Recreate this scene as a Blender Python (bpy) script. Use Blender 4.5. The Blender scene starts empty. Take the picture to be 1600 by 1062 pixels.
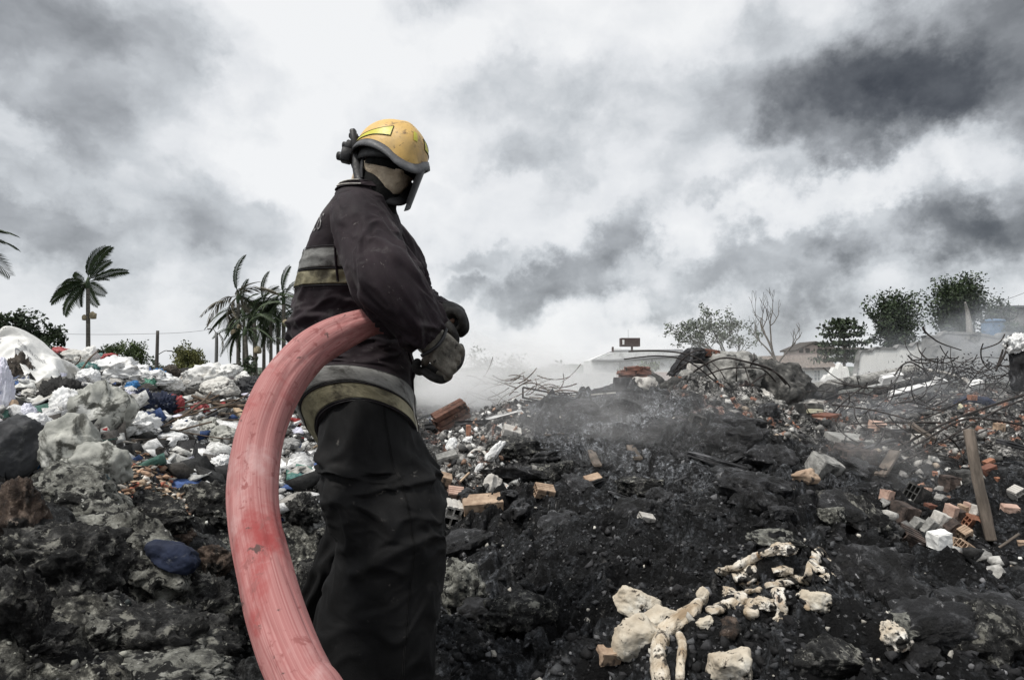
import bpy, bmesh, math, random
import numpy as np
from mathutils import Vector, Matrix, Euler
from mathutils.bvhtree import BVHTree

S = bpy.context.scene
COL = S.collection
R = math.radians

# ------------------------------------------------------------------ camera
F_PX, W_PX, H_PX = 953.0, 1600.0, 1062.0        # the photograph's own pixel frame
CAM_Z, PITCH = 1.10, R(2.64)
cam = bpy.data.cameras.new('camera')
cam.sensor_width = 36.0
cam.lens = 36.0 * F_PX / W_PX
cam.clip_start, cam.clip_end = 0.05, 5000
camo = bpy.data.objects.new('camera', cam)
camo.location = (0, 0, CAM_Z)
camo.rotation_euler = (R(90) + PITCH, 0, 0)
COL.objects.link(camo)
S.camera = camo
_cs, _sn = math.cos(PITCH), math.sin(PITCH)

def ray(px, py):
    v = (H_PX / 2 - py) / F_PX
    return Vector(((px - W_PX / 2) / F_PX, _cs - _sn * v, _sn + _cs * v))

def W(px, py, Y):
    """World point seen at photo pixel (px, py) at forward distance Y metres."""
    d = ray(px, py)
    return Vector((0, 0, CAM_Z)) + d * (Y / d.y)

# ------------------------------------------------------------------ sky, sun, exposure
SUN_EL, SUN_AZ = R(60), R(-128)                  # high, over the left shoulder, behind thin cloud
world = bpy.data.worlds.new('World')
S.world = world
world.use_nodes = True
world.cycles.sampling_method = 'MANUAL'
world.cycles.sample_map_resolution = 512
wn, wl = world.node_tree.nodes, world.node_tree.links
wn.clear()

def wnode(t, **kw):
    n = wn.new(t)
    for k, v in kw.items():
        if k in n.inputs.keys():
            n.inputs[k].default_value = v
        else:
            setattr(n, k, v)
    return n

def wmath(op, a, b=None, c=None):
    n = wn.new('ShaderNodeMath'); n.operation = op
    for i, q in enumerate((a, b, c)):
        if q is None: continue
        if hasattr(q, 'default_value') or hasattr(q, 'is_linked'): wl.new(q, n.inputs[i])
        else: n.inputs[i].default_value = q
    return n.outputs[0]

def wvec(op, a, b=None):
    n = wn.new('ShaderNodeVectorMath'); n.operation = op
    for i, q in enumerate((a, b)):
        if q is None: continue
        if hasattr(q, 'is_linked'): wl.new(q, n.inputs[i])
        else: n.inputs[i].default_value = q
    return n

tc = wn.new('ShaderNodeTexCoord')
dirv = wvec('NORMALIZE', tc.outputs['Generated']).outputs[0]
sep = wn.new('ShaderNodeSeparateXYZ'); wl.new(dirv, sep.inputs[0])
den = wmath('ADD', wmath('MAXIMUM', sep.outputs[2], 0.0), 0.16)
comb = wn.new('ShaderNodeCombineXYZ')
wl.new(wmath('DIVIDE', sep.outputs[0], den), comb.inputs[0])
wl.new(wmath('DIVIDE', sep.outputs[1], den), comb.inputs[1])
def wnoise(vec, scale, detail, rough, dist=0.0):
    n = wn.new('ShaderNodeTexNoise')
    n.inputs['Scale'].default_value = scale
    n.inputs['Detail'].default_value = detail
    n.inputs['Roughness'].default_value = rough
    n.inputs['Distortion'].default_value = dist
    wl.new(vec, n.inputs['Vector'])
    return n
warp_n = wnoise(dirv, 2.6, 2, 0.5)
warp = wvec('SCALE', wvec('SUBTRACT', warp_n.outputs['Color'], (0.5, 0.5, 0.5)).outputs[0]); warp.inputs['Scale'].default_value = 0.26
warp2_n = wnoise(dirv, 8.0, 6, 0.62)
warp2 = wvec('SCALE', wvec('SUBTRACT', warp2_n.outputs['Color'], (0.5, 0.5, 0.5)).outputs[0]); warp2.inputs['Scale'].default_value = 0.24
dw = wvec('ADD', wvec('ADD', dirv, warp.outputs[0]).outputs[0], warp2.outputs[0]).outputs[0]
st3 = wvec('MULTIPLY', dirv, (1.0, 1.0, 1.5)).outputs[0]
st4 = wvec('ADD', st3, wvec('MULTIPLY', warp2.outputs[0], (0.35, 0.35, 0.35)).outputs[0]).outputs[0]
n1 = wnoise(st4, 3.6, 3, 0.55, 0.0).outputs['Fac']
n2 = wnoise(st4, 10.0, 4, 0.6, 0.0).outputs['Fac']
n3 = wnoise(st4, 5.2, 1.0, 0.5, 0.0).outputs['Fac']
puff = wmath('MULTIPLY', wmath('SUBTRACT', wmath('ABSOLUTE', wmath('SUBTRACT', n3, 0.5)), 0.09), 0.8)
# cloud banks: bearing (deg, right +), elevation (deg), half width, half height (deg), thickness
def bank(px, py, rx, ry, s):
    return (px, py, rx, ry, s)
BANKS = [
    (1500, 45, 300, 140, .32), (1365, 165, 150, 120, .40), (1570, 60, 180, 170, .28), (1130, 90, 170, 90, .08),
    (1335, 262, 60, 50, .16), (1612, 312, 85, 95, .36), (1250, 425, 300, 75, .30), (1445, 365, 100, 80, .40),
    (1180, 305, 90, 45, .28), (860, 440, 170, 75, .48), (955, 350, 85, 75, .42), (690, 425, 60, 40, .30),
    (730, 365, 70, 30, .14), (780, 195, 300, 70, .12), (1010, 235, 260, 70, .10),
    (180, 120, 240, 150, .24), (50, 90, 140, 120, .12), (150, 300, 330, 100, .18), (60, 350, 170, 70, .20),
    (400, 330, 160, 90, .18), (280, 440, 190, 60, .14), (480, 290, 60, 40, .10),
    (560, 110, 240, 180, -.36), (900, 50, 280, 80, -.14), (25, 185, 70, 50, -.22), (850, 545, 380, 60, -.16), (740, 300, 160, 60, -.12), (1090, 330, 70, 60, -.16),
    (1010, 480, 220, 40, -.16), (1530, 245, 100, 70, -.12), (1270, 335, 140, 50, -.14),
]
tot = None
for (px, py, rx, ry, s) in BANKS:
    c = ray(px, py).normalized()
    az = math.atan2(c.x, c.y)
    k = c.length / F_PX * 0.93
    d = wvec('SUBTRACT', dw, tuple(c)).outputs[0]
    # rotate about z into the bank's own frame, then scale by its size
    rot = wn.new('ShaderNodeVectorRotate'); rot.rotation_type = 'Z_AXIS'; rot.inputs['Angle'].default_value = az
    wl.new(d, rot.inputs['Vector'])
    sc_ = wvec('MULTIPLY', rot.outputs[0], (1 / (rx * k), 0.8 / (rx * k), 1 / (ry * k))).outputs[0]
    ln = wvec('LENGTH', sc_).outputs['Value']
    mr = wn.new('ShaderNodeMapRange'); mr.interpolation_type = 'SMOOTHSTEP'
    mr.inputs['From Min'].default_value = 1.12; mr.inputs['From Max'].default_value = 0.40
    mr.inputs['To Min'].default_value = 0.0; mr.inputs['To Max'].default_value = s
    wl.new(ln, mr.inputs['Value'])
    tot = mr.outputs[0] if tot is None else wmath('ADD', tot, mr.outputs[0])
dens = wmath('ADD', wmath('ADD', wmath('MULTIPLY', wmath('SUBTRACT', n1, 0.5), 0.75),
             wmath('MULTIPLY', wmath('SUBTRACT', n2, 0.5), 0.45)), wmath('ADD', wmath('MULTIPLY', tot, 0.84), 0.195))
dens = wmath('ADD', dens, puff)
ramp = wn.new('ShaderNodeValToRGB')
cr = ramp.color_ramp
cr.elements[0].position = 0.0; cr.elements[0].color = (0.98, 0.99, 1.0, 1)
cr.elements[1].position = 1.0; cr.elements[1].color = (0.060, 0.064, 0.072, 1)
for p, c in ((0.20, (0.84, 0.86, 0.885)), (0.36, (0.63, 0.66, 0.69)), (0.52, (0.42, 0.44, 0.465)), (0.70, (0.235, 0.247, 0.262)), (0.87, (0.115, 0.122, 0.133))):
    e = cr.elements.new(p); e.color = (*c, 1)
wl.new(dens, ramp.inputs['Fac'])
nish = wn.new('ShaderNodeTexSky')
nish.sky_type = 'NISHITA'; nish.sun_disc = False
nish.sun_elevation = SUN_EL; nish.sun_rotation = SUN_AZ
nish.air_density = 1.0; nish.dust_density = 2.0
cl = wvec('SCALE', ramp.outputs['Color']); cl.inputs['Scale'].default_value = 6.9
mix = wn.new('ShaderNodeMix'); mix.data_type = 'RGBA'; mix.inputs['Factor'].default_value = 0.95
wl.new(nish.outputs['Color'], mix.inputs['A']); wl.new(cl.outputs[0], mix.inputs['B'])
bg = wn.new('ShaderNodeBackground'); bg.inputs['Strength'].default_value = 0.1
wo = wn.new('ShaderNodeOutputWorld')
wl.new(mix.outputs['Result'], bg.inputs['Color']); wl.new(bg.outputs[0], wo.inputs['Surface'])

sun = bpy.data.lights.new('sun', 'SUN')
sun.energy = 2.4; sun.angle = R(9); sun.color = (1.0, 0.965, 0.91)
suno = bpy.data.objects.new('sun', sun)
sd = Vector((math.cos(SUN_EL) * math.sin(SUN_AZ), math.cos(SUN_EL) * math.cos(SUN_AZ), math.sin(SUN_EL)))
suno.rotation_euler = sd.to_track_quat('Z', 'Y').to_euler()
suno.location = (0, 0, 30)
COL.objects.link(suno)

S.view_settings.view_transform = 'Standard'
S.view_settings.look = 'None'
S.view_settings.exposure = 0.45
S.view_settings.gamma = 1.0
S.view_settings.use_curve_mapping = False
S.render.engine = 'CYCLES'
S.cycles.use_denoising = True
S.cycles.max_bounces = 12
S.cycles.diffuse_bounces = 4
S.cycles.glossy_bounces = 3
S.cycles.volume_bounces = 10
S.cycles.transparent_max_bounces = 16
S.cycles.volume_step_rate = 2.0
S.cycles.volume_max_steps = 64

# ------------------------------------------------------------------ helpers
_G = np.array([[1,1,0],[-1,1,0],[1,-1,0],[-1,-1,0],[1,0,1],[-1,0,1],[1,0,-1],[-1,0,-1],[0,1,1],[0,-1,1],[0,1,-1],[0,-1,-1],[1,1,0],[-1,1,0],[0,-1,1],[0,-1,-1]], dtype=np.float32)

def perlin(p, seed=0):
    """Gradient noise, about -1..1, at an (n,3) array of points."""
    p = np.asarray(p, dtype=np.float64)
    i = np.floor(p).astype(np.int64)
    f = (p - i).astype(np.float32)
    u = f * f * f * (f * (f * 6 - 15) + 10)
    out = np.zeros(len(p), dtype=np.float32)
    for dx in (0, 1):
        wx = u[:, 0] if dx else 1 - u[:, 0]
        for dy in (0, 1):
            wy = u[:, 1] if dy else 1 - u[:, 1]
            for dz in (0, 1):
                wz = u[:, 2] if dz else 1 - u[:, 2]
                h = ((i[:, 0] + dx) * 73856093) ^ ((i[:, 1] + dy) * 19349663) ^ ((i[:, 2] + dz) * 83492791) ^ (seed * 2654435761)
                h = h & 0xffffffff
                h = ((h ^ (h >> 13)) * 0x5bd1e995) & 0xffffffff
                h = h ^ (h >> 15)
                g = _G[h & 15]
                out += wx * wy * wz * (g[:, 0] * (f[:, 0] - dx) + g[:, 1] * (f[:, 1] - dy) + g[:, 2] * (f[:, 2] - dz))
    return out

def fbm(p, octv=4, gain=0.5, lac=2.03, seed=0, billow=False):
    a, s, out = 1.0, np.asarray(p, dtype=np.float64).copy(), 0
    for k in range(octv):
        n = perlin(s, seed + k * 17)
        out = out + a * (np.abs(n) * 2 - 0.5 if billow else n)
        s = s * lac + 3.7
        a *= gain
    return out

def crom(keys, t):
    """Catmull-Rom through keys (n,k) at t in 0..n-1 (array)."""
    keys = np.asarray(keys, dtype=float)
    n = len(keys)
    t = np.clip(np.asarray(t, dtype=float), 0, n - 1 - 1e-9)
    i = np.floor(t).astype(int); f = (t - i)[:, None]
    k0, k1, k2, k3 = keys[np.maximum(i - 1, 0)], keys[i], keys[np.minimum(i + 1, n - 1)], keys[np.minimum(i + 2, n - 1)]
    return 0.5 * ((2 * k1) + (-k0 + k2) * f + (2 * k0 - 5 * k1 + 4 * k2 - k3) * f * f + (-k0 + 3 * k1 - 3 * k2 + k3) * f ** 3)

class MB:
    """Collects shapes; build() links them as ONE mesh object."""
    def __init__(s):
        s.v, s.f, s.c, s.r, s.n, s.mi = [], [], [], [], 0, []
    def add(s, v, f, col=None, rest=None, mi=0):
        v = np.asarray(v, dtype=np.float32).reshape(-1, 3)
        s.v.append(v)
        s.f.extend([tuple(int(a) + s.n for a in q) for q in f])
        s.mi.extend([mi] * len(f))
        c = np.ones((len(v), 4), dtype=np.float32)
        if col is not None:
            c[:, :3] = np.asarray(col, dtype=np.float32)
        s.c.append(c)
        s.r.append(v.copy() if rest is None else np.asarray(rest, dtype=np.float32).reshape(-1, 3))
        s.n += len(v)
        return s
    def mesh(s, name, mats, smooth=True):
        me = bpy.data.meshes.new(name)
        v = np.concatenate(s.v) if s.v else np.zeros((0, 3))
        me.from_pydata(v.tolist(), [], s.f)
        for m in (mats if isinstance(mats, (list, tuple)) else [mats]):
            me.materials.append(m)
        if smooth:
            me.polygons.foreach_set('use_smooth', np.ones(len(me.polygons), dtype=bool))
        if any(s.mi):
            me.polygons.foreach_set('material_index', np.array(s.mi, dtype=np.int32))
        a = me.attributes.new('col', 'FLOAT_COLOR', 'POINT'); a.data.foreach_set('color', np.concatenate(s.c).ravel())
        a = me.attributes.new('rest', 'FLOAT_VECTOR', 'POINT'); a.data.foreach_set('vector', np.concatenate(s.r).ravel())
        me.update()
        return me
    def build(s, name, mats, parent=None, loc=None, smooth=True, rot=None):
        return link(name, s.mesh(name, mats, smooth), parent, loc, rot)

def link(name, data, parent=None, loc=None, rot=None):
    o = bpy.data.objects.new(name, data)
    COL.objects.link(o)
    if loc is not None: o.location = loc
    if rot is not None: o.rotation_euler = rot
    if parent is not None: o.parent = parent
    return o

def tag(o, label=None, cat=None, group=None, kind=None):
    if label: o['label'] = label
    if cat: o['category'] = cat
    if group: o['group'] = group
    if kind: o['kind'] = kind
    return o

def empty(name, loc, label, cat, group=None, rot=None):
    o = bpy.data.objects.new(name, None)
    o.empty_display_size = 0.1
    COL.objects.link(o)
    o.location = loc
    if rot is not None: o.rotation_euler = rot
    return tag(o, label, cat, group)

def copy_thing(o, loc, rot=None, scale=None, label=None):
    c = o.copy(); COL.objects.link(c)
    c.location = loc
    if rot is not None: c.rotation_euler = rot
    if scale is not None: c.scale = scale if hasattr(scale, '__len__') else (scale,) * 3
    if label: c['label'] = label
    for ch in o.children:
        d = ch.copy(); COL.objects.link(d); d.parent = c
        for g in ch.children:
            e = g.copy(); COL.objects.link(e); e.parent = d
    return c

# ---- shape generators: all return (verts, faces[, rest])
def grid_faces(nu, nv, wrap_v=False):
    f = []
    for i in range(nu - 1):
        for j in range(nv if wrap_v else nv - 1):
            j2 = (j + 1) % nv
            f.append((i * nv + j, i * nv + j2, (i + 1) * nv + j2, (i + 1) * nv + j))
    return f

def tube(path, rad, ns=10, sub=4, caps=True, up=Vector((0, 0, 1)), disp=None, flat=1.0):
    """Swept round tube through path points; rad scalar or per point; flat squashes the second axis (scalar or per point)."""
    path = np.array([tuple(p) for p in path], dtype=float)
    n = len(path)
    rad = np.full(n, rad, dtype=float) if np.isscalar(rad) else np.array(rad, dtype=float)
    flt = np.full(n, flat, dtype=float) if np.isscalar(flat) else np.array(flat, dtype=float)
    m = max(2, (n - 1) * sub + 1)
    t = np.linspace(0, n - 1, m)
    P = crom(np.column_stack([path, rad, flt]), t)
    pts, rr, fl = P[:, :3], np.maximum(P[:, 3], 1e-4), P[:, 4]
    tan = np.gradient(pts, axis=0); tan /= np.linalg.norm(tan, axis=1)[:, None] + 1e-9
    nrm = np.zeros_like(tan)
    a = np.cross(tan[0], np.array(up)); 
    if np.linalg.norm(a) < 1e-3: a = np.cross(tan[0], np.array((1.0, 0, 0)))
    nrm[0] = a / np.linalg.norm(a)
    for i in range(1, m):
        q = nrm[i - 1] - tan[i] * np.dot(nrm[i - 1], tan[i])
        nrm[i] = q / (np.linalg.norm(q) + 1e-9)
    bi = np.cross(tan, nrm)
    ph = np.linspace(0, 2 * math.pi, ns, endpoint=False)
    s = np.concatenate([[0], np.cumsum(np.linalg.norm(np.diff(pts, axis=0), axis=1))])
    c_, s_ = np.cos(ph), np.sin(ph)
    rest = np.stack([rr[:, None] * c_[None], rr[:, None] * s_[None], np.repeat(s[:, None], ns, 1)], -1)
    rad2 = np.repeat(rr[:, None], ns, 1)
    if disp is not None:
        rad2 = rad2 + disp(rest.reshape(-1, 3)).reshape(m, ns)
    v = pts[:, None, :] + rad2[..., None] * (c_[None, :, None] * nrm[:, None, :] + (s_[None, :] * fl[:, None])[..., None] * bi[:, None, :])
    f = grid_faces(m, ns, True)
    v = v.reshape(-1, 3); rest = rest.reshape(-1, 3)
    if caps:
        k = len(v)
        v = np.vstack([v, pts[0], pts[-1]]); rest = np.vstack([rest, [0, 0, 0], [0, 0, s[-1]]])
        for j in range(ns):
            j2 = (j + 1) % ns
            f.append((k, j2, j)); f.append((k + 1, (m - 1) * ns + j, (m - 1) * ns + j2))
    return v, f, rest

_ICO = {}
def ico(sub):
    if sub not in _ICO:
        b = bmesh.new(); bmesh.ops.create_icosphere(b, subdivisions=sub, radius=1)
        b.verts.ensure_lookup_table()
        _ICO[sub] = (np.array([tuple(v.co) for v in b.verts]), [tuple(v.index for v in f.verts) for f in b.faces])
        b.free()
    return _ICO[sub]

def rock(size, seed, sub=4, rough=0.22, cuts=9, fine=0.05, billow=0.0):
    """Angular stone: a ball cut by random planes, then roughened."""
    rs = np.random.RandomState(seed)
    v, f = ico(sub)
    v = v.copy()
    for _ in range(cuts):
        n = rs.normal(size=3); n /= np.linalg.norm(n)
        d = rs.uniform(0.52, 0.85)
        k = v @ n
        v -= np.maximum(k - d, 0)[:, None] * n * 0.92
    off = rs.uniform(0, 50, 3)
    v = v * (1 + rough * fbm(v * 1.3 + off, 3, seed=seed)[:, None] + fine * fbm(v * 5 + off, 3, seed=seed + 5)[:, None] + fine * .45 * fbm(v * 15 + off, 3, .6, seed=seed + 6)[:, None])
    if billow:
        v = v * (1 + billow * fbm(v * 2.6 + off, 4, 0.55, seed=seed + 9, billow=True)[:, None])
    return v * np.asarray(size) / 2 / 0.8, f

def lump(size, seed, sub=5, fold=0.16, scale=2.2, stretch=(1, 1, 1), sag=0.25, knots=0.1):
    """Crumpled sack, bag or cloth heap: a soft ball with sharp creases, settled on its base."""
    rs = np.random.RandomState(seed)
    v, f = ico(sub)
    off = rs.uniform(0, 60, 3)
    qm = np.linalg.qr(rs.normal(size=(3, 3)))[0]           # creases run along one direction of the cloth
    p = (v @ qm) * np.array((1.55, 1.25, .50)) * np.asarray(stretch) * scale + off
    wv = np.stack([fbm(p * 0.6 + 9 * k, 2, seed=seed + k) for k in range(3)], -1) * 0.9
    cre = 1 - np.abs(perlin((p + wv) * 1.0, seed + 3)) * 2
    cre2 = 1 - np.abs(perlin((p + wv) * 2.3 + 7, seed + 4)) * 2
    cre3 = 1 - np.abs(perlin((p + wv) * 5.0 + 3, seed + 6)) * 2
    d = 1 + 0.30 * fbm(v * 1.0 + off, 2, seed=seed + 1) + fold * (cre ** 3 - .3) + fold * 0.50 * (cre2 ** 3 - .3) + fold * 0.22 * (cre3 ** 3 - .3)
    v = v * d[:, None]
    z = v[:, 2]
    v[:, 2] = np.where(z < -0.45, -0.45 + (z + 0.45) * sag, z)
    return v * np.asarray(size) / 2, f

def box(sx, sy, sz, bev=0.0, seed=None, jit=0.0, nx=1, ny=1, nz=1):
    """Box centred at the origin; bev chamfers its edges; jit roughens its corners."""
    b = bmesh.new()
    bmesh.ops.create_cube(b, size=1)
    bmesh.ops.scale(b, vec=(sx, sy, sz), verts=b.verts)
    if bev: bmesh.ops.bevel(b, geom=list(b.edges), offset=bev, segments=1, affect='EDGES')
    if jit:
        bmesh.ops.subdivide_edges(b, edges=list(b.edges), cuts=2, use_grid_fill=True)
        rs = np.random.RandomState(seed or 1)
        for v in b.verts: v.co += Vector(rs.normal(size=3) * jit)
    b.verts.ensure_lookup_table()
    out = (np.array([tuple(v.co) for v in b.verts]), [tuple(v.index for v in f.verts) for f in b.faces])
    b.free()
    return out

def xf(v, loc=(0, 0, 0), rot=None, scale=None):
    v = np.asarray(v, dtype=float)
    if scale is not None: v = v * np.asarray(scale)
    if rot is not None:
        m = np.array(rot if isinstance(rot, Matrix) else Euler(rot).to_matrix())
        v = v @ m.T
    return v + np.asarray(tuple(loc))

# ------------------------------------------------------------------ materials
def mat(name, ramp_cols, scale=6.0, detail=6, rough=(0.7, 0.95), bump=0.3, bscale=None, coord='Object', dist=0.0, attr=False,
        stain=None, spec=0.4, metal=0.0, stretch=(1, 1, 1), nrough=0.6, bdist=0.02, sheen=0.0, hole=False):
    """Procedural surface: noise through a colour ramp, optional second stain layer, noise roughness and bump.
    ramp_cols: [(pos, (r, g, b)), ...]; stain: (colour, scale, lo, hi)."""
    m = bpy.data.materials.new(name); m.use_nodes = True
    nt = m.node_tree; nd, lk = nt.nodes, nt.links
    bs = nd['Principled BSDF']
    if coord == 'rest':
        a = nd.new('ShaderNodeAttribute'); a.attribute_name = 'rest'; vec = a.outputs['Vector']
    else:
        t = nd.new('ShaderNodeTexCoord'); vec = t.outputs[coord]
    mp = nd.new('ShaderNodeMapping'); mp.inputs['Scale'].default_value = stretch
    lk.new(vec, mp.inputs['Vector']); vec = mp.outputs[0]
    rawv = nd.new('ShaderNodeMapping'); lk.new(mp.inputs['Vector'].links[0].from_socket, rawv.inputs['Vector'])
    def nz(sc, de, ro=nrough, di=dist, iso=False):
        n = nd.new('ShaderNodeTexNoise'); n.inputs['Scale'].default_value = sc; n.inputs['Detail'].default_value = de
        n.inputs['Roughness'].default_value = ro; n.inputs['Distortion'].default_value = di
        lk.new(rawv.outputs[0] if iso else vec, n.inputs['Vector']); return n.outputs['Fac']
    base = nz(scale, detail)
    ramp_cols = [(min(1, max(0, .5 + (p_ - .5) * .62)), c_) for p_, c_ in ramp_cols]     # the noise keeps close to one half
    rp = nd.new('ShaderNodeValToRGB'); c = rp.color_ramp
    c.elements[0].position = ramp_cols[0][0]; c.elements[0].color = (*ramp_cols[0][1], 1)
    c.elements[1].position = ramp_cols[-1][0]; c.elements[1].color = (*ramp_cols[-1][1], 1)
    for p, q in ramp_cols[1:-1]:
        e = c.elements.new(p); e.color = (*q, 1)
    lk.new(base, rp.inputs['Fac'])
    colr = rp.outputs['Color']
    def mixc(blend, fac, a, b):
        x = nd.new('ShaderNodeMix'); x.data_type = 'RGBA'; x.blend_type = blend
        if hasattr(fac, 'is_linked'): lk.new(fac, x.inputs['Factor'])
        else: x.inputs['Factor'].default_value = fac
        lk.new(a, x.inputs['A'])
        if hasattr(b, 'is_linked'): lk.new(b, x.inputs['B'])
        else: x.inputs['B'].default_value = (*b, 1)
        return x.outputs['Result']
    if attr:
        a = nd.new('ShaderNodeAttribute'); a.attribute_name = 'col'
        colr = mixc('MULTIPLY', 1.0, colr, a.outputs['Color'])
    for st in ([stain] if stain and not isinstance(stain, list) else stain or []):
        sc, (lo, hi) = st[1], st[2:4]
        mr = nd.new('ShaderNodeMapRange'); mr.interpolation_type = 'SMOOTHSTEP'
        mr.inputs['From Min'].default_value = .5 + (lo - .5) * .68; mr.inputs['From Max'].default_value = .5 + (hi - .5) * .68
        lk.new(nz(sc, 8, 0.65, 0.4, len(st) > 4), mr.inputs['Value'])
        colr = mixc('MIX', mr.outputs[0], colr, st[0])
    lk.new(colr, bs.inputs['Base Color'])
    mr = nd.new('ShaderNodeMapRange'); mr.inputs['From Min'].default_value = 0.3; mr.inputs['From Max'].default_value = 0.7
    mr.inputs['To Min'].default_value, mr.inputs['To Max'].default_value = rough
    lk.new(nz(scale * 2.3, 4), mr.inputs['Value']); lk.new(mr.outputs[0], bs.inputs['Roughness'])
    bs.inputs['Specular IOR Level'].default_value = spec
    bs.inputs['Metallic'].default_value = metal
    if sheen: bs.inputs['Sheen Weight'].default_value = sheen
    if bump:
        b = nd.new('ShaderNodeBump'); b.inputs['Strength'].default_value = bump; b.inputs['Distance'].default_value = bdist
        lk.new(nz(bscale or scale * 4, 8), b.inputs['Height']); lk.new(b.outputs[0], bs.inputs['Normal'])
    return m

# ------------------------------------------------------------------ the ground: one sheet from the camera's feet to the horizon
CTRL = [  # surveyed spots: photo pixel and forward distance, turned into world points
    # burnt mound, near to far
    (560, 1130, 1.9), (700, 1062, 2.2), (900, 1062, 1.95), (1100, 1062, 1.75), (1300, 1062, 1.75), (1500, 1062, 1.8), (1600, 1062, 1.8),
    (700, 985, 2.7), (900, 985, 2.3), (1080, 985, 2.05), (1290, 985, 2.05), (1450, 1000, 2.1), (1590, 980, 2.3),
    (740, 900, 3.3), (880, 905, 3.0), (980, 900, 2.75), (1120, 880, 2.65), (1260, 880, 2.55), (1400, 915, 2.6), (1560, 920, 2.8),
    (700, 820, 4.1), (850, 800, 4.2), (1000, 800, 4.1), (1130, 800, 3.5), (1260, 790, 3.3), (1370, 830, 3.1),
    (1440, 870, 3.6), (1540, 870, 3.6), (1420, 800, 4.3), (1530, 800, 4.3), (1600, 830, 4.0),
    (740, 740, 5.2), (860, 715, 5.4), (1000, 715, 5.4), (1130, 725, 5.0), (1240, 740, 4.7), (1340, 760, 4.9), (1440, 740, 5.6), (1560, 720, 5.6),
    (700, 690, 7.2), (800, 662, 7.0), (900, 648, 7.0), (1000, 640, 7.0), (1100, 640, 6.6), (1190, 665, 6.4), (1290, 700, 6.1), (1420, 690, 7.0), (1560, 668, 7.2),
    (700, 662, 9.0), (800, 636, 8.6), (900, 622, 8.3), (975, 612, 8.2), (1080, 598, 8.2), (1170, 606, 8.2), (1240, 660, 8.4), (1330, 655, 9.0), (1450, 645, 9.5), (1580, 625, 9.5),
    (700, 652, 12), (850, 640, 12), (1000, 638, 11.5), (1120, 632, 11), (1280, 630, 12), (1420, 618, 13), (1560, 600, 13), (1350, 612, 17), (1500, 596, 17),
    (700, 632, 18), (900, 622, 18), (1100, 620, 18), (800, 612, 28), (1200, 612, 24), (1500, 600, 24),
    # waste heap on the left
    (30, 1062, 1.25), (200, 1062, 1.45), (360, 1062, 1.75), (470, 1062, 1.95),
    (0, 960, 1.3), (120, 950, 1.55), (260, 960, 1.9), (360, 950, 2.3), (470, 960, 2.6),
    (20, 840, 1.6), (120, 800, 1.85), (230, 850, 2.2), (330, 860, 2.7), (450, 870, 3.2),
    (0, 730, 2.1), (90, 745, 2.4), (200, 790, 2.9), (310, 770, 3.6), (430, 790, 4.0), (560, 800, 3.8),
    (20, 660, 3.3), (110, 690, 3.5), (220, 715, 4.2), (310, 705, 4.8), (400, 715, 5.2), (470, 720, 5.4), (600, 720, 5.4),
    (60, 620, 4.6), (150, 640, 5.0), (250, 655, 5.8), (350, 665, 6.4), (460, 685, 6.8),
    (20, 570, 5.6), (120, 590, 6.8), (200, 603, 7.6), (300, 618, 8.2), (400, 625, 8.6), (500, 665, 8.6), (600, 670, 8.6),
    (-60, 540, 6.6), (40, 548, 8.4), (120, 565, 9.2), (220, 583, 10), (320, 592, 10.5), (420, 598, 10.8), (520, 640, 11),
    (20, 590, 13), (150, 590, 13.5), (300, 602, 14), (450, 606, 15), (560, 625, 16), (150, 592, 24), (400, 592, 24),
]
cp = np.array([tuple(W(*c)) for c in CTRL])
extra = []
for th in np.linspace(-math.pi, math.pi, 17)[:-1]:
    if abs(th) > 0.95:
        for rr_, zz in ((1.0, -0.05), (2.5, 0.0), (6, 0.05), (14, 0.1)): extra.append((rr_ * math.sin(th), rr_ * math.cos(th), zz))
for th in np.linspace(-0.9, 0.9, 7): extra.append((0.75 * math.sin(th), 0.75 * math.cos(th), -0.10))
for th in np.linspace(-math.pi, math.pi, 13)[:-1]:
    for rr_, zz in ((45, -1.1), (80, -2.2)): extra.append((rr_ * math.sin(th), rr_ * math.cos(th), zz))
cp = np.vstack([cp, extra])

def _uv(x, y):
    r = np.maximum(np.hypot(x, y), 0.6)
    th = np.arctan2(x, y)
    return np.stack([np.sin(th) * 2.2, np.cos(th) * 1.4, np.log(r) * 1.1], -1)
def _phi(a, b):
    d = np.linalg.norm(a[:, None, :] - b[None, :, :], axis=-1)
    return d                                   # biharmonic in three dimensions
_cu = _uv(cp[:, 0], cp[:, 1])
_A = _phi(_cu, _cu) - np.eye(len(_cu)) * 0.012
_P = np.hstack([np.ones((len(_cu), 1)), _cu])
_M = np.block([[_A, _P], [_P.T, np.zeros((4, 4))]])
_sol = np.linalg.solve(_M + np.eye(len(_M)) * 1e-9, np.concatenate([cp[:, 2], np.zeros(4)]))
_w, _lin = _sol[:-4], _sol[-4:]
def base_z(x, y):
    x = np.asarray(x, dtype=float).ravel(); y = np.asarray(y, dtype=float).ravel()
    out = np.empty(len(x))
    for a in range(0, len(x), 60000):
        u = _uv(x[a:a + 60000], y[a:a + 60000])
        out[a:a + 60000] = _phi(u, _cu) @ _w + _lin[0] + u @ _lin[1:]
    r = np.hypot(x, y)
    k = np.clip((r - 50) / 40, 0, 1)
    return out * (1 - k) + (-2.2) * k

def smooth(a, lo, hi):
    t = np.clip((a - lo) / (hi - lo), 0, 1)
    return t * t * (3 - 2 * t)

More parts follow.
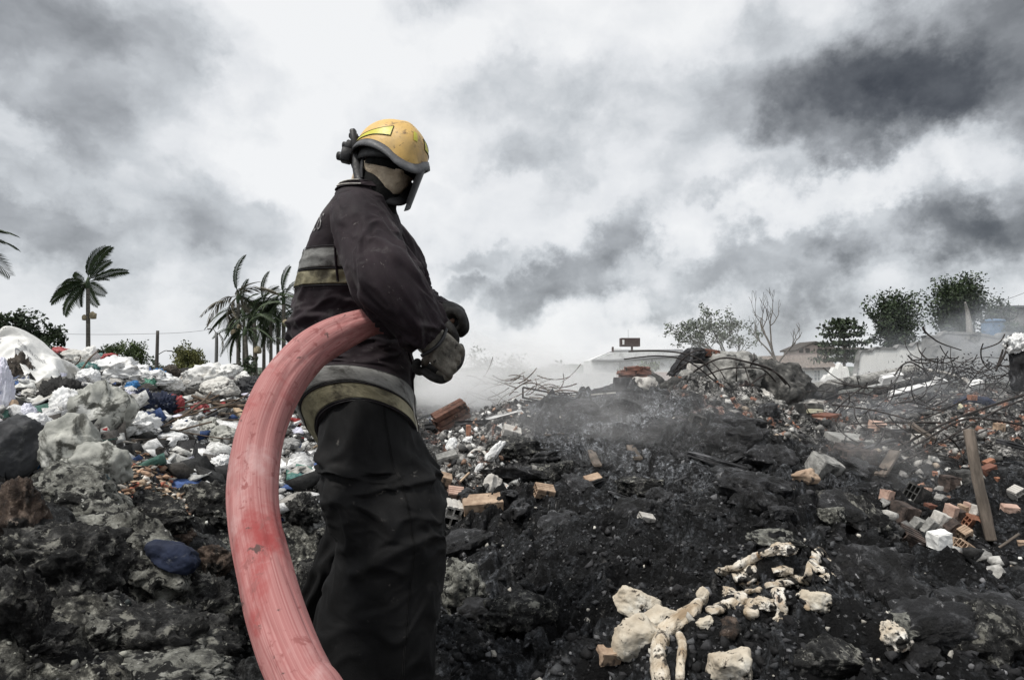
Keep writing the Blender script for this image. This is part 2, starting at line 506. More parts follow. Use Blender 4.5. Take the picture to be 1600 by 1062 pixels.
th_f = np.linspace(R(-46), R(46), 780)
th_b = np.linspace(R(46), R(314), 70)[1:-1]
TH = np.concatenate([th_f, th_b])
RR = np.concatenate([np.linspace(0.35, 1.0, 22)[:-1], np.exp(np.linspace(0, math.log(14), 470))[:-1], np.exp(np.linspace(math.log(14), math.log(60), 60))[:-1],
                     np.exp(np.linspace(math.log(60), math.log(2500), 26))])
T2, R2 = np.meshgrid(TH, RR)
gx, gy = (R2 * np.sin(T2)).ravel(), (R2 * np.cos(T2)).ravel()
gr = R2.ravel()
zb = base_z(gx, gy)
p3 = np.stack([gx, gy, zb], -1)
# what the ground is made of, by place (metres): burnt ash to the right, refuse heap to the left, pale rubble far right
bear = np.degrees(np.arctan2(gx, gy))
nb = fbm(p3 * 0.45, 3, seed=77)
left = 1 - smooth(bear + nb * 6, -13, -5)
heap = left * smooth(gr + nb * 1.2, 3.6, 4.8)              # coloured refuse beyond the first lumps
rubble = smooth(bear + nb * 7, 13, 20) * smooth(gr + nb * 2, 6.6, 8.2)
rubble = np.maximum(rubble, (1 - smooth(np.abs(bear + 3 + nb * 2), 2.5, 5)) * smooth(gr, 4.4, 5.2) * (1 - smooth(gr, 9, 11)) * 0.8)
near_l = left * (1 - heap)
far = smooth(gr, 13, 20)
amp = (1 - 0.75 * smooth(gr, 14, 40))
wp = np.stack([gx, gy, zb * 0.5], -1)
wrp = np.stack([perlin(wp * 1.7, 5), perlin(wp * 1.7, 6), perlin(wp * 1.7, 7)], -1) * 0.22
q = wp + wrp
b1 = np.abs(perlin(q / 0.75, 11)); b2 = np.abs(perlin(q / 0.30, 12)); b3 = np.abs(perlin(q / 0.125 + wrp, 13))
b4 = np.abs(perlin(q / 0.052, 14)); b5 = perlin(q / 0.022, 15); b6 = perlin(q / 0.010, 16)
lf = perlin(q / 1.6, 10)
mod = 0.55 + 0.9 * smooth(perlin(q / 0.5 + 4, 21), -0.35, 0.45)
nearmask = 1 - smooth(gr, 5, 9)
dz = amp * (0.07 * lf + 0.20 * (b1 - 0.25) + mod * (0.15 * (b2 - 0.25) + 0.058 * (b3 - .25)) + 0.026 * mod * (b4 - .25)
            + 0.010 * b5 * (0.4 + nearmask) + 0.005 * b6 * nearmask)
# shelf: broken crust edges that overhang on the burnt mound
st = perlin(q / 0.9 + 8, 31) * 1.5 + zb * 1.2
stp = st * 3 - np.floor(st * 3)
dz += amp * (1 - left) * (1 - far) * 0.10 * (smooth(stp, 0.0, 0.14) - stp)
dz += 0.05 * near_l * (b1 - 0.2)
hx = amp * (0.05 * perlin(q / 0.16, 41) + 0.022 * perlin(q / 0.06, 42)); hy = amp * (0.07 * perlin(q / 0.16, 43) + 0.025 * perlin(q / 0.06, 44))
gz = zb + dz
X = np.stack([gx + hx, gy + hy, gz], -1)
# colours of the materials themselves
def lerp(a, b, t): return a * (1 - t[:, None]) + np.asarray(b) * t[:, None]
ash = smooth(fbm(p3 * 1.1 + 3, 4, 0.6, seed=51), -0.05, 0.55)
ash2 = smooth(fbm(p3 * 6 + 1, 4, 0.6, seed=52), 0.0, 0.6)
# the ash cone below the brick pillar and the pale dusting down the mound's middle
c0 = W(990, 650, 7.0)
dcone = np.hypot(gx - c0.x, (gy - c0.y) * 0.55)
dust = np.clip(1.25 - dcone / 1.5, 0, 1) * (0.35 + 0.65 * ash)
col = np.tile(np.array([0.0080, 0.0083, 0.0090]), (len(gx), 1))
col = lerp(col, (0.075, 0.080, 0.088), np.clip(ash * 0.55 + ash2 * 0.45, 0, 1) * (0.80 + 0.20 * smooth(gr, 2.6, 6)))
col = lerp(col, (0.24, 0.25, 0.265), np.clip(dust * (0.4 + 0.6 * ash2), 0, 1))
speck = smooth(perlin(p3 / 0.028, 61), 0.42, 0.62) * smooth(perlin(p3 / 0.4, 62), -0.1, 0.35)
col = lerp(col, (0.30, 0.29, 0.275), speck * 0.38)
lich = smooth(fbm(p3 * 2.6 + 5, 4, 0.6, seed=53), -0.02, 0.42)
coln = lerp(np.tile(np.array([0.035, 0.036, 0.036]), (len(gx), 1)), (0.24, 0.235, 0.20), lich * (0.35 + 0.65 * ash2))
col = lerp(col, coln, near_l * 0.9)
rn = np.random.RandomState(4)
hn = perlin(p3 / 0.11, 64)
colh = lerp(np.tile(np.array([0.11, 0.105, 0.095]), (len(gx), 1)), (0.50, 0.50, 0.49), smooth(hn, -0.05, 0.32))
colh = lerp(colh, (0.035, 0.034, 0.033), smooth(perlin(p3 / 0.17 + 9, 65), 0.05, 0.3))
bl = smooth(perlin(p3 / 0.10 + 20, 66), 0.25, 0.42) * smooth(perlin(p3 / 0.9, 67), 0.0, 0.3)
colh = lerp(colh, (0.05, 0.10, 0.24), bl * 0.8)
col = lerp(col, colh, heap * (1 - far))
colr = lerp(np.tile(np.array([0.10, 0.098, 0.092]), (len(gx), 1)), (0.36, 0.35, 0.335), smooth(perlin(p3 / 0.10, 68), 0.0, 0.35))
colr = lerp(colr, (0.26, 0.12, 0.075), smooth(perlin(p3 / 0.14 + 6, 69), 0.30, 0.42))
colr = lerp(colr, (0.03, 0.03, 0.032), smooth(perlin(p3 / 0.3 + 3, 70), 0.1, 0.3) * 0.85)
col = lerp(col, colr, rubble * (1 - far))
col = lerp(col, (0.11, 0.115, 0.095), far)

nth, nr = len(TH), len(RR)
idx = np.arange(nth * nr).reshape(nr, nth)
a_ = idx[:-1]; b_ = np.roll(idx, -1, axis=1)[:-1]; c_ = np.roll(idx, -1, axis=1)[1:]; d_ = idx[1:]
quads = np.stack([a_, d_, c_, b_], -1).reshape(-1, 4)
gm = bpy.data.meshes.new('ground')
gm.vertices.add(len(X) + 1); gm.vertices.foreach_set('co', np.vstack([X, [0, 0, X[:nth, 2].mean()]]).astype(np.float32).ravel())
fan = np.stack([np.full(nth, len(X)), idx[0], np.roll(idx[0], -1)], -1)
gm.loops.add(quads.size + fan.size); gm.loops.foreach_set('vertex_index', np.concatenate([quads.ravel(), fan.ravel()]).astype(np.int32))
gm.polygons.add(len(quads) + nth)
gm.polygons.foreach_set('loop_start', np.concatenate([np.arange(len(quads)) * 4, len(quads) * 4 + np.arange(nth) * 3]).astype(np.int32))
gm.polygons.foreach_set('use_smooth', np.ones(len(quads) + nth, dtype=bool))
at = gm.attributes.new('col', 'FLOAT_COLOR', 'POINT')
at.data.foreach_set('color', np.vstack([np.hstack([np.clip(col, 0, 1), np.ones((len(X), 1))]), [[.03, .03, .03, 1]]]).astype(np.float32).ravel())
gm.update(calc_edges=True); gm.validate()

M = {}
M['ground'] = mat('burnt_ground', [(0.28, (0.10, 0.10, 0.10)), (0.48, (0.50, 0.50, 0.50)), (0.62, (1.7, 1.7, 1.7)), (0.80, (4.5, 4.5, 4.5))], scale=38, detail=10, nrough=0.72,
                  rough=(0.45, 0.9), bump=1.0, bscale=60, attr=True, spec=0.2, bdist=0.025,
                  stain=[((0.006, 0.006, 0.0065), 9, 0.52, 0.62), ((0.17, 0.17, 0.17), 55, 0.68, 0.76)])
gm.materials.append(M['ground'])
ground = tag(link('ground', gm), kind='structure')
_V = np.vstack([X, [0, 0, 0]])
GB = BVHTree.FromPolygons([tuple(v) for v in X[: nth * 550].tolist()], [tuple(q) for q in quads[: nth * 549].tolist()])

def hit(px, py, default=8.0):
    """Where the view ray through a photo pixel meets the ground."""
    d = ray(px, py).normalized()
    h = GB.ray_cast(Vector((0, 0, CAM_Z)), d)
    return h[0] if h[0] is not None else W(px, py, default)

def gz_at(x, y):
    h = GB.ray_cast(Vector((x, y, 30)), Vector((0, 0, -1)))
    return h[0].z if h[0] is not None else float(base_z([x], [y])[0])

def px_m(p):
    """Metres per photo pixel at point p."""
    return (Vector(p) - Vector((0, 0, CAM_Z))).dot(Vector((0, _cs, _sn))) / F_PX

# ------------------------------------------------------------------ cloth and equipment materials
M['jacket'] = mat('jacket_cloth', [(0.3, (0.0125, 0.0085, 0.011)), (0.7, (0.0235, 0.0160, 0.0200))], scale=9, coord='rest', rough=(0.62, 0.85), bump=0.12, bscale=260, spec=0.15, sheen=0.05,
                  stain=[((0.050, 0.042, 0.043), 3.5, 0.52, 0.82), ((0.060, 0.054, 0.055), 9, 0.62, 0.80), ((0.12, 0.11, 0.105), 40, 0.70, 0.80)])
M['trouser'] = mat('trouser_cloth', [(0.3, (0.0036, 0.0036, 0.0038)), (0.7, (0.0080, 0.0080, 0.0084))], scale=8, coord='rest', rough=(0.6, 0.85), bump=0.12, bscale=260, spec=0.16, sheen=0.02,
                   stain=[((0.026, 0.025, 0.0245), 6, 0.60, 0.85), ((0.08, 0.076, 0.07), 26, 0.72, 0.84)])
M['band_grey'] = mat('reflective_grey', [(0.3, (0.15, 0.15, 0.142)), (0.7, (0.27, 0.27, 0.258))], scale=14, coord='rest', rough=(0.5, 0.75), bump=0.15, bscale=90, spec=0.4,
                     stain=((0.05, 0.048, 0.042), 16, 0.5, 0.8))
M['band_yellow'] = mat('reflective_yellow', [(0.3, (0.19, 0.172, 0.105)), (0.7, (0.34, 0.31, 0.205))], scale=14, coord='rest', rough=(0.5, 0.75), bump=0.15, bscale=90, spec=0.4,
                       stain=((0.06, 0.052, 0.034), 13, 0.46, 0.78))
M['thread'] = mat('pale_piping', [(0.3, (0.42, 0.40, 0.36)), (0.7, (0.62, 0.6, 0.55))], scale=40, bump=0.2, coord='rest')
M['helmet'] = mat('helmet_shell', [(0.3, (0.60, 0.375, 0.105)), (0.7, (0.70, 0.46, 0.155))], scale=9, rough=(0.36, 0.6), bump=0.05, bscale=60, spec=0.5,
                  stain=[((0.22, 0.135, 0.055), 30, 0.60, 0.76), ((0.05, 0.04, 0.03), 60, 0.66, 0.76), ((0.34, 0.215, 0.075), 7, .52, .70), ((0.50, 0.33, 0.12), 8, 0.5, 0.85)])
M['helmet_patch'] = mat('reflective_patch', [(0.3, (0.50, 0.47, 0.03)), (0.7, (0.62, 0.58, 0.06))], scale=20, rough=(0.35, 0.5), bump=0.05, spec=0.5,
                        stain=((0.3, 0.26, 0.06), 26, 0.6, 0.8))
M['rubber'] = mat('black_rubber', [(0.3, (0.010, 0.010, 0.011)), (0.7, (0.022, 0.022, 0.024))], scale=20, rough=(0.4, 0.7), bump=0.1, spec=0.4)
M['hood'] = mat('hood_and_shade_black', [(0.3, (0.005, 0.005, 0.005)), (0.7, (0.011, 0.011, 0.011))], scale=20, rough=(.8, .95), bump=.3, bscale=120, spec=.1)  # hood cloth; also colours the band that imitates shade over the eyes
M['rim'] = mat('grey_rim', [(0.3, (0.06, 0.062, 0.066)), (0.7, (0.11, 0.112, 0.118))], scale=40, detail=8, rough=(0.4, 0.65), bump=0.12, bscale=120, spec=0.5)
M['visor'] = mat('dark_visor', [(0.3, (0.012, 0.012, 0.014)), (0.7, (0.03, 0.03, 0.034))], scale=15, rough=(0.35, 0.5), bump=0.0, spec=0.2)
M['mask'] = mat('face_cloth', [(0.3, (0.42, 0.34, 0.25)), (0.7, (0.60, 0.51, 0.39))], scale=22, rough=(0.85, 0.95), bump=0.3, bscale=180, spec=0.15,
                stain=((0.30, 0.24, 0.18), 9, 0.45, 0.85))
M['skin'] = mat('skin', [(0.3, (0.16, 0.085, 0.055)), (0.7, (0.22, 0.12, 0.08))], scale=12, rough=(0.5, 0.6), bump=0.05)
M['eye'] = mat('eye', [(0.3, (0.55, 0.5, 0.47)), (0.7, (0.6, 0.56, 0.52))], scale=12, rough=(0.1, 0.15), bump=0)
M['iris'] = mat('iris', [(0.3, (0.02, 0.012, 0.008)), (0.7, (0.03, 0.02, 0.01))], scale=12, rough=(0.1, 0.15), bump=0)
M['glove_grey'] = mat('glove_leather_grey', [(0.3, (0.13, 0.12, 0.10)), (0.7, (0.29, 0.27, 0.23))], scale=26, rough=(0.7, 0.9), bump=0.35, bscale=60, spec=0.25,
                      stain=[((0.07, 0.066, 0.058), 9, 0.5, 0.8), ((0.03, 0.028, 0.026), 40, 0.62, 0.8)])
M['glove_black'] = mat('glove_leather_black', [(0.3, (0.012, 0.012, 0.012)), (0.7, (0.034, 0.033, 0.031))], scale=26, rough=(0.55, 0.8), bump=0.3, bscale=60, spec=0.35)
M['boot'] = mat('boot_leather', [(0.3, (0.012, 0.012, 0.012)), (0.7, (0.03, 0.028, 0.026))], scale=12, rough=(0.4, 0.7), bump=0.2)
M['hose'] = mat('hose_jacket', [(0.10, (0.28, 0.095, 0.092)), (0.50, (0.375, 0.168, 0.160)), (0.90, (0.45, 0.240, 0.228))], scale=6.0, detail=7, coord='rest', stretch=(60, 60, 0.22), nrough=0.55,
                rough=(0.65, 0.9), bump=0.18, bscale=8, spec=0.2, bdist=0.002,
                stain=[((0.29, 0.06, 0.058), 3.4, .52, .72, 1), ((0.47, 0.295, 0.285), 4.2, .54, .76, 1), ((0.10, 0.06, 0.055), 15, .66, .74, 1), ((0.27, 0.10, 0.095), 34, .60, .72, 1), ((0.14, 0.085, 0.08), 1.6, .70, .78)])
M['brass'] = mat('brass', [(0.3, (0.32, 0.22, 0.08)), (0.7, (0.45, 0.32, 0.13))], scale=12, rough=(0.3, 0.5), metal=1.0, bump=0.05)

# ------------------------------------------------------------------ the firefighter
person = MB()
feet = W(590, 1125, 1.84)

class Loft:
    """Garment section: rings of (photo row, left, right, distance, half depth, near-side lift) with folds; maps (s, angle) to space."""
    def __init__(s, rows, e=2.4, folds=None, twist=0.0):
        rows = np.array(rows, dtype=float)
        k = []
        for (py, L, Rr, Y, b, lift) in rows:
            a = W(L, py, Y); c = W(Rr, py, Y)
            m = (a + c) / 2
            k.append((m.x, m.y, m.z, (c - a).length / 2, b, lift))
        s.k = np.array(k); s.n = len(k); s.e = e; s.folds = folds
    def __call__(s, t, ph, off=0.0):
        t = np.asarray(t, dtype=float).ravel(); ph = np.asarray(ph, dtype=float).ravel()
        K = crom(s.k, t)
        c, sn = np.cos(ph), np.sin(ph)
        r = (np.abs(c) ** s.e + np.abs(sn) ** s.e) ** (-1 / s.e)
        d = off + (s.folds(t, ph) if s.folds else 0.0)
        x = K[:, 0] + (K[:, 3] * r + d) * c
        y = K[:, 1] - (K[:, 4] * r + d) * sn
        z = K[:, 2] + K[:, 5] * sn
        return np.stack([x, y, z], -1)
    def rest(s, t, ph):
        K = crom(s.k, np.asarray(t).ravel())
        ph = np.asarray(ph).ravel()
        return np.stack([K[:, 3] * np.cos(ph), K[:, 4] * np.sin(ph), K[:, 2]], -1)
    def add(s, mb, nt=160, nph=180, t0=0.0, t1=None, off=0.0, ph0=0.0, ph1=2 * math.pi, thick=None, close=True):
        t1 = s.n - 1 if t1 is None else t1
        wrap = ph1 - ph0 > 6.28
        T = np.linspace(t0, t1, nt); P = np.linspace(ph0, ph1, nph, endpoint=not wrap)
        tt, pp = np.meshgrid(T, P, indexing='ij')
        v = s(tt, pp, off); rest = s.rest(tt, pp); f = [tuple(reversed(q)) for q in grid_faces(nt, nph, wrap)]
        if thick:                                   # a strip with its own edge all round
            v2 = s(tt, pp, off - thick)
            n = len(v)
            f2 = [tuple(q[::-1]) for q in grid_faces(nt, nph, wrap)]
            f = f + [tuple(n + i for i in q[::-1]) for q in f2]
            for i0 in (0, (nt - 1) * nph):
                for j in range(nph if wrap else nph - 1):
                    j2 = (j + 1) % nph
                    f.append((i0 + j, i0 + j2, n + i0 + j2, n + i0 + j))
            v = np.vstack([v, v2]); rest = np.vstack([rest, rest])
        elif close:
            n = len(v)
            v = np.vstack([v, v[:nph].mean(0), v[-nph:].mean(0)]); rest = np.vstack([rest, rest[:nph].mean(0), rest[-nph:].mean(0)])
            for j in range(nph):
                j2 = (j + 1) % nph
                f.append((n, j2, j)); f.append((n + 1, (nt - 1) * nph + j, (nt - 1) * nph + j2))
        mb.add(v, f, rest=rest)

def ridge(x): return 1 - 2 * np.abs(x)
def soft(x, w=.16): return np.exp(-(x / w) ** 2)

def fold_line(t, ph, pts, w, h):
    """A hand-placed crease: h metres high, w wide in (t, angle) units, along a broken line of (t, angle) points."""
    d = np.full(len(t), 9.0)
    for (t0, p0), (t1, p1) in zip(pts[:-1], pts[1:]):
        ax, ay = t1 - t0, p1 - p0
        k = np.clip(((t - t0) * ax + (ph - p0) * ay) / (ax * ax + ay * ay), 0, 1)
        d = np.minimum(d, np.hypot(t - t0 - k * ax, ph - p0 - k * ay))
    return h * np.exp(-(d / w) ** 2)

def torso_folds(t, ph):
    p = np.stack([np.cos(ph) * 1.3, np.sin(ph) * 1.3, t * 0.62], -1)
    w = fbm(p * 0.8, 2, seed=3)
    n = perlin(np.stack([np.cos(ph + t * .25) * 1.5, np.sin(ph + t * .25) * 1.5, t * 1.35 + w * 0.9], -1), 8)
    n2 = perlin(np.stack([np.cos(ph) * 3, np.sin(ph) * 3, t * 2.6 + w * 1.6], -1), 9)
    waist = np.exp(-((t - 3.6) / 1.5) ** 2)
    d = (soft(n) * 0.013 + soft(n2, .13) * 0.0035) * (0.12 + waist) * smooth(t, 1.3, 2.2) + 0.007 * fbm(p, 2, seed=4)
    d = d + fold_line(t, ph, [(4.1, 3.0), (3.8, 2.5), (4.0, 2.0)], 0.15, 0.015) + fold_line(t, ph, [(3.3, 3.1), (3.5, 2.6), (3.1, 2.1)], 0.16, 0.016)
    d = d + fold_line(t, ph, [(2.6, 3.0), (2.9, 2.5)], 0.16, 0.016)
    return d

torso = Loft([
    (694, 503, 657, 2.02, .165, .152), (640, 464, 648, 2.02, .175, .130), (592, 461, 645, 2.03, .165, .060), (545, 463, 637, 2.04, .15, .01),
    (500, 465, 628, 2.05, .145, 0), (460, 470, 625, 2.05, .155, 0), (420, 478, 625, 2.05, .175, 0), (380, 492, 623, 2.05, .190, 0),
    (346, 510, 622, 2.05, .19, 0), (322, 529, 614, 2.05, .16, 0), (311, 527, 609, 2.05, .125, 0), (302, 534, 606, 2.04, .098, 0), (295, 538, 602, 2.04, .088, 0)], folds=torso_folds)

def leg_folds(t, ph):
    p = np.stack([np.cos(ph) * 1.3, np.sin(ph) * 1.3, t * 0.5], -1)
    w = fbm(p * 0.9, 2, seed=13)
    n = perlin(np.stack([np.cos(ph) * 1.1, np.sin(ph) * 1.1, t * 0.85 + w * 0.8 + 0.30 * np.cos(ph - 0.6)], -1), 18)
    n2 = perlin(np.stack([np.cos(ph) * 2.4, np.sin(ph) * 2.4, t * 1.7 + w * 1.2], -1), 19)
    knee = np.exp(-((t - 3.7) / 1.7) ** 2)
    d = (soft(n, .2) * 0.018 + soft(n2, .15) * 0.005) * (0.35 + knee * 0.75) * smooth(t, 0.8, 1.8) + 0.010 * fbm(p, 2, seed=14)
    d = d + fold_line(t, ph, [(3.0, .6), (3.15, 1.4), (4.0, 2.4), (5.2, 2.8)], 0.20, 0.020)
    d = d + fold_line(t, ph, [(2.1, 2.6), (2.6, 1.9), (2.5, 1.3)], 0.16, 0.016) + fold_line(t, ph, [(5.2, .5), (5.6, 1.3), (6.4, 2.0)], 0.22, 0.015)
    return d

leg_r = Loft([(590, 515, 635, 2.03, .12, .10), (640, 508, 642, 2.01, .14, .08), (702, 503, 664, 1.96, .15, 0), (740, 507, 681, 1.92, .145, 0), (775, 514, 690, 1.88, .14, 0),
              (815, 527, 691, 1.86, .135, 0), (855, 531, 691, 1.85, .135, 0), (900, 515, 688, 1.84, .135, 0), (950, 499, 684, 1.83, .13, 0), (1000, 491, 681, 1.82, .13, 0),
              (1062, 486, 678, 1.82, .125, 0), (1108, 487, 676, 1.82, .12, 0)], e=2.15, folds=leg_folds)
leg_l = Loft([(600, 530, 620, 2.12, .10, 0), (660, 520, 610, 2.15, .10, 0), (740, 512, 600, 2.20, .12, 0), (820, 514, 590, 2.22, .12, 0), (880, 500, 580, 2.24, .115, 0),
              (940, 474, 568, 2.28, .11, 0), (1010, 472, 560, 2.32, .11, 0), (1040, 474, 558, 2.34, .105, 0)], e=2.15, folds=leg_folds)

# head frame: turned to look back over the right shoulder
HC = W(607, 259, 2.04)
HF = Vector((0.56, -0.82, -0.11)).normalized()
HR = HF.cross(Vector((0.13, 0.13, 1))).normalized()        # his own right
HU = HR.cross(HF).normalized()
HM = Matrix((HF, -HR, HU)).transposed()                     # local x forward, y to his left, z up
def head(v): return np.asarray(v) @ np.array(HM).T + np.array(tuple(HC))

# body: one continuous figure under the clothes
body = MB()
def blob(mb, c, r, sub=3, M3=None):
    v, f = ico(sub); v = v * np.asarray(r)
    if M3 is not None: v = v @ np.array(M3).T
    mb.add(v + np.asarray(tuple(c)), f)
hv, hf = ico(5); hv = hv.copy()
hx, hy, hz = hv[:, 0].copy(), hv[:, 1].copy(), hv[:, 2].copy()
hv = hv * np.array((.098, .076, .118))
jaw = smooth(-hz, 0.1, 0.95)
hv[:, 0] += jaw * 0.018 * (hx > -0.2); hv[:, 1] *= 1 - 0.28 * jaw
nose = np.exp(-((hy / .16) ** 2)) * np.exp(-(((hz + .18) / .22) ** 2)) * (hx > 0.6)
hv[:, 0] += 0.022 * nose
for s_ in (-1, 1):
    sock = np.exp(-(((hy - s_ * .40) / .17) ** 2 + ((hz - .04) / .13) ** 2)) * (hx > 0.5)
    hv[:, 0] -= 0.010 * sock
lips = np.exp(-((hy / .26) ** 2)) * np.exp(-(((hz + .52) / .07) ** 2)) * (hx > .5); hv[:, 0] += 0.006 * lips
hv[:, 0] += 0.006 * np.exp(-((hz - .2) / .1) ** 2) * (hx > .6)
body.add(head(hv), hf)
for s_ in (-1, 1): blob(body, head([(-0.005, s_ * .080, -.005)])[0], (.02, .010, .032), 2, HM)      # ears
neckb = W(570, 318, 2.06)
pel = W(565, 605, 2.06); chest = W(566, 380, 2.06)
shR, shL = W(566, 345, 1.90), W(578, 345, 2.22)
elR, wrR = W(608, 455, 1.75), W(664, 520, 1.80)
elL, wrL = W(648, 470, 2.30), W(686, 500, 2.12)
for pts, rad in (
        ([head([(-.02, 0, -.07)])[0], neckb, chest], [.055, .058, .09]), ([chest, W(548, 480, 2.06), pel], [.13, .12, .12]),
        ([chest, shR], [.09, .06]), ([chest, shL], [.09, .06]), ([shR, elR, wrR], [.055, .045, .032]), ([shL, elL, wrL], [.055, .045, .032]),
        ([pel, W(590, 640, 1.97), W(612, 790, 1.88), W(590, 960, 1.85), W(585, 1110, 1.84)], [.085, .07, .06, .055, .045]),
        ([pel, W(560, 640, 2.14), W(545, 800, 2.22), W(522, 940, 2.28), W(515, 1050, 2.33)], [.085, .07, .06, .055, .045]),
        ([wrR, W(700, 552, 1.84)], [.030, .022]), ([wrL, W(712, 502, 2.11)], [.030, .022]),
        ([W(585, 1110, 1.84), W(640, 1135, 1.78)], [.04, .03]), ([W(515, 1050, 2.33), W(560, 1078, 2.28)], [.04, .03])):
    v, f, r_ = tube(pts, rad, 12, 5); body.add(v, f)
def remesh(mb, voxel, smooth_it=2, adapt=0):
    """Weld a collection of overlapping shapes into one continuous skin."""
    me = bpy.data.meshes.new('weld'); me.from_pydata(np.concatenate(mb.v).tolist(), [], mb.f)
    o = bpy.data.objects.new('weld', me); COL.objects.link(o)
    m = o.modifiers.new('r', 'REMESH'); m.mode = 'VOXEL'; m.voxel_size = voxel
    if smooth_it:
        k = o.modifiers.new('s', 'SMOOTH'); k.iterations = smooth_it; k.factor = 0.5
    e = o.evaluated_get(bpy.context.evaluated_depsgraph_get())
    me2 = e.to_mesh()
    v = np.empty(len(me2.vertices) * 3); me2.vertices.foreach_get('co', v)
    f = [tuple(p.vertices) for p in me2.polygons]
    e.to_mesh_clear()
    bpy.data.objects.remove(o); bpy.data.meshes.remove(me)
    return v.reshape(-1, 3), f
bv, bf = remesh(body, 0.010, 3)
firefighter = MB().add(bv, bf).build('person', M['skin'])
tag(firefighter, 'firefighter in dark turnout gear and yellow helmet looking back while gripping the hose', 'person')
P = firefighter
for s_ in (-1, 1):
    v, f = ico(3); e = MB().add(head(v * .0125 + np.array((.078, s_ * .031, .004))), f).build('eye', M['eye'], P)
    v, f = ico(2); MB().add(head(v * np.array((.003, .006, .006)) + np.array((.0895, s_ * .031 - .002, .003))), f).build('iris', M['iris'], e)

# trousers
tr = MB(); leg_r.add(tr, 180, 150); leg_l.add(tr, 80, 90)
tag(tr.build('trousers', M['trouser'], P), 'baggy black turnout trousers creased at the knee')
sm_ = MB()                                                   # outer seam down the right leg
tt = np.linspace(1.0, 10.8, 120)
for dph in (-0.012, 0.012):
    v, f, r_ = tube(leg_r(tt, np.full(120, 1.02 + dph) + 0.05 * np.sin(tt * .6), 0.0012), 0.0012, 5, 1); sm_.add(v, f)
tag(sm_.build('seam', M['trouser'], P), kind='stuff')
# jacket body, cut lines and trim
jk = MB(); torso.add(jk, 210, 180, 0.0, 12.0)
jacket = tag(jk.build('jacket', M['jacket'], P), 'dark plum turnout jacket with dirty reflective bands')
for nm, m_, t0, t1, off in (('hem_band', 'band_yellow', 0.16, 0.60, .0045), ('hem_band', 'band_grey', 0.67, 1.44, .0050), ('chest_band', 'band_yellow', 5.18, 5.66, .0045), ('chest_band', 'band_grey', 5.76, 6.42, .0045)):
    b = MB(); torso.add(b, 14, 220, t0, t1, off, thick=.004)
    tag(b.build(nm, M[m_], P), ('yellowed' if 'yellow' in m_ else 'dull grey') + (' reflective strip round the jacket hem' if nm == 'hem_band' else ' reflective strip round the chest'))
b = MB(); torso.add(b, 6, 220, -0.0, 0.10, .004, thick=.006); b.build('hem', M['jacket'], P)
st_ = MB()
for t_ in (0.045, 0.13, 0.635, 1.46, 5.12, 5.71, 6.47):
    ph = np.linspace(0, 2 * math.pi, 161)
    v, f, r_ = tube(torso(np.full(161, t_), ph, .0045), .0011, 4, 1, caps=False); st_.add(v, f)
tag(st_.build('stitching', M['rubber'], P), kind='stuff')
# front closing edge of the jacket, frayed pale piping where it has worn
v, f, r_ = tube(torso(np.linspace(0, 3.4, 30), np.full(30, .10), .003), .004, 6, 2); MB().add(v, f, rest=r_).build('front_edge', M['jacket'], P)
pz = MB()
v, f, r_ = tube(torso(np.linspace(0.0, 0.85, 14), np.full(14, .32), .006), .0017, 5, 2); pz.add(v, f, rest=r_)
pz.build('piping', M['thread'], P)

# sleeves
def sleeve_disp(seed, amp=1.0):
    def d(r):
        a = np.arctan2(r[:, 1], r[:, 0])
        p = np.stack([np.cos(a) * 1.0, np.sin(a) * 1.0, r[:, 2] * 4.2], -1)
        w = fbm(p, 2, seed=seed)
        n = perlin(np.stack([np.cos(a) * 1.2, np.sin(a) * 1.2, r[:, 2] * 8.5 + w * 1.1 + .4 * np.cos(a + 1)], -1), seed + 1)
        n2 = perlin(np.stack([np.cos(a) * 2.4, np.sin(a) * 2.4, r[:, 2] * 15 + w * 2], -1), seed + 2)
        e = 0.55 + 0.65 * smooth(r[:, 2], .18, .42)
        return amp * (0.013 * e * (soft(n, .18) - .3) + 0.0035 * e * soft(n2, .14) + 0.008 * fbm(p * .9, 2, seed=seed + 3))
    return d
slp = [W(553, 318, 1.99), W(561, 340, 1.92), W(580, 385, 1.83), W(606, 437, 1.745), W(638, 483, 1.745), W(667, 519, 1.80)]
slr = [.055, .092, .099, .100, .091, .069]
v, f, r_ = tube(slp, slr, 120, 44, disp=sleeve_disp(31), flat=[.8, .85, .85, .85, .85, .9])
MB().add(v, f, rest=r_).build('sleeve', M['jacket'], P)
lp = [W(585, 330, 2.18), shL, W(625, 410, 2.29), elL, wrL]
v, f, r_ = tube(lp, [.06, .085, .085, .075, .06], 60, 20, disp=sleeve_disp(41)); MB().add(v, f, rest=r_).build('sleeve', M['jacket'], P)
# armhole seam
v, f, r_ = tube([W(545, 303, 1.95), W(529, 322, 1.90), W(524, 360, 1.845), W(524, 400, 1.86), W(528, 440, 1.885)], .004, 6, 6); MB().add(v, f, rest=r_).build('seam', M['jacket'], P)
# loop of pale cord worn through on the shoulder
v, f, r_ = tube([W(537, 325, 1.885), W(541, 319, 1.875), W(546, 317, 1.87), W(551, 315, 1.875)], [.004, .006, .005, .003], 6, 4); MB().add(v, f, rest=r_).build('loop', M['thread'], P)

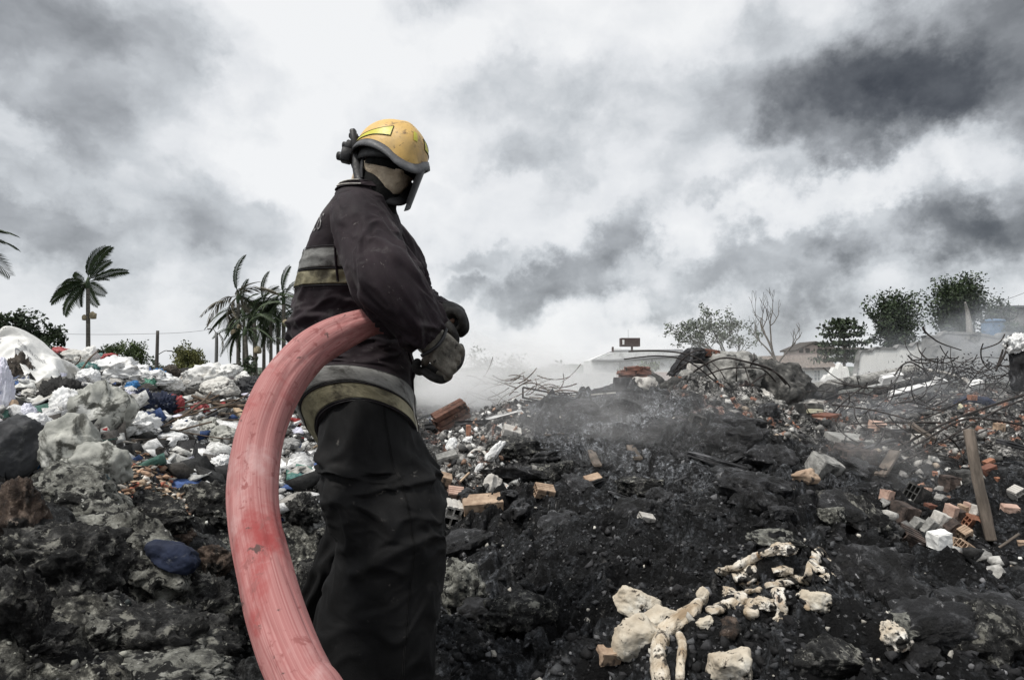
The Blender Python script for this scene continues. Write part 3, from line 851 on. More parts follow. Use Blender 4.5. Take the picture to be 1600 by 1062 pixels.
# lettering across the back: the last letters show
def letters(txt, place, depth, m_, name, parent, size=1.0):
    cu = bpy.data.curves.new(name, 'FONT'); cu.body = txt; cu.size = size; cu.resolution_u = 3
    o = bpy.data.objects.new(name, cu); COL.objects.link(o)
    e = o.evaluated_get(bpy.context.evaluated_depsgraph_get()); me = e.to_mesh()
    bmm = bmesh.new(); bmm.from_mesh(me); e.to_mesh_clear()
    for _ in range(2): bmesh.ops.subdivide_edges(bmm, edges=[x for x in bmm.edges if x.calc_length() > size * .09], cuts=1)
    bmesh.ops.triangulate(bmm, faces=bmm.faces)
    bmm.verts.ensure_lookup_table()
    v = np.array([tuple(x.co) for x in bmm.verts]); f = [tuple(x.index for x in q.verts) for q in bmm.faces]
    bmm.free(); bpy.data.objects.remove(o); bpy.data.curves.remove(cu)
    return MB().add(place(v), f).build(name, m_, parent)
M['print'] = mat('worn_print', [(0.35, (0.10, 0.095, 0.095)), (0.65, (0.36, 0.35, 0.345))], scale=60, bump=0.1, rough=(.7, .9))
letters('OS', lambda v: torso(7.10 + v[:, 1] * .95, 2.42 - v[:, 0] * .27 + .0 * v[:, 1], .003), 0, M['print'], 'lettering', P)

# collar
b = MB(); torso.add(b, 16, 160, 10.7, 12.0, .010, thick=.008); b.build('collar', M['jacket'], P)
ct = MB()
for t_, ph0, ph1 in ((11.9, 1.5, 3.6), (10.9, 1.4, 2.5)):
    ph = np.linspace(ph0, ph1, 40); v, f, r_ = tube(torso(t_ + .35 * np.sin((ph - ph0) * 1.3), ph, .013), .0022, 5, 1); ct.add(v, f, rest=r_)
ct.build('collar_piping', M['thread'], P)

# ---- helmet
hel = MB()
def shell_pt(az, el, off=0.0):
    """az 0 forward, el 0 at the rim plane .. pi/2 crown."""
    ca, sa = np.cos(az), np.sin(az)
    rx = np.where(ca > 0, .158, .142) + off; ry = .120 + off; rz = .142 + off
    n = 2.35
    ce = np.abs(np.cos(el)) ** (2 / n); se = np.sign(np.sin(el)) * np.abs(np.sin(el)) ** (2 / n)
    crest = .006 * np.exp(-(np.minimum(np.abs(np.sin(az)), 1) / .28) ** 2) * np.cos(el) ** .5
    side = -.004 * np.exp(-((np.abs(np.abs(sa) - .55)) / .22) ** 2) * np.cos(el)
    x = (rx + crest + side) * ce * ca + .004
    y = (ry + side) * ce * sa
    z = rz * se + .004 + crest * .8
    return np.stack([x, y, z], -1)
def rim_el(az):
    return -0.29 + 0.43 * (np.sqrt(np.sin(az) ** 2 + .05) - .2236) / .80 + 0.13 * np.cos(az)
na, ne = 128, 48
AZ = np.linspace(-math.pi, math.pi, na, endpoint=False); E = np.linspace(0, 1, ne)
ee, aa = np.meshgrid(E, AZ, indexing='ij')
el = rim_el(aa) + (math.pi / 2 - 1e-3 - rim_el(aa)) * ee
v = shell_pt(aa.ravel(), el.ravel())
vi = shell_pt(aa.ravel(), el.ravel(), -.006)
f = [tuple(q) for q in grid_faces(ne, na, True)]
hel.add(head(v), f); hel.add(head(vi), [q[::-1] for q in f])
helmet = tag(hel.build('helmet', M['helmet'], P), 'scuffed yellow fire helmet with fluorescent side patch')
HB = BVHTree.FromPolygons(head(v).tolist(), f)
# grey rim: deep at the front and sides, thinning to the back
rimv = []
AZ2 = np.linspace(-math.pi * .80, math.pi * .80, 120)
sec = [(.0, .003), (.5, .0075), (1.0, .010), (1.0, .002), (.5, .0), (0.0, -.004)]
for k_, o_ in sec:
    e0 = rim_el(AZ2)
    top = shell_pt(AZ2, e0 + .03, o_)
    dep = .032 * np.cos(AZ2 / 2 * 1.05) ** 1.5 + .003
    top[:, 2] -= k_ * dep
    top[:, 0] += k_ * .016 * np.maximum(np.cos(AZ2), 0); 
    rimv.append(top)
rimv = np.stack(rimv, 1).reshape(-1, 3)
MB().add(head(rimv), grid_faces(120, 6, True)).build('helmet_rim', M['rim'], helmet)
v_, f_, r_ = tube(head(shell_pt(np.linspace(-math.pi, math.pi, 90), rim_el(np.linspace(-math.pi, math.pi, 90)) + .015, .002)), .0025, 6, 1); MB().add(v_, f_).build('edge_trim', M['rubber'], helmet)
# fluorescent patch on each side
for sgn in (-1, 1):
    outl = np.array([(-2.30, .26), (-1.28, .40), (-1.02, .52), (-.86, .92), (-.96, .93), (-1.35, .72)])     # az, el
    mb = MB(); n = 14
    # sweep between the lower and the upper edge
    lo = np.array([np.interp(np.linspace(0, 1, n), [0, .6, 1], [-1.86, -1.06, -.58]), np.interp(np.linspace(0, 1, n), [0, .6, 1], [.20, .29, .30])])
    hi = np.array([np.interp(np.linspace(0, 1, n), [0, .6, 1], [-1.86, -1.04, -.56]), np.interp(np.linspace(0, 1, n), [0, .6, 1], [.23, .44, .60])])
    pts = np.stack([lo + (hi - lo) * k for k in np.linspace(0, 1, 8)], 0)       # 8,2,n
    az_, el_ = pts[:, 0].ravel() * -1 * sgn, pts[:, 1].ravel()
    a_o = shell_pt(az_, el_, .0018)
    mb.add(head(a_o), [q if sgn < 0 else q[::-1] for q in grid_faces(8, n)])
    pt = mb.build('patch', M['helmet_patch'], helmet)
    brd = np.concatenate([pts[0].T, pts[1:, :, -1], pts[-1].T[::-1], pts[::-1][:, :, 0]])
    v_, f_, r_ = tube(head(shell_pt(brd[:, 0] * -sgn, brd[:, 1], .0016)), .0014, 4, 1, caps=False); MB().add(v_, f_).build('patch_edge', M['rubber'], pt)
# small front badge
az_, el_ = np.meshgrid(np.linspace(.02, .16, 6), np.linspace(.30, .55, 6)); MB().add(head(shell_pt(az_.ravel(), el_.ravel(), .002)), grid_faces(6, 6)).build('badge', M['helmet_patch'], helmet)
# raised visor line on the far side
azv = np.linspace(.46, 1.7, 40); kv = np.linspace(0, 1, 12)
kk, aa2 = np.meshgrid(kv, azv, indexing='ij')
vx = (.160 - .030 * kk) * np.cos(aa2); vy = (.116 - .018 * kk) * np.sin(aa2); vz = .012 - .138 * kk
vv = np.stack([vx.ravel(), vy.ravel(), vz.ravel()], -1)
mbv = MB(); mbv.add(head(vv), grid_faces(12, 40)); mbv.add(head(vv * np.array((.985, .985, 1))), [q[::-1] for q in grid_faces(12, 40)])
mbv.build('visor', M['visor'], helmet)
# inner cradle, dark
v, f = ico(4); k = v[:, 2] > -.25
vv = v.copy(); vv = vv * np.array((.128, .104, .12)); vv[:, 2] = np.maximum(vv[:, 2], -.012)
MB().add(head(vv), f).build('liner', M['rubber'], helmet)
BR = np.array(Matrix.Rotation(R(36), 3, 'Z'))
# lamp bracket and knobs at the back, neck curtain behind the ears
def hbox(loc, size, rot=(0, 0, 0), bev=.004):
    v, f = box(*size, bev=bev); return xf(v, loc, rot), f
mb = MB()
for loc, size, rot in (((-.128, -.040, .070), (.030, .030, .022), (0, .3, .4)), ((-.136, -.045, .038), (.026, .036, .034), (0, .15, .4)), ((-.136, -.052, .002), (.034, .044, .046), (0, 0, .5)),
                       ((-.150, -.030, .010), (.018, .050, .016), (0, .2, .3)), ((-.118, -.05, .052), (.02, .024, .09), (0, -.35, .3))):
    v, f = hbox(loc, size, rot); mb.add(head(v @ BR.T), f)
for (x, y, z, r) in ((-.160, -.044, .0, .016), (-.150, -.042, .040, .013), (-.138, -.036, .078, .010)):
    v, f, r_ = tube([(x + .014, y, z), (x - .012, y - .006, z)], [r, r * .9], 10, 1); mb.add(head(v @ BR.T), f)
tag(mb.build('lamp_bracket', M['rubber'], helmet), 'black lamp clip and knobs on the back of the helmet')
mb = MB()
a2 = np.linspace(math.pi * .56, math.pi * 1.44, 40); k2 = np.linspace(0, 1, 12)
kk, aa2 = np.meshgrid(k2, a2, indexing='ij')
nx = (.132 - .030 * kk ** 1.4) * np.cos(aa2) - .010 * kk; ny = (.112 - .030 * kk) * np.sin(aa2); nz_ = .012 - .085 * kk + .028 * kk * np.abs(np.sin(aa2))
vv = np.stack([nx.ravel(), ny.ravel(), nz_.ravel()], -1)
mb.add(head(vv), grid_faces(12, 40)); mb.add(head(vv * np.array((.97, .97, 1))), [q[::-1] for q in grid_faces(12, 40)])
mb.build('neck_curtain', M['rubber'], helmet)
# pulled-up face cloth: covers nose to throat
v, f = ico(5); x_, y_, z_ = v[:, 0], v[:, 1], v[:, 2]
keep = [q for q in f if all(z_[i] < -.10 - .17 * max(x_[i], 0) and x_[i] > -.30 for i in q)]
cv = hv * np.array((1.09, 1.12, 1.06)) + np.array((.004, 0, 0))
cv += (v * (0.004 * ridge(perlin(v * np.array((1.2, 2.0, 3.4)) + 4, 6)) ** 3)[:, None])
sub_ = sorted({i for q in keep for i in q}); mp_ = {i: k for k, i in enumerate(sub_)}
MB().add(head(cv[sub_]), [tuple(mp_[i] for i in q) for q in keep]).build('face_mask', M['mask'], P)
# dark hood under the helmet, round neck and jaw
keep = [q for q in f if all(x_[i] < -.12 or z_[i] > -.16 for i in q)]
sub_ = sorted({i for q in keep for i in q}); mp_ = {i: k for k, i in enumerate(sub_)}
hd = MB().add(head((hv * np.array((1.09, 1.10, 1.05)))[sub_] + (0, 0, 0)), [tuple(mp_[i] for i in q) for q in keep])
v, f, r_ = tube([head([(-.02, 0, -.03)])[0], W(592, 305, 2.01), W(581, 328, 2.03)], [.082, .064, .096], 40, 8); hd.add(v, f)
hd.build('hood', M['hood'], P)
# black band added across the eyes, standing in for the helmet's shade
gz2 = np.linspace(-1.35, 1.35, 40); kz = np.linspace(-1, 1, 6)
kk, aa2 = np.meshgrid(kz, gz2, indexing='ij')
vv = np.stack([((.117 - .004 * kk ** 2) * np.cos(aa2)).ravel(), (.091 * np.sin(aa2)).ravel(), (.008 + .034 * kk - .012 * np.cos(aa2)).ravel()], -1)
MB().add(head(vv), grid_faces(6, 40)).add(head(vv * np.array((.97, .97, 1))), [q[::-1] for q in grid_faces(6, 40)]).build('eye_shade_band', M['hood'], helmet)
# chin strap and cup
def strap(pts, w, th, m_, nm, parent):
    v, f, r_ = tube(pts, w, 10, 6, flat=th / w); return MB().add(v, f, rest=r_).build(nm, m_, parent)
strap([head([(-.040, -.098, .010)])[0], head([(-.016, -.094, -.045)])[0], head([(.016, -.080, -.092)])[0], head([(.052, -.050, -.122)])[0], head([(.080, .0, -.132)])[0], head([(.07, .05, -.11)])[0], head([(.0, .09, -.03)])[0]], .017, .008, M['rubber'], 'chin_strap', helmet)
strap([head([(.0, -.090, -.012)])[0], head([(.006, -.088, -.05)])[0], head([(.012, -.083, -.078)])[0]], .008, .005, M['rubber'], 'side_strap', helmet)
v, f = ico(3)
cup = v * np.array((.036, .010, .016))
cm = Matrix.Rotation(R(38), 3, 'Y')
cup = xf(xf(cup, (0, 0, 0), Euler((0, R(36), 0)).to_matrix()), (.030, -.084, -.104), Euler((0, 0, R(38))).to_matrix() if False else None)
cupo = MB().add(head(cup), f).build('chin_cup', M['rim'], helmet)
for k in (-.020, -.002, .016):
    v, f = ico(1); MB().add(head(xf(v * .0022, (.030 + k * .8, -.0945, -.104 - k * .6))), f).build('rivet', M['rim'], cupo)
strap([head([(-.052, -.088, -.040)])[0], head([(-.040, -.094, -.075)])[0], head([(-.022, -.098, -.100)])[0], head([(-.008, -.098, -.118)])[0]], .006, .006, M['mask'], 'cord', P)

# ---- gloves: five separate bent fingers, welded to palm and cuff
def glove(wrist, knuck, across, curl, fl, r, thumb, cuff):
    mb = MB()
    wrist, knuck, across, curl = Vector(wrist), Vector(knuck), Vector(across).normalized(), Vector(curl).normalized()
    fwd = (knuck - wrist).normalized()
    for k in np.linspace(-1, 1, 5):
        v, f, r_ = tube([wrist + across * k * .022, (wrist + knuck) / 2 + across * k * .034, knuck + across * k * .036], [r * 1.6, r * 1.7, r * 1.35], 12, 6); mb.add(v, f)
    for i, (k, ln) in enumerate(zip((-1, -.34, .33, .98), (.93, 1.0, .96, .78))):
        b0 = knuck + across * k * .0405
        L = fl * ln
        p1 = b0 + fwd * L * .20 + curl * L * .30
        p2 = p1 + (curl * .92 - fwd * .30).normalized() * L * .36
        p3 = p2 + (curl * .25 - fwd * .97).normalized() * L * .30
        v, f, r_ = tube([b0 - fwd * .03, b0 + fwd * .006, p1, p2, p3], [r * .95, r * 1.12, r * 1.0, r * .98, r * .86], 12, 6); mb.add(v, f)
        blob(mb, p3, (r * .86,) * 3, 2)
    v, f, r_ = tube(thumb, [r * 1.3, r * 1.25, r * 1.1, r * .92], 12, 6); mb.add(v, f); blob(mb, thumb[-1], (r * .92,) * 3, 2)
    v, f, r_ = tube(cuff, [.047, .046, .040], 24, 6); mb.add(v, f)
    return mb
rw, rk = W(668, 527, 1.80), W(707, 562, 1.83)
acr = (W(718, 530, 1.84) - W(690, 588, 1.83)).normalized()            # index side is uppermost
g = glove(rw, rk, -acr, (W(690, 585, 1.98) - rk), .096, .0112,
          [W(676, 552, 1.84), W(664, 566, 1.90), W(672, 582, 1.93), W(690, 588, 1.93)], [W(658, 514, 1.785), rw, W(684, 541, 1.81)])
gv, gf = remesh(g, .004, 3)
gb = gv[:, 1]
glr = MB(); glr.add(gv, gf).build('glove', [M['glove_grey']], P)
tag(bpy.data.objects['glove'], 'worn grey leather glove closed round the hose')
# palm side and fingers of that glove are black: a lining layer over the finger backs
mb = MB()
for pts, rr in (([W(672, 503, 2.14), W(686, 496, 2.13), W(700, 488, 2.12)], [.050, .046, .042]), ([W(688, 494, 2.15), W(702, 487, 2.15), W(714, 490, 2.14)], [.034, .036, .032]),
                ([W(703, 487, 2.08), W(713, 487, 2.07), W(721, 495, 2.06), W(723, 508, 2.07), W(717, 514, 2.09)], [.0155, .0165, .0155, .0145, .013]),
                ([W(706, 486, 2.115), W(717, 488, 2.11), W(725, 499, 2.10), W(727, 514, 2.10), W(720, 522, 2.12)], [.0155, .0165, .0155, .0145, .013]),
                ([W(704, 484, 2.15), W(716, 485, 2.15), W(724, 496, 2.15), W(724, 512, 2.15), W(715, 520, 2.15)], [.0155, .0165, .0155, .0145, .013]),
                ([W(702, 484, 2.185), W(712, 484, 2.19), W(719, 493, 2.19), W(718, 506, 2.19), W(711, 512, 2.18)], [.014, .015, .014, .013, .012]),
                ([W(694, 502, 2.07), W(704, 514, 2.055), W(711, 528, 2.06), W(710, 542, 2.08)], [.018, .017, .016, .014])):
    v, f, r_ = tube(pts, rr, 12, 6); mb.add(v, f); blob(mb, pts[-1], (rr[-1],) * 3, 2)
blob(mb, W(704, 514, 2.12), (.027, .035, .030)); blob(mb, W(708, 503, 2.15), (.030, .03, .028)); blob(mb, W(714, 508, 2.12), (.020, .03, .022))
gv, gf = remesh(mb, .0035, 2)
tag(MB().add(gv, gf).build('glove', M['glove_black'], P), 'black leather glove on the far hand')
# dark palm and finger covering of the near glove
mb = MB()
for pts, rr in (([W(652, 566, 1.87), W(650, 574, 1.88), W(655, 580, 1.89), W(664, 578, 1.90)], .014), ([W(664, 581, 1.87), W(676, 589, 1.86), W(690, 593, 1.87), W(701, 588, 1.89)], .0135),
                ([W(706, 580, 1.87), W(717, 568, 1.88), W(721, 552, 1.89), W(719, 542, 1.90)], .0125), ([W(668, 575, 1.91), W(682, 580, 1.91), W(698, 577, 1.91), W(711, 562, 1.91)], .018)):
    v, f, r_ = tube(pts, rr, 12, 6); mb.add(v, f)
    blob(mb, pts[0], (rr,) * 3, 2); blob(mb, pts[-1], (rr,) * 3, 2)
gv, gf = remesh(mb, .004, 2)
MB().add(gv, gf).build('glove_palm', M['glove_black'], P)
v, f, r_ = tube([W(658, 556, 1.755), W(680, 543, 1.752), W(692, 528, 1.765), W(697, 514, 1.79)], .0055, 8, 8); MB().add(v, f).build('glove_strap', M['rubber'], P)
# pale lining showing at the cuff
v, f, r_ = tube([W(648, 536, 1.77), W(654, 545, 1.765), W(661, 553, 1.765)], [.003, .006, .002], 8, 5, flat=.4); MB().add(v, f, rest=r_).build('cuff_lining', M['thread'], P)

# ---- boots (just below the frame)
for (x0, y0, Y0, tx, ty, tY) in ((585, 1110, 1.83, 655, 1150, 1.76), (515, 1045, 2.34, 575, 1085, 2.28)):
    mb = MB(); a, b_ = W(x0, y0, Y0), W(tx, ty, tY)
    zg = a.z - .14
    for pts, rr, fl in (([a + Vector((0, 0, .06)), a + Vector((0, 0, -.04)), a + Vector((.01, 0, -.10))], [.062, .058, .056], 1), ([Vector((a.x - .03, a.y, zg + .045)), Vector(((a.x + b_.x) / 2, (a.y + b_.y) / 2, zg + .05)), Vector((b_.x + .06, b_.y - .03, zg + .035))], [.05, .052, .042], .8)):
        v, f, r_ = tube(pts, rr, 16, 6, flat=fl); mb.add(v, f)
    bt = MB().add(*remesh(mb, .008, 2)).build('boot', M['boot'], P)
    v, f, r_ = tube([Vector((a.x - .06, a.y, zg + .006)), Vector(((a.x + b_.x) / 2, (a.y + b_.y) / 2, zg + .006)), Vector((b_.x + .10, b_.y - .04, zg + .006))], [.05, .056, .046], 16, 6, flat=.3)
    MB().add(v, f).build('sole', M['rubber'], bt)

# ------------------------------------------------------------------ the fire hose, from under his arm down past the camera
HP = [  # centre (pixel), distance, seen width (pixels)
    (682, 536, 1.93, 44), (645, 512, 1.87, 44), (604, 502, 1.81, 44), (575, 504, 1.775, 49), (529, 522, 1.74, 63), (486, 548, 1.69, 72), (449, 587, 1.63, 78), (422, 635, 1.57, 80), (403, 690, 1.51, 82),
    (394.5, 755, 1.44, 83), (397, 812, 1.38, 84), (408.5, 872, 1.32, 90), (425, 940, 1.25, 99), (447, 1005, 1.19, 108), (474, 1065, 1.14, 114), (506, 1130, 1.10, 120)]
hp = [W(a, b, Y) for a, b, Y, w in HP]; hr = [w * Y / F_PX / 2 * (.90 - .10 * smooth(b, 800, 1062)) for a, b, Y, w in HP]
last = hp[-1]
for (x, y, dz_) in ((-.27, 1.02, .30), (-.17, .88, .16), (-.02, .62, .085), (.12, .2, .08), (.15, -.6, .08), (.1, -2.0, .08)):
    hp.append(Vector((x, y, base_z([x], [y])[0] + dz_))); hr.append(.056)
def hose_d(r):
    a = np.arctan2(r[:, 1], r[:, 0])
    p = np.stack([np.cos(a), np.sin(a), r[:, 2] * 2.2], -1)
    wv = 0.0006 * perlin(np.stack([np.cos(a) * 7, np.sin(a) * 7, r[:, 2] * 1.5], -1), 71)
    dent = -0.006 * np.maximum(ridge(perlin(p * 1.3, 72)), 0) ** 4
    return 0.003 * fbm(p, 3, seed=70) + wv + dent * .6
v, f, r_ = tube(hp, hr, 72, 22, disp=hose_d)
hose = MB().add(v, f, rest=r_).build('fire_hose', M['hose'])
tag(hose, 'thick faded red fire hose looping down from under the arm towards the camera', 'fire hose')
nz0, nz1 = W(682, 536, 1.93), W(694, 543, 2.22)
mb = MB(); v, f, r_ = tube([nz0, nz0.lerp(nz1, .3), nz0.lerp(nz1, .35), nz0.lerp(nz1, .8), nz1], [.046, .046, .030, .022, .024], 20, 6); mb.add(v, f)
mb.build('nozzle', M['brass'], hose)

# ------------------------------------------------------------------ far setting: hills, trees, palms, buildings
M['bark'] = mat('bark', [(0.3, (0.045, 0.038, 0.030)), (0.7, (0.13, 0.115, 0.095))], scale=14, stretch=(1, 1, .25), coord='rest', rough=(.8, .95), bump=.5)
M['bark_pale'] = mat('bare_bark', [(0.3, (0.16, 0.15, 0.14)), (0.7, (0.30, 0.29, 0.27))], scale=14, coord='rest', rough=(.8, .95), bump=.4)
M['palm_trunk'] = mat('palm_trunk', [(0.3, (0.06, 0.054, 0.045)), (0.7, (0.15, 0.14, 0.12))], scale=5, stretch=(.4, .4, 3), coord='rest', rough=(.8, .95), bump=.5)
def leafmat(nm, a, b, tr=0.25):
    m = mat(nm, [(0.3, a), (0.7, b)], scale=1.4, detail=5, rough=(.5, .75), bump=0, spec=.3, attr=True)
    m.node_tree.nodes['Principled BSDF'].inputs['Transmission Weight'].default_value = 0.0
    return m
M['leaf_dark'] = leafmat('dark_leaves', (0.016, 0.026, 0.014), (0.045, 0.065, 0.030))
M['leaf_mid'] = leafmat('green_leaves', (0.030, 0.050, 0.018), (0.085, 0.115, 0.040))
M['leaf_olive'] = leafmat('olive_leaves', (0.055, 0.065, 0.022), (0.15, 0.15, 0.05))
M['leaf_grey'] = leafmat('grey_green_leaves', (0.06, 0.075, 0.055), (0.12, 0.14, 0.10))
M['palm_green'] = leafmat('palm_leaves', (0.020, 0.034, 0.018), (0.055, 0.080, 0.035))
M['palm_dry'] = leafmat('dry_palm_leaves', (0.075, 0.065, 0.048), (0.16, 0.145, 0.11))
M['fruit'] = mat('palm_fruit', [(0.3, (0.20, 0.165, 0.10)), (0.7, (0.36, 0.31, 0.22))], scale=18, rough=(.8, .95), bump=.6)
M['hill'] = mat('hill_scrub', [(0.3, (0.05, 0.065, 0.05)), (0.7, (0.09, 0.11, 0.085))], scale=.12, rough=(.9, 1), bump=.4, bdist=1.0)

def leaf_quads(mb, pts, size, rs, nrm=None, aspect=2.0, spread=1.0):
    """One small bent leaf (four triangles' worth) at each point."""
    n = len(pts)
    a = rs.normal(size=(n, 3)); a[:, 2] -= .25; a /= np.linalg.norm(a, axis=1)[:, None]
    b = np.cross(a, rs.normal(size=(n, 3))); b /= np.linalg.norm(b, axis=1)[:, None] + 1e-9
    L = size * rs.uniform(.6, 1.3, (n, 1)); w = L / aspect
    p = np.asarray(pts)
    v = np.stack([p, p + a * L * .5 + b * w * .5, p + a * L, p + a * L * .5 - b * w * .5], 1).reshape(-1, 3)
    c = np.repeat(rs.uniform(.55, 1.5, n), 4)[:, None] * np.ones(3)
    f = [(4 * i, 4 * i + 1, 4 * i + 2, 4 * i + 3) for i in range(n)]
    mb.add(v, f, col=c)

def skeleton(base, h, rs, spread=.75, levels=4, nb=(5, 4, 3, 3), lean=(0, 0), r0=None, fork=.35, up=.25):
    """Trunk and limbs: list of (points, radii) and the twig tips."""
    limbs, tips = [], []
    r0 = r0 or h * .02
    def grow(p, d, L, r, lv):
        pts = [p]; dd = d.copy()
        for _ in range(4):
            dd = dd + rs.normal(size=3) * .16; dd[2] += up * .12; dd /= np.linalg.norm(dd)
            pts.append(pts[-1] + dd * L / 4)
        limbs.append((pts, np.linspace(r, r * .5, 5)))
        if lv >= levels:
            tips.extend(pts[2:]); return
        for k in range(nb[min(lv, len(nb) - 1)]):
            t = rs.uniform(fork if lv == 0 else .3, 1.0); i = min(int(t * 4), 3); q = pts[i] + (pts[i + 1] - pts[i]) * (t * 4 - i)
            e = dd + rs.normal(size=3) * spread * np.array((1, 1, .7)); e[2] += up; e /= np.linalg.norm(e)
            grow(q, e, L * rs.uniform(.5, .75), r * .5, lv + 1)
        if lv > 0: tips.append(pts[-1])
    d0 = np.array((lean[0], lean[1], 1.0)); d0 /= np.linalg.norm(d0)
    grow(np.array(base, dtype=float), d0, h * .55, r0, 0)
    return limbs, np.array(tips)

def tree(name, label, cat, px, py_base, Y, h_px, w_px, leaf, nleaf, lsize, seed, bark='bark', zbase=None, spread=.75, levels=3, jitter=.06, group=None, lean=(0, 0), up=.25, fork=.3, fill=0, nb=(5, 4, 3, 3)):
    rs = np.random.RandomState(seed)
    b = W(px, py_base, Y); m = Y / F_PX
    h, w = h_px * m, w_px * m
    limbs, tips = skeleton((0, 0, 0), h, rs, spread, levels, nb=nb, lean=lean, up=up, fork=fork)
    allp = np.concatenate([np.array(l[0]) for l in limbs])
    sz = h / max(allp[:, 2].max(), 1e-3); sx = w / max(np.ptp(allp[:, 0]), 1e-3)
    sc = np.array((sx, sx, sz)); cx = (allp[:, 0].max() + allp[:, 0].min()) / 2 * .0
    o = empty(name, b, label, cat, group)
    tm = MB()
    for pts, rr in limbs:
        if rr[0] < h * .0011: continue
        v, f, r_ = tube(np.array(pts) * sc, np.maximum(rr, h * .0016), 6, 2, caps=False); tm.add(v, f, rest=r_)
    tm.build('trunk', M[bark], o)
    if leaf:
        k = rs.randint(0, len(tips), nleaf)
        # clumps keep to the twigs, leaving gaps
        cl = tips[k] * sc + np.clip(rs.normal(size=(nleaf, 3)), -1.4, 1.4) * jitter * h
        if fill:                                     # clumps through the whole crown, uneven at its edge
            nc = 30
            cc = rs.normal(size=(nc, 3)); cc /= np.linalg.norm(cc, axis=1)[:, None]
            cc = cc * rs.uniform(.15, 1.1, (nc, 1)) ** .6 * np.array((w * .44, w * .40, h * .36)) + np.array((0, 0, h * .62))
            kk = rs.randint(0, nc, fill); rad_ = rs.uniform(.04, .10, nc)
            cl = np.vstack([cl, cc[kk] + np.clip(rs.normal(size=(fill, 3)), -1.6, 1.6) * (rad_[kk] * h)[:, None]])
        cm = MB(); leaf_quads(cm, cl, lsize * m, rs)
        cm.build('crown', M[leaf], o, smooth=False)
    return o

# ---- hills and a far hedge line along the horizon
rs = np.random.RandomState(9)
hm = MB()
for (x0, x1, top, Y) in ((846, 960, 568, 420), (600, 900, 573.5, 700), (1000, 1700, 572, 650), (-200, 620, 572.5, 600)):
    n = 60; xs = np.linspace(x0, x1, n)
    prof = (np.sin(np.linspace(0, math.pi, n)) ** .7)
    prof = prof * (1 + .12 * perlin(np.stack([xs * .05, xs * 0, xs * 0 + Y], -1), 3))
    rows = []
    for k, dz_ in ((0, 0.0), (.35, .55), (.7, .9), (1.0, 1.0), (1.6, .0)):
        rows.append([tuple(Vector((W(x, 590, Y).x, Y + k * 40, -3 + (W(x, top, Y).z + 3) * p * dz_))) for x, p in zip(xs, prof)])
    hm.add(np.array(rows).reshape(-1, 3), [q[::-1] for q in grid_faces(5, n)])
tag(hm.build('hills', M['hill']), kind='structure')

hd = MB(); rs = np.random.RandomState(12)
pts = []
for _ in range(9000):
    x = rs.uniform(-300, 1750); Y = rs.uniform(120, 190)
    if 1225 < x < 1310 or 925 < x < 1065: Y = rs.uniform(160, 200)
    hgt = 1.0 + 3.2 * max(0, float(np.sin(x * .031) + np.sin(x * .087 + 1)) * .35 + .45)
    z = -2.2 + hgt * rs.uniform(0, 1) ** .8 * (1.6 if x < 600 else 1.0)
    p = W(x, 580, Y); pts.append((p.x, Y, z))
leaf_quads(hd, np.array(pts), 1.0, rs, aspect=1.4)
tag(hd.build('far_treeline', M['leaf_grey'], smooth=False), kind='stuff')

# ---- broadleaf trees
tree('tree', 'dark leafy bush tree rising behind the big white printed sack', 'tree', 50, 600, 12, 112, 78, 'leaf_dark', 1800, 7, 21, levels=3, jitter=.03, fill=1500)
tree('tree', 'small green tree beside the tall lone palm, on the heap skyline', 'tree', 187, 590, 40, 54, 40, 'leaf_mid', 2200, 4, 22)
tree('tree', 'small round green tree at the right of the lone palm pair of shrubs', 'tree', 208, 592, 42, 58, 22, 'leaf_mid', 1500, 4, 23)
tree('tree', 'yellowish green round tree on the skyline behind the blue bag', 'tree', 292, 600, 36, 62, 66, 'leaf_olive', 3600, 4, 24)
tree('shrub', 'thin dark shrub under the tall palms', 'shrub', 392, 600, 50, 42, 30, 'leaf_dark', 500, 6, 25)
tree('shrub', 'low dark shrub at the foot of the lone palm', 'shrub', 150, 582, 30, 34, 34, 'leaf_dark', 500, 6, 26)
tree('shrub', 'olive shrub in front of the round yellowish tree', 'shrub', 262, 600, 30, 32, 40, 'leaf_olive', 600, 6, 27)
tree('tree', 'thin hazy tree with sparse grey green leaves behind the brick wreck', 'tree', 1140, 612, 62, 132, 150, 'leaf_grey', 3800, 4.5, 28, levels=4, spread=.8, jitter=.025, nb=(6,4,3,2), fork=.2)
tree('tree', 'bare leafless tree standing before the tiled house', 'tree', 1222, 606, 72, 162, 74, None, 0, 0, 29, bark='bark', levels=4, spread=.42, up=.5, nb=(4,3,2,2))
tree('tree', 'dense dark tree growing over the white wall', 'tree', 1402, 588, 44, 128, 66, 'leaf_dark', 2500, 5, 31, jitter=.03, fill=8000)
tree('tree', 'largest dark tree, with a broad crown beside the blue water tank', 'tree', 1502, 580, 52, 148, 70, 'leaf_dark', 2500, 5, 32, jitter=.03, fork=.45, fill=11000)
tree('tree', 'small dark tree between the water tank and the grey block', 'tree', 1560, 560, 60, 92, 36, 'leaf_dark', 500, 5, 34, jitter=.03, fill=1500)
tree('shrub', 'dark shrub at the right edge below the grey block', 'shrub', 1588, 560, 58, 60, 60, 'leaf_dark', 900, 8, 35)
tree('shrub', 'green creeper shrub on the low pink wall before the white factory', 'shrub', 985, 600, 90, 32, 62, 'leaf_mid', 900, 6, 36)
tree('shrub', 'twiggy faded bush in the smoke left of the factory', 'shrub', 800, 606, 60, 54, 66, 'leaf_grey', 260, 6, 37, levels=4)
tree('shrub', 'pale dry bush in the thick smoke by the gloves', 'shrub', 745, 606, 58, 62, 60, 'leaf_grey', 300, 6, 38, levels=4)
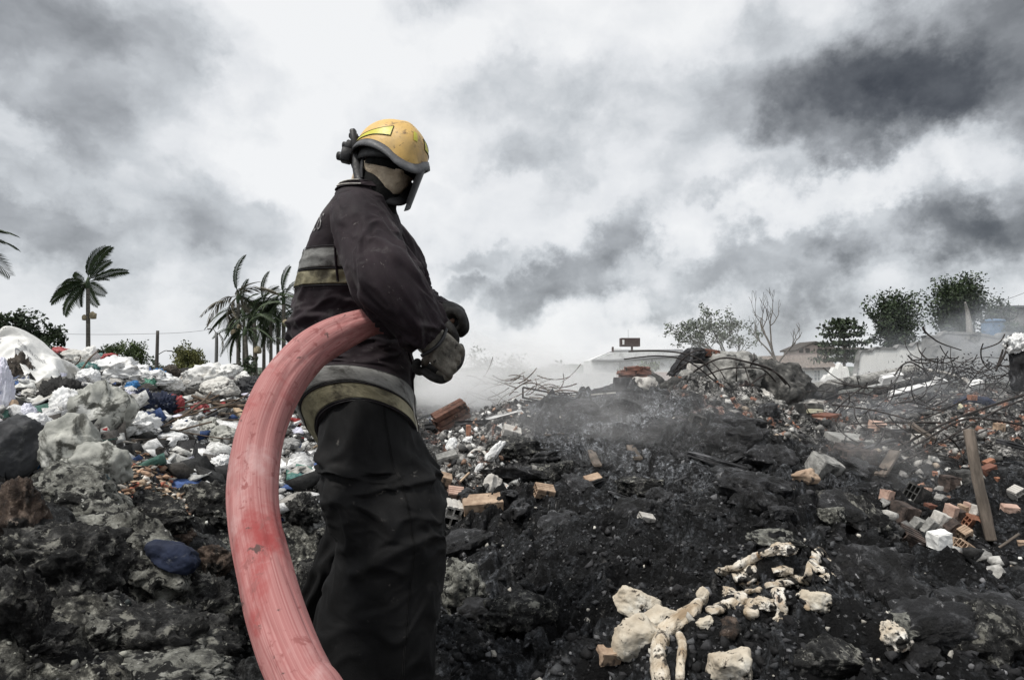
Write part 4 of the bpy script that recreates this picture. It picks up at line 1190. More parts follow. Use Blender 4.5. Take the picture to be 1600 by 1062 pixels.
# layered umbrella-shaped tree
uo = empty('tree', W(1318, 575, 62), 'flat layered green tree above the collapsed wall end', 'tree')
m_ = 62 / F_PX; um = MB(); rs = np.random.RandomState(5)
v, f, r_ = tube([(0, 0, -.8), (.15, 0, 2.2), (0, 0, 4.8)], [.16, .12, .03], 6, 4); um.add(v, f, rest=r_)
lf = []
for k, (z, w) in enumerate(((4.55, 1.0), (4.0, 1.9), (3.3, 2.0), (2.4, 2.4), (1.5, 2.6), (.8, 2.9))):
    for a in np.linspace(0, 6.28, 7)[:-1] + k:
        e = np.array((math.cos(a) * w, math.sin(a) * w, z + .15)); v, f, r_ = tube([(0.05, 0, z - .25), tuple(e * (.5, .5, 1)), tuple(e)], [.05, .035, .012], 5, 2); um.add(v, f, rest=r_)
        for _ in range(70):
            t = rs.uniform(.25, 1.05); lf.append(e * (t, t, 1) + rs.normal(size=3) * (.22, .22, .09))
um.build('trunk', M['bark'], uo)
cm = MB(); leaf_quads(cm, lf, .42, rs); cm.build('crown', M['leaf_dark'], uo, smooth=False)

# ---- palms
def frond_mesh(L, droop, rs, nl=34, dry=False, upcurl=0.0):
    """One pinnate leaf growing along +x from the origin, arching down."""
    mb = MB(); t = np.linspace(0, 1, 14)
    x = L * (t - .18 * droop * t ** 2.2); z = L * (.55 * (1 - droop * .6) * t - droop * .72 * t ** 2.3)
    rp = np.stack([x, np.zeros(14), z], -1)
    v, f, r_ = tube(rp, np.linspace(L * .013, L * .003, 14), 5, 1); mb.add(v, f, col=(.8, .8, .7))
    for i in range(nl):
        tt = .16 + .84 * i / (nl - 1)
        p = np.array([np.interp(tt, t, x), 0, np.interp(tt, t, z)])
        d = np.array([np.interp(min(tt + .05, 1), t, x), 0, np.interp(min(tt + .05, 1), t, z)]) - np.array([np.interp(tt - .05, t, x), 0, np.interp(tt - .05, t, z)])
        d /= np.linalg.norm(d) + 1e-9
        ll = L * (.25 * math.sin(math.pi * (.12 + .80 * tt)) + .03) * rs.uniform(.85, 1.1)
        for sd_ in (-1, 1):
            if dry and rs.rand() < .3: continue
            o1 = d * .62 + np.array((0, sd_ * .80, .16 - .35 * dry)); o1 /= np.linalg.norm(o1)
            q1 = p + o1 * ll * .55; q2 = q1 + (o1 * .8 + np.array((0, 0, -.55 - .5 * dry))) * ll * .5
            wv = np.cross(o1, (0, 0, 1.0)); wv /= np.linalg.norm(wv) + 1e-9; w = L * .0115
            mb.add([p - wv * w * .6, p + wv * w * .6, q1 + wv * w, q1 - wv * w, q2], [(0, 1, 2, 3), (3, 2, 4)], col=np.ones(3) * rs.uniform(.7, 1.3))
    return mb
_FR = {}
def frond_data(kind, k):
    key = (kind, k)
    if key not in _FR:
        rs = np.random.RandomState(k * 7 + len(kind))
        dr = {'up': .42, 'mid': .66, 'down': 1.15, 'dry': 1.3}[kind] + .08 * (k % 3)
        _FR[key] = frond_mesh(1.0, dr, rs, dry=(kind == 'dry')).mesh('frond', M['palm_dry' if kind == 'dry' else 'palm_green'], smooth=False)
    return _FR[key]
def palm(label, px, py_base, py_top, Y, L_px, fronds, seed, r=.16, bend=0.0, fruit=None, group=None, shaft=True):
    """fronds: list of (bearing deg in the picture plane: 0 = right, 180 = left, with depth), elevation deg, kind, length factor)."""
    rs = np.random.RandomState(seed)
    b = W(px, py_base, Y); top = W(px + bend, py_top, Y)
    o = empty('palm_tree', b, label, 'palm tree', group)
    tp = top - b
    v, f, r_ = tube([(0, 0, 0), (tp.x * .25, 0, tp.z * .4), (tp.x * .7, 0, tp.z * .8), tuple(tp)], [r * 1.25, r, r * .9, r * .75], 10, 8)
    MB().add(v, f, rest=r_).build('trunk', M['palm_trunk'], o)
    L = L_px * Y / F_PX
    if shaft:
        v, f, r_ = tube([tuple(tp - Vector((0, 0, L * .10))), tuple(tp + Vector((0, 0, L * .06))), tuple(tp + Vector((0, 0, L * .22)))], [r * .8, r * 1.05, r * .3], 8, 3)
        MB().add(v, f, rest=r_).build('crownshaft', M['palm_green'], o)
    for i, (az, el, kind, lf_) in enumerate(fronds):
        fo = link('frond', frond_data(kind, (i + seed) % 4), o)
        fo.location = tp + Vector((0, 0, L * .08))
        fo.scale = (L * lf_,) * 3
        fo.rotation_mode = 'ZYX'
        fo.rotation_euler = (rs.uniform(-.5, .5), -R(el + rs.uniform(-5, 5)), R(az))
    if fruit:
        for (fx, fy, s) in fruit:
            p = W(fx, fy, Y - .1) - b
            v, f = lump((s * .9, s * .8, s * 1.3), seed + int(fx), 3, .1); MB().add(v, f).build('fruit_cluster', M['fruit'], o, loc=p)
    return o
palm('tall lone palm with spiky upright fronds and pale fruit clusters', 137, 600, 446, 45, 58,
     [(172, 12, 'up', 1.0), (150, 30, 'up', .8), (185, 42, 'up', .9), (200, 62, 'up', 1.05), (100, 68, 'up', .95), (5, 74, 'up', 1.2), (355, 55, 'up', 1.2), (20, 32, 'up', 1.05),
      (40, 20, 'up', .55), (230, 45, 'up', .7), (300, 60, 'up', .7), (120, 80, 'up', .95), (170, 55, 'up', .95), (160, 2, 'mid', .8), (182, 74, 'up', 1.1), (10, 62, 'up', .9)], 1, r=.15, fruit=[(132, 497, .42), (145, 494, .55)])
palm('palm at the far left edge, only its frond tips reaching in', -55, 640, 392, 22, 86,
     [(0, 38, 'mid', 1.0), (345, 62, 'up', 1.0), (10, 10, 'mid', .95), (350, -25, 'mid', .95), (90, 40, 'mid', 1), (180, 40, 'mid', 1), (250, 30, 'mid', 1), (140, 60, 'up', 1)], 2, r=.14)
palm('ragged half dead palm with feathery grey fronds, left of the palm group', 372, 615, 468, 60, 66,
     [(178, 40, 'dry', 1.0), (190, 62, 'dry', .8), (10, 72, 'up', 1.05), (355, 55, 'dry', .9), (90, 80, 'dry', .7), (270, 70, 'dry', .6), (170, 82, 'dry', .6), (0, 86, 'dry', .5), (185, 10, 'dry', .85), (60, 30, 'down', .6)], 3, r=.19,
     fruit=[(374, 512, .5), (366, 520, .7)])
palm('bushy green palm in the middle of the palm group', 399, 612, 500, 58, 58,
     [(a, e, k, l) for a, e, k, l in zip((0, 30, 330, 160, 190, 210, 90, 270, 120, 60, 350, 175), (40, 10, 20, 35, 5, -10, 50, 40, 60, 70, 75, 65), ('mid', 'down', 'mid', 'mid', 'down', 'down', 'mid', 'down', 'mid', 'up', 'mid', 'mid'), (1, .9, .9, 1, .9, .8, .9, .8, .8, .7, .8, .8))], 4, r=.2, bend=-2,
     fruit=[(403, 548, .75)])
palm('short shaggy palm with drooping fronds below the ragged palm', 387, 612, 520, 55, 50,
     [(180, 25, 'down', 1), (170, -5, 'down', .95), (195, 5, 'mid', 1.05), (10, 15, 'down', .9), (340, 0, 'down', .9), (90, 30, 'mid', .8), (270, 20, 'down', .8), (20, 50, 'mid', .8), (160, 55, 'mid', .8)], 5, r=.17, bend=-4)
palm('tall green palm touching the back of the jacket', 443, 612, 470, 60, 62,
     [(172, 32, 'down', 1.05), (180, 50, 'mid', 1.0), (165, 10, 'down', .9), (5, 50, 'mid', .9), (90, 70, 'up', .8), (20, 80, 'up', 1.0), (195, 72, 'up', .8), (300, 40, 'mid', .8), (200, -5, 'down', .8), (350, 10, 'down', .8)], 6, r=.2,
     fruit=[(446, 506, .7)])
palm('slim palm with a small crown between two taller palms', 423, 612, 486, 62, 46,
     [(178, 40, 'down', 1.0), (160, 12, 'down', .9), (5, 35, 'down', 1), (20, 8, 'down', .9), (90, 50, 'mid', .8), (270, 50, 'mid', .8), (185, 70, 'mid', .7), (355, 72, 'mid', .7)], 7, r=.17)
FULL = [(a, e, k, l) for a, e, k, l in zip((0, 25, 330, 155, 190, 215, 90, 270, 120, 60, 350, 175, 10, 168, 200, 340), (35, 5, 15, 30, 0, -15, 50, 40, 60, 70, 75, 68, -15, -12, 50, 50), ('mid', 'down', 'down', 'mid', 'down', 'down', 'mid', 'down', 'mid', 'mid', 'up', 'up', 'down', 'down', 'mid', 'mid'), (1, .9, .9, 1, .9, .9, .9, .8, .9, .8, .9, .9, .85, .85, .8, .8))]
palm('dense dark palm filling the gap behind the ragged palm', 381, 612, 492, 66, 60, FULL, 9, r=.18)
palm('dense dark palm behind the slim palm, right in the group', 412, 612, 478, 68, 58, FULL, 10, r=.18)
palm('dense dark low palm left of the jacket', 434, 612, 506, 64, 52, FULL, 11, r=.17)
palm('tiny palm sprouting beside the slim palm trunk', 424, 600, 532, 56, 22,
     [(180, 30, 'down', 1.0), (5, 30, 'down', 1), (90, 50, 'mid', .8), (270, 20, 'down', .8), (200, 70, 'mid', .7)], 8, r=.07, shaft=False)
# palm stump pole with one long hanging dead frond
pole = empty('palm_tree', W(337, 600, 57), 'bare palm pole with one long dead frond hanging over', 'palm tree')
tp = W(338, 470, 57) - W(337, 600, 57)
v, f, r_ = tube([(0, 0, 0), (0, 0, tp.z * .5), tuple(tp * .62)], [.17, .15, .12], 8, 6); MB().add(v, f, rest=r_).build('trunk', M['palm_trunk'], pole)
fo = link('frond', frond_data('dry', 1), pole); fo.location = W(362, 474, 57) - W(337, 600, 57); fo.scale = (2.6,) * 3; fo.rotation_euler = (0, R(-28), R(180))
fo = link('frond', frond_data('dry', 2), pole); fo.location = tp * .62; fo.scale = (1.6,) * 3; fo.rotation_euler = (0, R(20), R(10))

# ---- poles and wires
M['wood_pole'] = mat('pole_wood', [(0.3, (0.05, 0.045, 0.04)), (0.7, (0.10, 0.09, 0.08))], scale=12, coord='rest', stretch=(1, 1, .2), rough=(.8, .95))
M['concrete_pole'] = mat('pole_concrete', [(0.3, (0.14, 0.14, 0.14)), (0.7, (0.2, 0.2, 0.2))], scale=12, coord='rest', rough=(.8, .95))
o = empty('utility_pole', W(244, 605, 42), 'dark wooden utility pole between the skyline trees', 'utility pole')
v, f, r_ = tube([(0, 0, 0), (0, 0, 3.9)], [.13, .10], 8, 6); MB().add(v, f, rest=r_).build('pole', M['wood_pole'], o)
v, f, r_ = tube([(0, 0, 2.2), (.5, 0, 2.5), (.75, 0, 2.52)], [.03, .03, .03], 6, 4); MB().add(v, f, rest=r_).build('arm', M['concrete_pole'], o)
v, f = box(.3, .14, .08, .02); MB().add(xf(v, (.85, 0, 2.5)), f).build('lamp_head', M['concrete_pole'], o)
o = empty('street_lamp', W(336, 605, 52), 'slender street lamp standing left of the palm group', 'street lamp')
v, f, r_ = tube([(0, 0, 0), (0, 0, 4.7)], [.10, .07], 8, 6); MB().add(v, f, rest=r_).build('pole', M['concrete_pole'], o)
v, f, r_ = tube([(0, 0, 4.6), (-.25, 0, 4.95), (-.5, 0, 5.0)], [.035] * 3, 6, 4); MB().add(v, f, rest=r_).build('arm', M['concrete_pole'], o)
v, f = box(.34, .16, .10, .03); MB().add(xf(v, (-.6, 0, 4.98)), f).build('lamp_head', M['concrete_pole'], o)
def wire(a, b, sag, r, lab):
    a, b = Vector(a), Vector(b); pts = [a.lerp(b, k) - Vector((0, 0, sag * 4 * k * (1 - k))) for k in np.linspace(0, 1, 9)]
    v, f, r_ = tube(pts, r, 5, 3); tag(MB().add(v, f, rest=r_).build('power_line', M['rubber']), lab, 'power line', 'power lines')
wire(W(-40, 512, 50), W(244, 521, 42.2), .25, .012, 'thin power line strung from the left edge to the wooden pole')
wire(W(244, 521, 42.2), W(337, 513, 52), .1, .012, 'thin power line strung between the wooden pole and the street lamp')
wire(W(1530, 480, 62), W(1640, 440, 50), .2, .02, 'dark power line rising to the right edge above the water tank')

# ---- buildings
M['plaster'] = mat('pale_plaster', [(0.3, (0.64, 0.65, 0.65)), (0.7, (0.74, 0.75, 0.74))], scale=.8, detail=8, rough=(.85, .95), bump=.1, stain=((0.34, 0.34, 0.33), .5, .52, .8))
M['plaster_pink'] = mat('pink_plaster', [(0.3, (0.46, 0.36, 0.33)), (0.7, (0.56, 0.46, 0.42))], scale=.8, detail=8, rough=(.85, .95), bump=.1)
M['old_wall'] = mat('stained_white_wall', [(0.3, (0.70, 0.695, 0.67)), (0.7, (0.80, 0.795, 0.77))], scale=1.2, detail=8, rough=(.85, .95), bump=.3, stretch=(1, 1, .5),
                    stain=[((0.34, 0.33, 0.31), 1.1, .54, .76), ((0.10, 0.10, 0.095), 2.6, .66, .76)])
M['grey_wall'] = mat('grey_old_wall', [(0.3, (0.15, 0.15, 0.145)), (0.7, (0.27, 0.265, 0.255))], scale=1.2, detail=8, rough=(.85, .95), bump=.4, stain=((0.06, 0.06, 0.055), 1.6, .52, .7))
M['roof_tile'] = mat('old_roof_tiles', [(0.3, (0.10, 0.085, 0.075)), (0.7, (0.23, 0.19, 0.165))], scale=3.5, detail=8, rough=(.8, .95), bump=.6, bdist=.08, stretch=(1.6, .4, .4))
M['roof_grey'] = mat('grey_roof_sheet', [(0.3, (0.10, 0.105, 0.11)), (0.7, (0.16, 0.165, 0.17))], scale=1.0, rough=(.6, .8), bump=.2)
M['dark_wood'] = mat('dark_timber', [(0.3, (0.03, 0.026, 0.022)), (0.7, (0.07, 0.06, 0.05))], scale=4, rough=(.8, .95))
M['brown_sign'] = mat('brown_board', [(0.3, (0.040, 0.024, 0.022)), (0.7, (0.060, 0.038, 0.034))], scale=2, rough=(.6, .8), bump=.05)
M['white_paint'] = mat('white_paint', [(0.3, (0.70, 0.70, 0.69)), (0.7, (0.80, 0.80, 0.79))], scale=3, rough=(.5, .7), bump=.05)
M['pane'] = mat('window_glass', [(0.3, (0.20, 0.22, 0.23)), (0.7, (0.30, 0.32, 0.33))], scale=1, rough=(.1, .2), bump=0, spec=.6)
M['tank_blue'] = mat('blue_plastic', [(0.3, (0.07, 0.14, 0.24)), (0.7, (0.10, 0.18, 0.29))], scale=3, rough=(.5, .7), bump=.05, stain=((0.16, 0.22, 0.3), 2, .55, .75))

def prism(profile, depth):
    """Solid from an x-z outline extruded along y."""
    n = len(profile); p = np.array(profile, dtype=float)
    v = np.vstack([np.column_stack([p[:, 0], np.zeros(n), p[:, 1]]), np.column_stack([p[:, 0], np.full(n, depth), p[:, 1]])])
    f = [tuple(range(n)), tuple(range(2 * n - 1, n - 1, -1))] + [(i, n + i, n + (i + 1) % n, (i + 1) % n) for i in range(n)]
    return v, f
def outline(px_pts, Y, base):
    return [((W(x, y, Y) - base).x, (W(x, y, Y) - base).z) for x, y in px_pts]

# long white factory with a shallow grey gable roof
Yf = 125; fb = W(995, 612, Yf)
fac = empty('factory', fb, 'long white factory with shallow grey roof in the smoke', 'building')
v, f = prism(outline([(924, 612), (924, 563), (958, 550), (1062, 549), (1072, 557), (1072, 612)], Yf, fb), 14); MB().add(v, f).build('wall', M['plaster'], fac, smooth=False)
rf = MB()
q = [W(922, 565, Yf - .6) - fb, W(958, 553, Yf - .6) - fb, W(960, 548.5, Yf + 6) - fb, W(1066, 547.5, Yf + 6) - fb, W(1076, 557, Yf - .6) - fb]
a0, a1, a2, a3, a4 = q
rf.add([a0, a0 + Vector((4.6, -.3, -.1)), W(1066, 557, Yf - .8) - fb, a4, a3, a2], [(0, 1, 2, 3, 4, 5)])
rf.add([v_ + Vector((0, 0, .28)) for v_ in (a0, a0 + Vector((4.6, -.3, -.1)), W(1066, 557, Yf - .8) - fb, a4, a3, a2)], [(0, 1, 2, 3, 4, 5)])
rf.build('roof', M['roof_grey'], fac, smooth=False)
for x0, x1, y0, y1 in ((968, 988, 566, 574), (1018, 1019.5, 560, 590)):
    c0_, c1_ = W(x0, y1, Yf - .35) - fb, W(x1, y0, Yf - .35) - fb
    v, f = box(c1_.x - c0_.x, .3, c1_.z - c0_.z); MB().add(xf(v, ((c0_ + c1_) / 2)), f).build('panel', M['roof_grey'], fac, smooth=False)
# brown sign box on two legs over the roof
sb_ = W(984, 549, Yf + 2)
sg = empty('rooftop_sign', sb_, 'blank brown box sign on two short legs over the factory roof', 'sign')
v, f = box(30 * Yf / F_PX, 2.2, 13.5 * Yf / F_PX, .06); MB().add(xf(v, (0, 0, 14.5 * Yf / F_PX)), f).build('board', M['brown_sign'], sg, smooth=False)
for dx in (-27, 3.5):
    v, f = box(.38, .38, 1.35 if dx > 0 else 1.25); MB().add(xf(v, (dx * Yf / F_PX, 0, .35)), f).build('leg', M['brown_sign'], sg, smooth=False)
v, f = box(.42, .05, 1.0, .02); MB().add(xf(v, (-11.6 * Yf / F_PX, -1.13, 14.4 * Yf / F_PX)), f).build('opening', M['white_paint'], sg, smooth=False)
v, f, r_ = tube([(-.3, 0, 2.7), (-.3, 0, 4.6)], .03, 5, 1); MB().add(v, f).build('aerial', M['roof_grey'], sg)
v, f = box(16 * .13, .5, .25); o = MB().add(v, f).build('roof_duct', M['plaster'], loc=W(962, 546, Yf + 4), smooth=False); tag(o, 'thin pale flat canopy left of the rooftop sign', 'canopy')

# low wall before the factory
o = empty('low_wall', W(990, 612, 70), 'low wall with a faded pink end before the factory', 'wall')
for x0, x1, y0, mt in ((860, 962, 583, 'plaster'), (962, 1060, 581, 'plaster_pink')):
    a, b = W(x0, 612, 70), W(x1, y0, 70); v, f = box(b.x - a.x, .25, b.z - a.z, .02); MB().add(xf(v, (a + b) / 2 - W(990, 612, 70)), f).build('wall_panel', M[mt], o, smooth=False)

# tiled cottage
Yh = 100; hb = W(1262, 612, Yh)
ho = empty('cottage', hb, 'pale single storey cottage with mossy tiled roof and white shuttered windows', 'house')
a, b = W(1186, 622, Yh), W(1304, 573, Yh); v, f = box(b.x - a.x, 7, b.z - a.z); MB().add(xf(v, (a + b) / 2 - hb + Vector((0, 3.5, 0))), f).build('wall', M['plaster'], ho, smooth=False)
rf = MB(); rr_ = np.array([tuple(p - hb) for p in (W(1180, 577, Yh - .7), W(1309, 574.5, Yh - .7), W(1292, 554.5, Yh + 3.5), W(1186, 557, Yh + 3.5))])
n1_, n2_ = 40, 14
uu, vv_ = np.meshgrid(np.linspace(0, 1, n1_ * 3), np.linspace(0, 1, n2_), indexing='xy')
top = (rr_[0] * (1 - uu[..., None]) + rr_[1] * uu[..., None]) * (1 - vv_[..., None]) + (rr_[3] * (1 - uu[..., None]) + rr_[2] * uu[..., None]) * vv_[..., None]
top[..., 2] += .07 * np.abs(np.sin(uu * math.pi * 48)) + .05 * (1 - (vv_ * 13 % 1))
rf.add(top.reshape(-1, 3), [q[::-1] for q in grid_faces(n2_, n1_ * 3)]); rf.add(np.vstack([rr_ - (0, 0, .25), rr_[[3, 2]] + [[0, 8, -2.4], [0, 8, -2.4]]]), [(0, 1, 2, 3), (3, 2, 5, 4)])
tag(rf.build('roof', M['roof_tile'], ho), 'old brown tiled roof')
for x in (1199, 1253.5, 1276.5):
    c = W(x, 586, Yh - .05) - hb
    fr = MB()
    for dx, dz_, sx, sz in ((-.52, 0, .10, 1.75), (.52, 0, .10, 1.75), (0, .87, 1.16, .10), (0, -.90, 1.24, .12), (0, 0, .10, 1.7), (-.26, .3, .44, .06), (.26, .3, .44, .06), (-.26, -.3, .44, .06), (.26, -.3, .44, .06)):
        v, f = box(sx, .12, sz); fr.add(xf(v, c + Vector((dx, -.02 - .004 * (sx > .2), dz_))), f)
    w_ = fr.build('window', M['white_paint'], ho, smooth=False)
    v, f = box(1.0, .06, 1.72); MB().add(xf(v, c + Vector((0, .02, 0))), f).build('pane', M['pane'], w_, smooth=False)
# second house further back
Yb = 130; hb2 = W(1268, 560, Yb)
h2 = empty('house', hb2, 'small dark roofed house peeping over the cottage roof', 'house')
v, f = prism(outline([(1244, 562), (1244, 546), (1270, 538), (1296, 545), (1296, 562)], Yb, hb2), 6); MB().add(v, f).build('wall', M['plaster_pink'], h2, smooth=False)
v, f = prism(outline([(1240, 549), (1240, 546.5), (1272, 533), (1300, 541), (1300, 544), (1272, 536)], Yb, hb2), 7.5); MB().add(xf(v, (0, -.8, 0)), f).build('roof', M['dark_wood'], h2, smooth=False)
for x in (1252, 1262, 1281):
    v, f = box(.9, .1, 1.0); MB().add(xf(v, W(x, 547.5, Yb - .04) - hb2), f).build('window', M['dark_wood'], h2, smooth=False)
v, f = box(1.0, .8, 4.5); 
o = MB().add(xf(v, (0, 0, 0)), f).build('chimney_stack', M['roof_grey'], loc=W(1311, 520, 150), smooth=False); o.scale = (.35, .5, 1); tag(o, 'thin grey chimney pole above the layered tree', 'chimney')
a = W(1338, 548, 120); v, f = box(5.5, 5, 2.2); o2 = empty('shed', a, 'low dark shed roof between the layered tree and the dense tree', 'shed')
MB().add(xf(v, (0, 2, -1.0)), f).build('wall', M['plaster'], o2, smooth=False); v, f = box(7, 7, .5); MB().add(xf(v, (0, 2, .3), (R(6), 0, 0)), f).build('roof', M['dark_wood'], o2, smooth=False)

# stained white ruined wall, stepping up to a grey one on the right
def ragged_wall(name, label, top_px, bot_py, Y0, Y1, thick, mt, cat='wall', seed=1, cap=None):
    rs = np.random.RandomState(seed)
    n = 70; xs = np.linspace(top_px[0][0], top_px[-1][0], n); tops = np.interp(xs, [p[0] for p in top_px], [p[1] for p in top_px])
    Ys = np.linspace(Y0, Y1, n); m = 14
    base = W(xs[n // 2], bot_py, Ys[n // 2])
    fr = []
    for k in range(m):
        t = k / (m - 1)
        fr.append([tuple(W(x, bot_py + (tp_ - bot_py) * t + (rs.uniform(-1.2, 1.2) if k == m - 1 else 0), y_) - base) for x, tp_, y_ in zip(xs, tops, Ys)])
    fr = np.array(fr); bk = fr[::-1] + np.array((0, thick, 0))
    allv = np.concatenate([fr, bk]).reshape(-1, 3)
    f = grid_faces(2 * m, n) + [(j, (2 * m - 1) * n + j, (2 * m - 1) * n + j + 1, j + 1) for j in range(n - 1)]
    f += [tuple([k * n for k in range(2 * m)]), tuple([k * n + n - 1 for k in range(2 * m)][::-1])]
    o = empty(name, base, label, cat)
    MB().add(allv, f).build('wall_panel', M[mt], o, smooth=False)
    if cap:
        cv = []
        for x, tp_, y_ in zip(xs, tops, Ys):
            p = W(x, tp_, y_) - base
            cv += [p + Vector((0, -.06, -.02)), p + Vector((0, -.08, .10 + rs.uniform(-.02, .05))), p + Vector((0, thick + .06, .10)), p + Vector((0, thick + .06, -.02))]
        MB().add(np.array([tuple(c) for c in cv]), grid_faces(n, 4, True)).build('coping', M[cap], o, smooth=False)
    return o
ragged_wall('ruined_wall', 'stained white ruined wall under the dense dark tree', [(1338, 586), (1341, 572), (1342, 556), (1347, 549), (1362, 550), (1366, 545), (1400, 546), (1404, 541), (1425, 543), (1430, 537), (1456, 536)], 612, 36, 36, .35, 'old_wall', seed=3, cap='grey_wall')
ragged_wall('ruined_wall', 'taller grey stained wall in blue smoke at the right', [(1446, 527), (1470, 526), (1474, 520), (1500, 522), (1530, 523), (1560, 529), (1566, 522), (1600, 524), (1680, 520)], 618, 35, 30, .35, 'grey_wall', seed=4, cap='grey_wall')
ragged_wall('ruined_wall', 'broken plaster wall stub leaning left of the white wall', [(1286, 594), (1292, 586), (1296, 588), (1304, 574), (1309, 577), (1313, 566), (1318, 573), (1325, 574), (1328, 588), (1334, 594)], 614, 37, 36.5, .4, 'old_wall', seed=5)

# blue water tank on its block
tb = W(1553, 560, 58); to = empty('water_tank', tb, 'blue plastic water tank on a pale block at the right', 'water tank')
mm = 58 / F_PX
v, f, r_ = tube([(0, 0, 34 * mm), (0, 0, 40 * mm), (0, 0, 55 * mm), (0, 0, 57 * mm)], [14.5 * mm, 15.5 * mm, 15 * mm, 15.6 * mm], 28, 3); MB().add(v, f).build('tank_body', M['tank_blue'], to)
v, f, r_ = tube([(0, 0, 57 * mm), (0, 0, 60 * mm), (0, 0, 62 * mm)], [16.2 * mm, 15.5 * mm, 5 * mm], 28, 3); MB().add(v, f).build('lid', M['tank_blue'], to)
v, f = box(42 * mm, 42 * mm, 36 * mm, .04); MB().add(xf(v, (4 * mm, 0, 16 * mm)), f).build('block', M['plaster'], to, smooth=False)
a = W(1592, 482, 66); v, f = box(46 * .07, 4, 44 * .07, .05); o = empty('block_building', a, 'plain dark grey block building at the right edge', 'building')
MB().add(xf(v, (1.0, 2, -1.5)), f).build('wall', M['grey_wall'], o, smooth=False); v, f = box(52 * .07, 4.6, .25, .03); MB().add(xf(v, (1.0, 2, .2)), f).build('roof', M['roof_grey'], o, smooth=False)
# dead white stump trunk before the big tree
v, f, r_ = tube([W(1516, 540, 40), W(1515, 515, 40), W(1512, 490, 40.2), W(1508, 472, 40)], [.22, .2, .13, .05], 8, 6); tag(MB().add(v, f, rest=r_).build('tree_stump', M['bark_pale']), 'pale broken dead trunk standing before the largest dark tree', 'dead trunk')

# ------------------------------------------------------------------ the refuse heap on the left
def plastic(nm, a, b, st=None, rough=(.35, .65), scale=5):
    return mat(nm, [(0.3, a), (0.7, b)], scale=scale, detail=8, rough=rough, bump=.35, bscale=28, spec=.4, stain=st)
M['white_plastic'] = plastic('white_plastic_film', (0.62, 0.63, 0.63), (0.80, 0.80, 0.79), [((0.30, 0.29, 0.27), 4, .56, .70), ((0.04, 0.04, 0.04), 9, .66, .72)])
M['white_sack'] = plastic('white_woven_sack', (0.62, 0.62, 0.60), (0.76, 0.755, 0.73), [((0.34, 0.33, 0.30), 2.4, .55, .72), ((0.10, 0.095, 0.085), 6, .68, .74)], (.6, .85))
M['dirty_sack'] = plastic('dirty_grey_sack', (0.20, 0.205, 0.185), (0.50, 0.50, 0.455), [((0.065, 0.065, 0.055), 4.5, .48, .60), ((0.62, 0.62, 0.58), 3.4, .58, .68)], (.6, .9))
M['grey_cloth'] = plastic('grey_cloth', (0.16, 0.16, 0.155), (0.36, 0.36, 0.35), [((0.04, 0.04, 0.04), 6, .54, .66)], (.75, .95))
M['pale_cloth'] = plastic('pale_cloth', (0.46, 0.45, 0.42), (0.66, 0.65, 0.61), [((0.14, 0.13, 0.12), 6, .56, .68)], (.75, .95))
M['black_cloth'] = plastic('black_cloth', (0.010, 0.010, 0.010), (0.030, 0.029, 0.028), [((0.10, 0.10, 0.095), 9, .64, .74)], (.7, .95))
M['dark_cloth'] = plastic('dark_grey_cloth', (0.020, 0.021, 0.023), (0.060, 0.062, 0.066), [((0.13, 0.13, 0.125), 8, .62, .74)], (.7, .95))
M['blue_plastic'] = plastic('blue_plastic_bag', (0.015, 0.10, 0.26), (0.04, 0.19, 0.42))
M['navy_cloth'] = plastic('navy_cloth', (0.008, 0.012, 0.028), (0.020, 0.029, 0.062), [((0.12, 0.13, 0.15), 14, .62, .74)], (.75, .95))
M['red_plastic'] = plastic('red_plastic_bag', (0.20, 0.025, 0.03), (0.38, 0.065, 0.065), [((0.05, 0.015, 0.015), 6, .55, .68)])
M['purple_cloth'] = plastic('purple_cloth', (0.035, 0.012, 0.06), (0.10, 0.03, 0.14))
M['teal_plastic'] = plastic('teal_plastic', (0.03, 0.11, 0.105), (0.09, 0.22, 0.20), [((0.4, 0.42, 0.4), 7, .6, .7)])
M['green_plastic'] = plastic('green_plastic', (0.03, 0.12, 0.08), (0.10, 0.28, 0.20), [((0.35, 0.4, 0.36), 7, .58, .7)])
M['lilac_paper'] = plastic('pale_lilac_film', (0.52, 0.52, 0.62), (0.72, 0.73, 0.80), [((0.25, 0.27, 0.36), 9, .55, .66)])
M['cream'] = plastic('cream_film', (0.55, 0.52, 0.36), (0.70, 0.68, 0.52), [((0.2, 0.19, 0.15), 6, .56, .68)])
M['tan_card'] = plastic('tan_cardboard', (0.36, 0.26, 0.18), (0.50, 0.38, 0.27), None, (.8, .95))
M['brown_fibre'] = mat('brown_burnt_fibre', [(0.3, (0.020, 0.017, 0.014)), (0.7, (0.10, 0.085, 0.07))], scale=20, detail=9, rough=(.85, 1), bump=.8, bscale=70)
M['char'] = mat('charred_wood', [(0.3, (0.006, 0.006, 0.0065)), (0.6, (0.022, 0.022, 0.024)), (0.75, (0.10, 0.10, 0.105))], scale=16, detail=9, rough=(.6, .9), bump=.9, bscale=34, coord='rest', stretch=(1, 1, .35))
M['old_wood'] = mat('old_grey_wood', [(0.3, (0.055, 0.045, 0.036)), (0.7, (0.17, 0.14, 0.115))], scale=14, detail=8, rough=(.8, .95), bump=.5, coord='rest', stretch=(1, 1, .2), stain=((0.02, 0.019, 0.018), 5, .55, .7))
M['twig'] = mat('brown_twig', [(0.3, (0.055, 0.040, 0.028)), (0.7, (0.15, 0.11, 0.08))], scale=14, rough=(.8, .95), bump=.4, coord='rest')
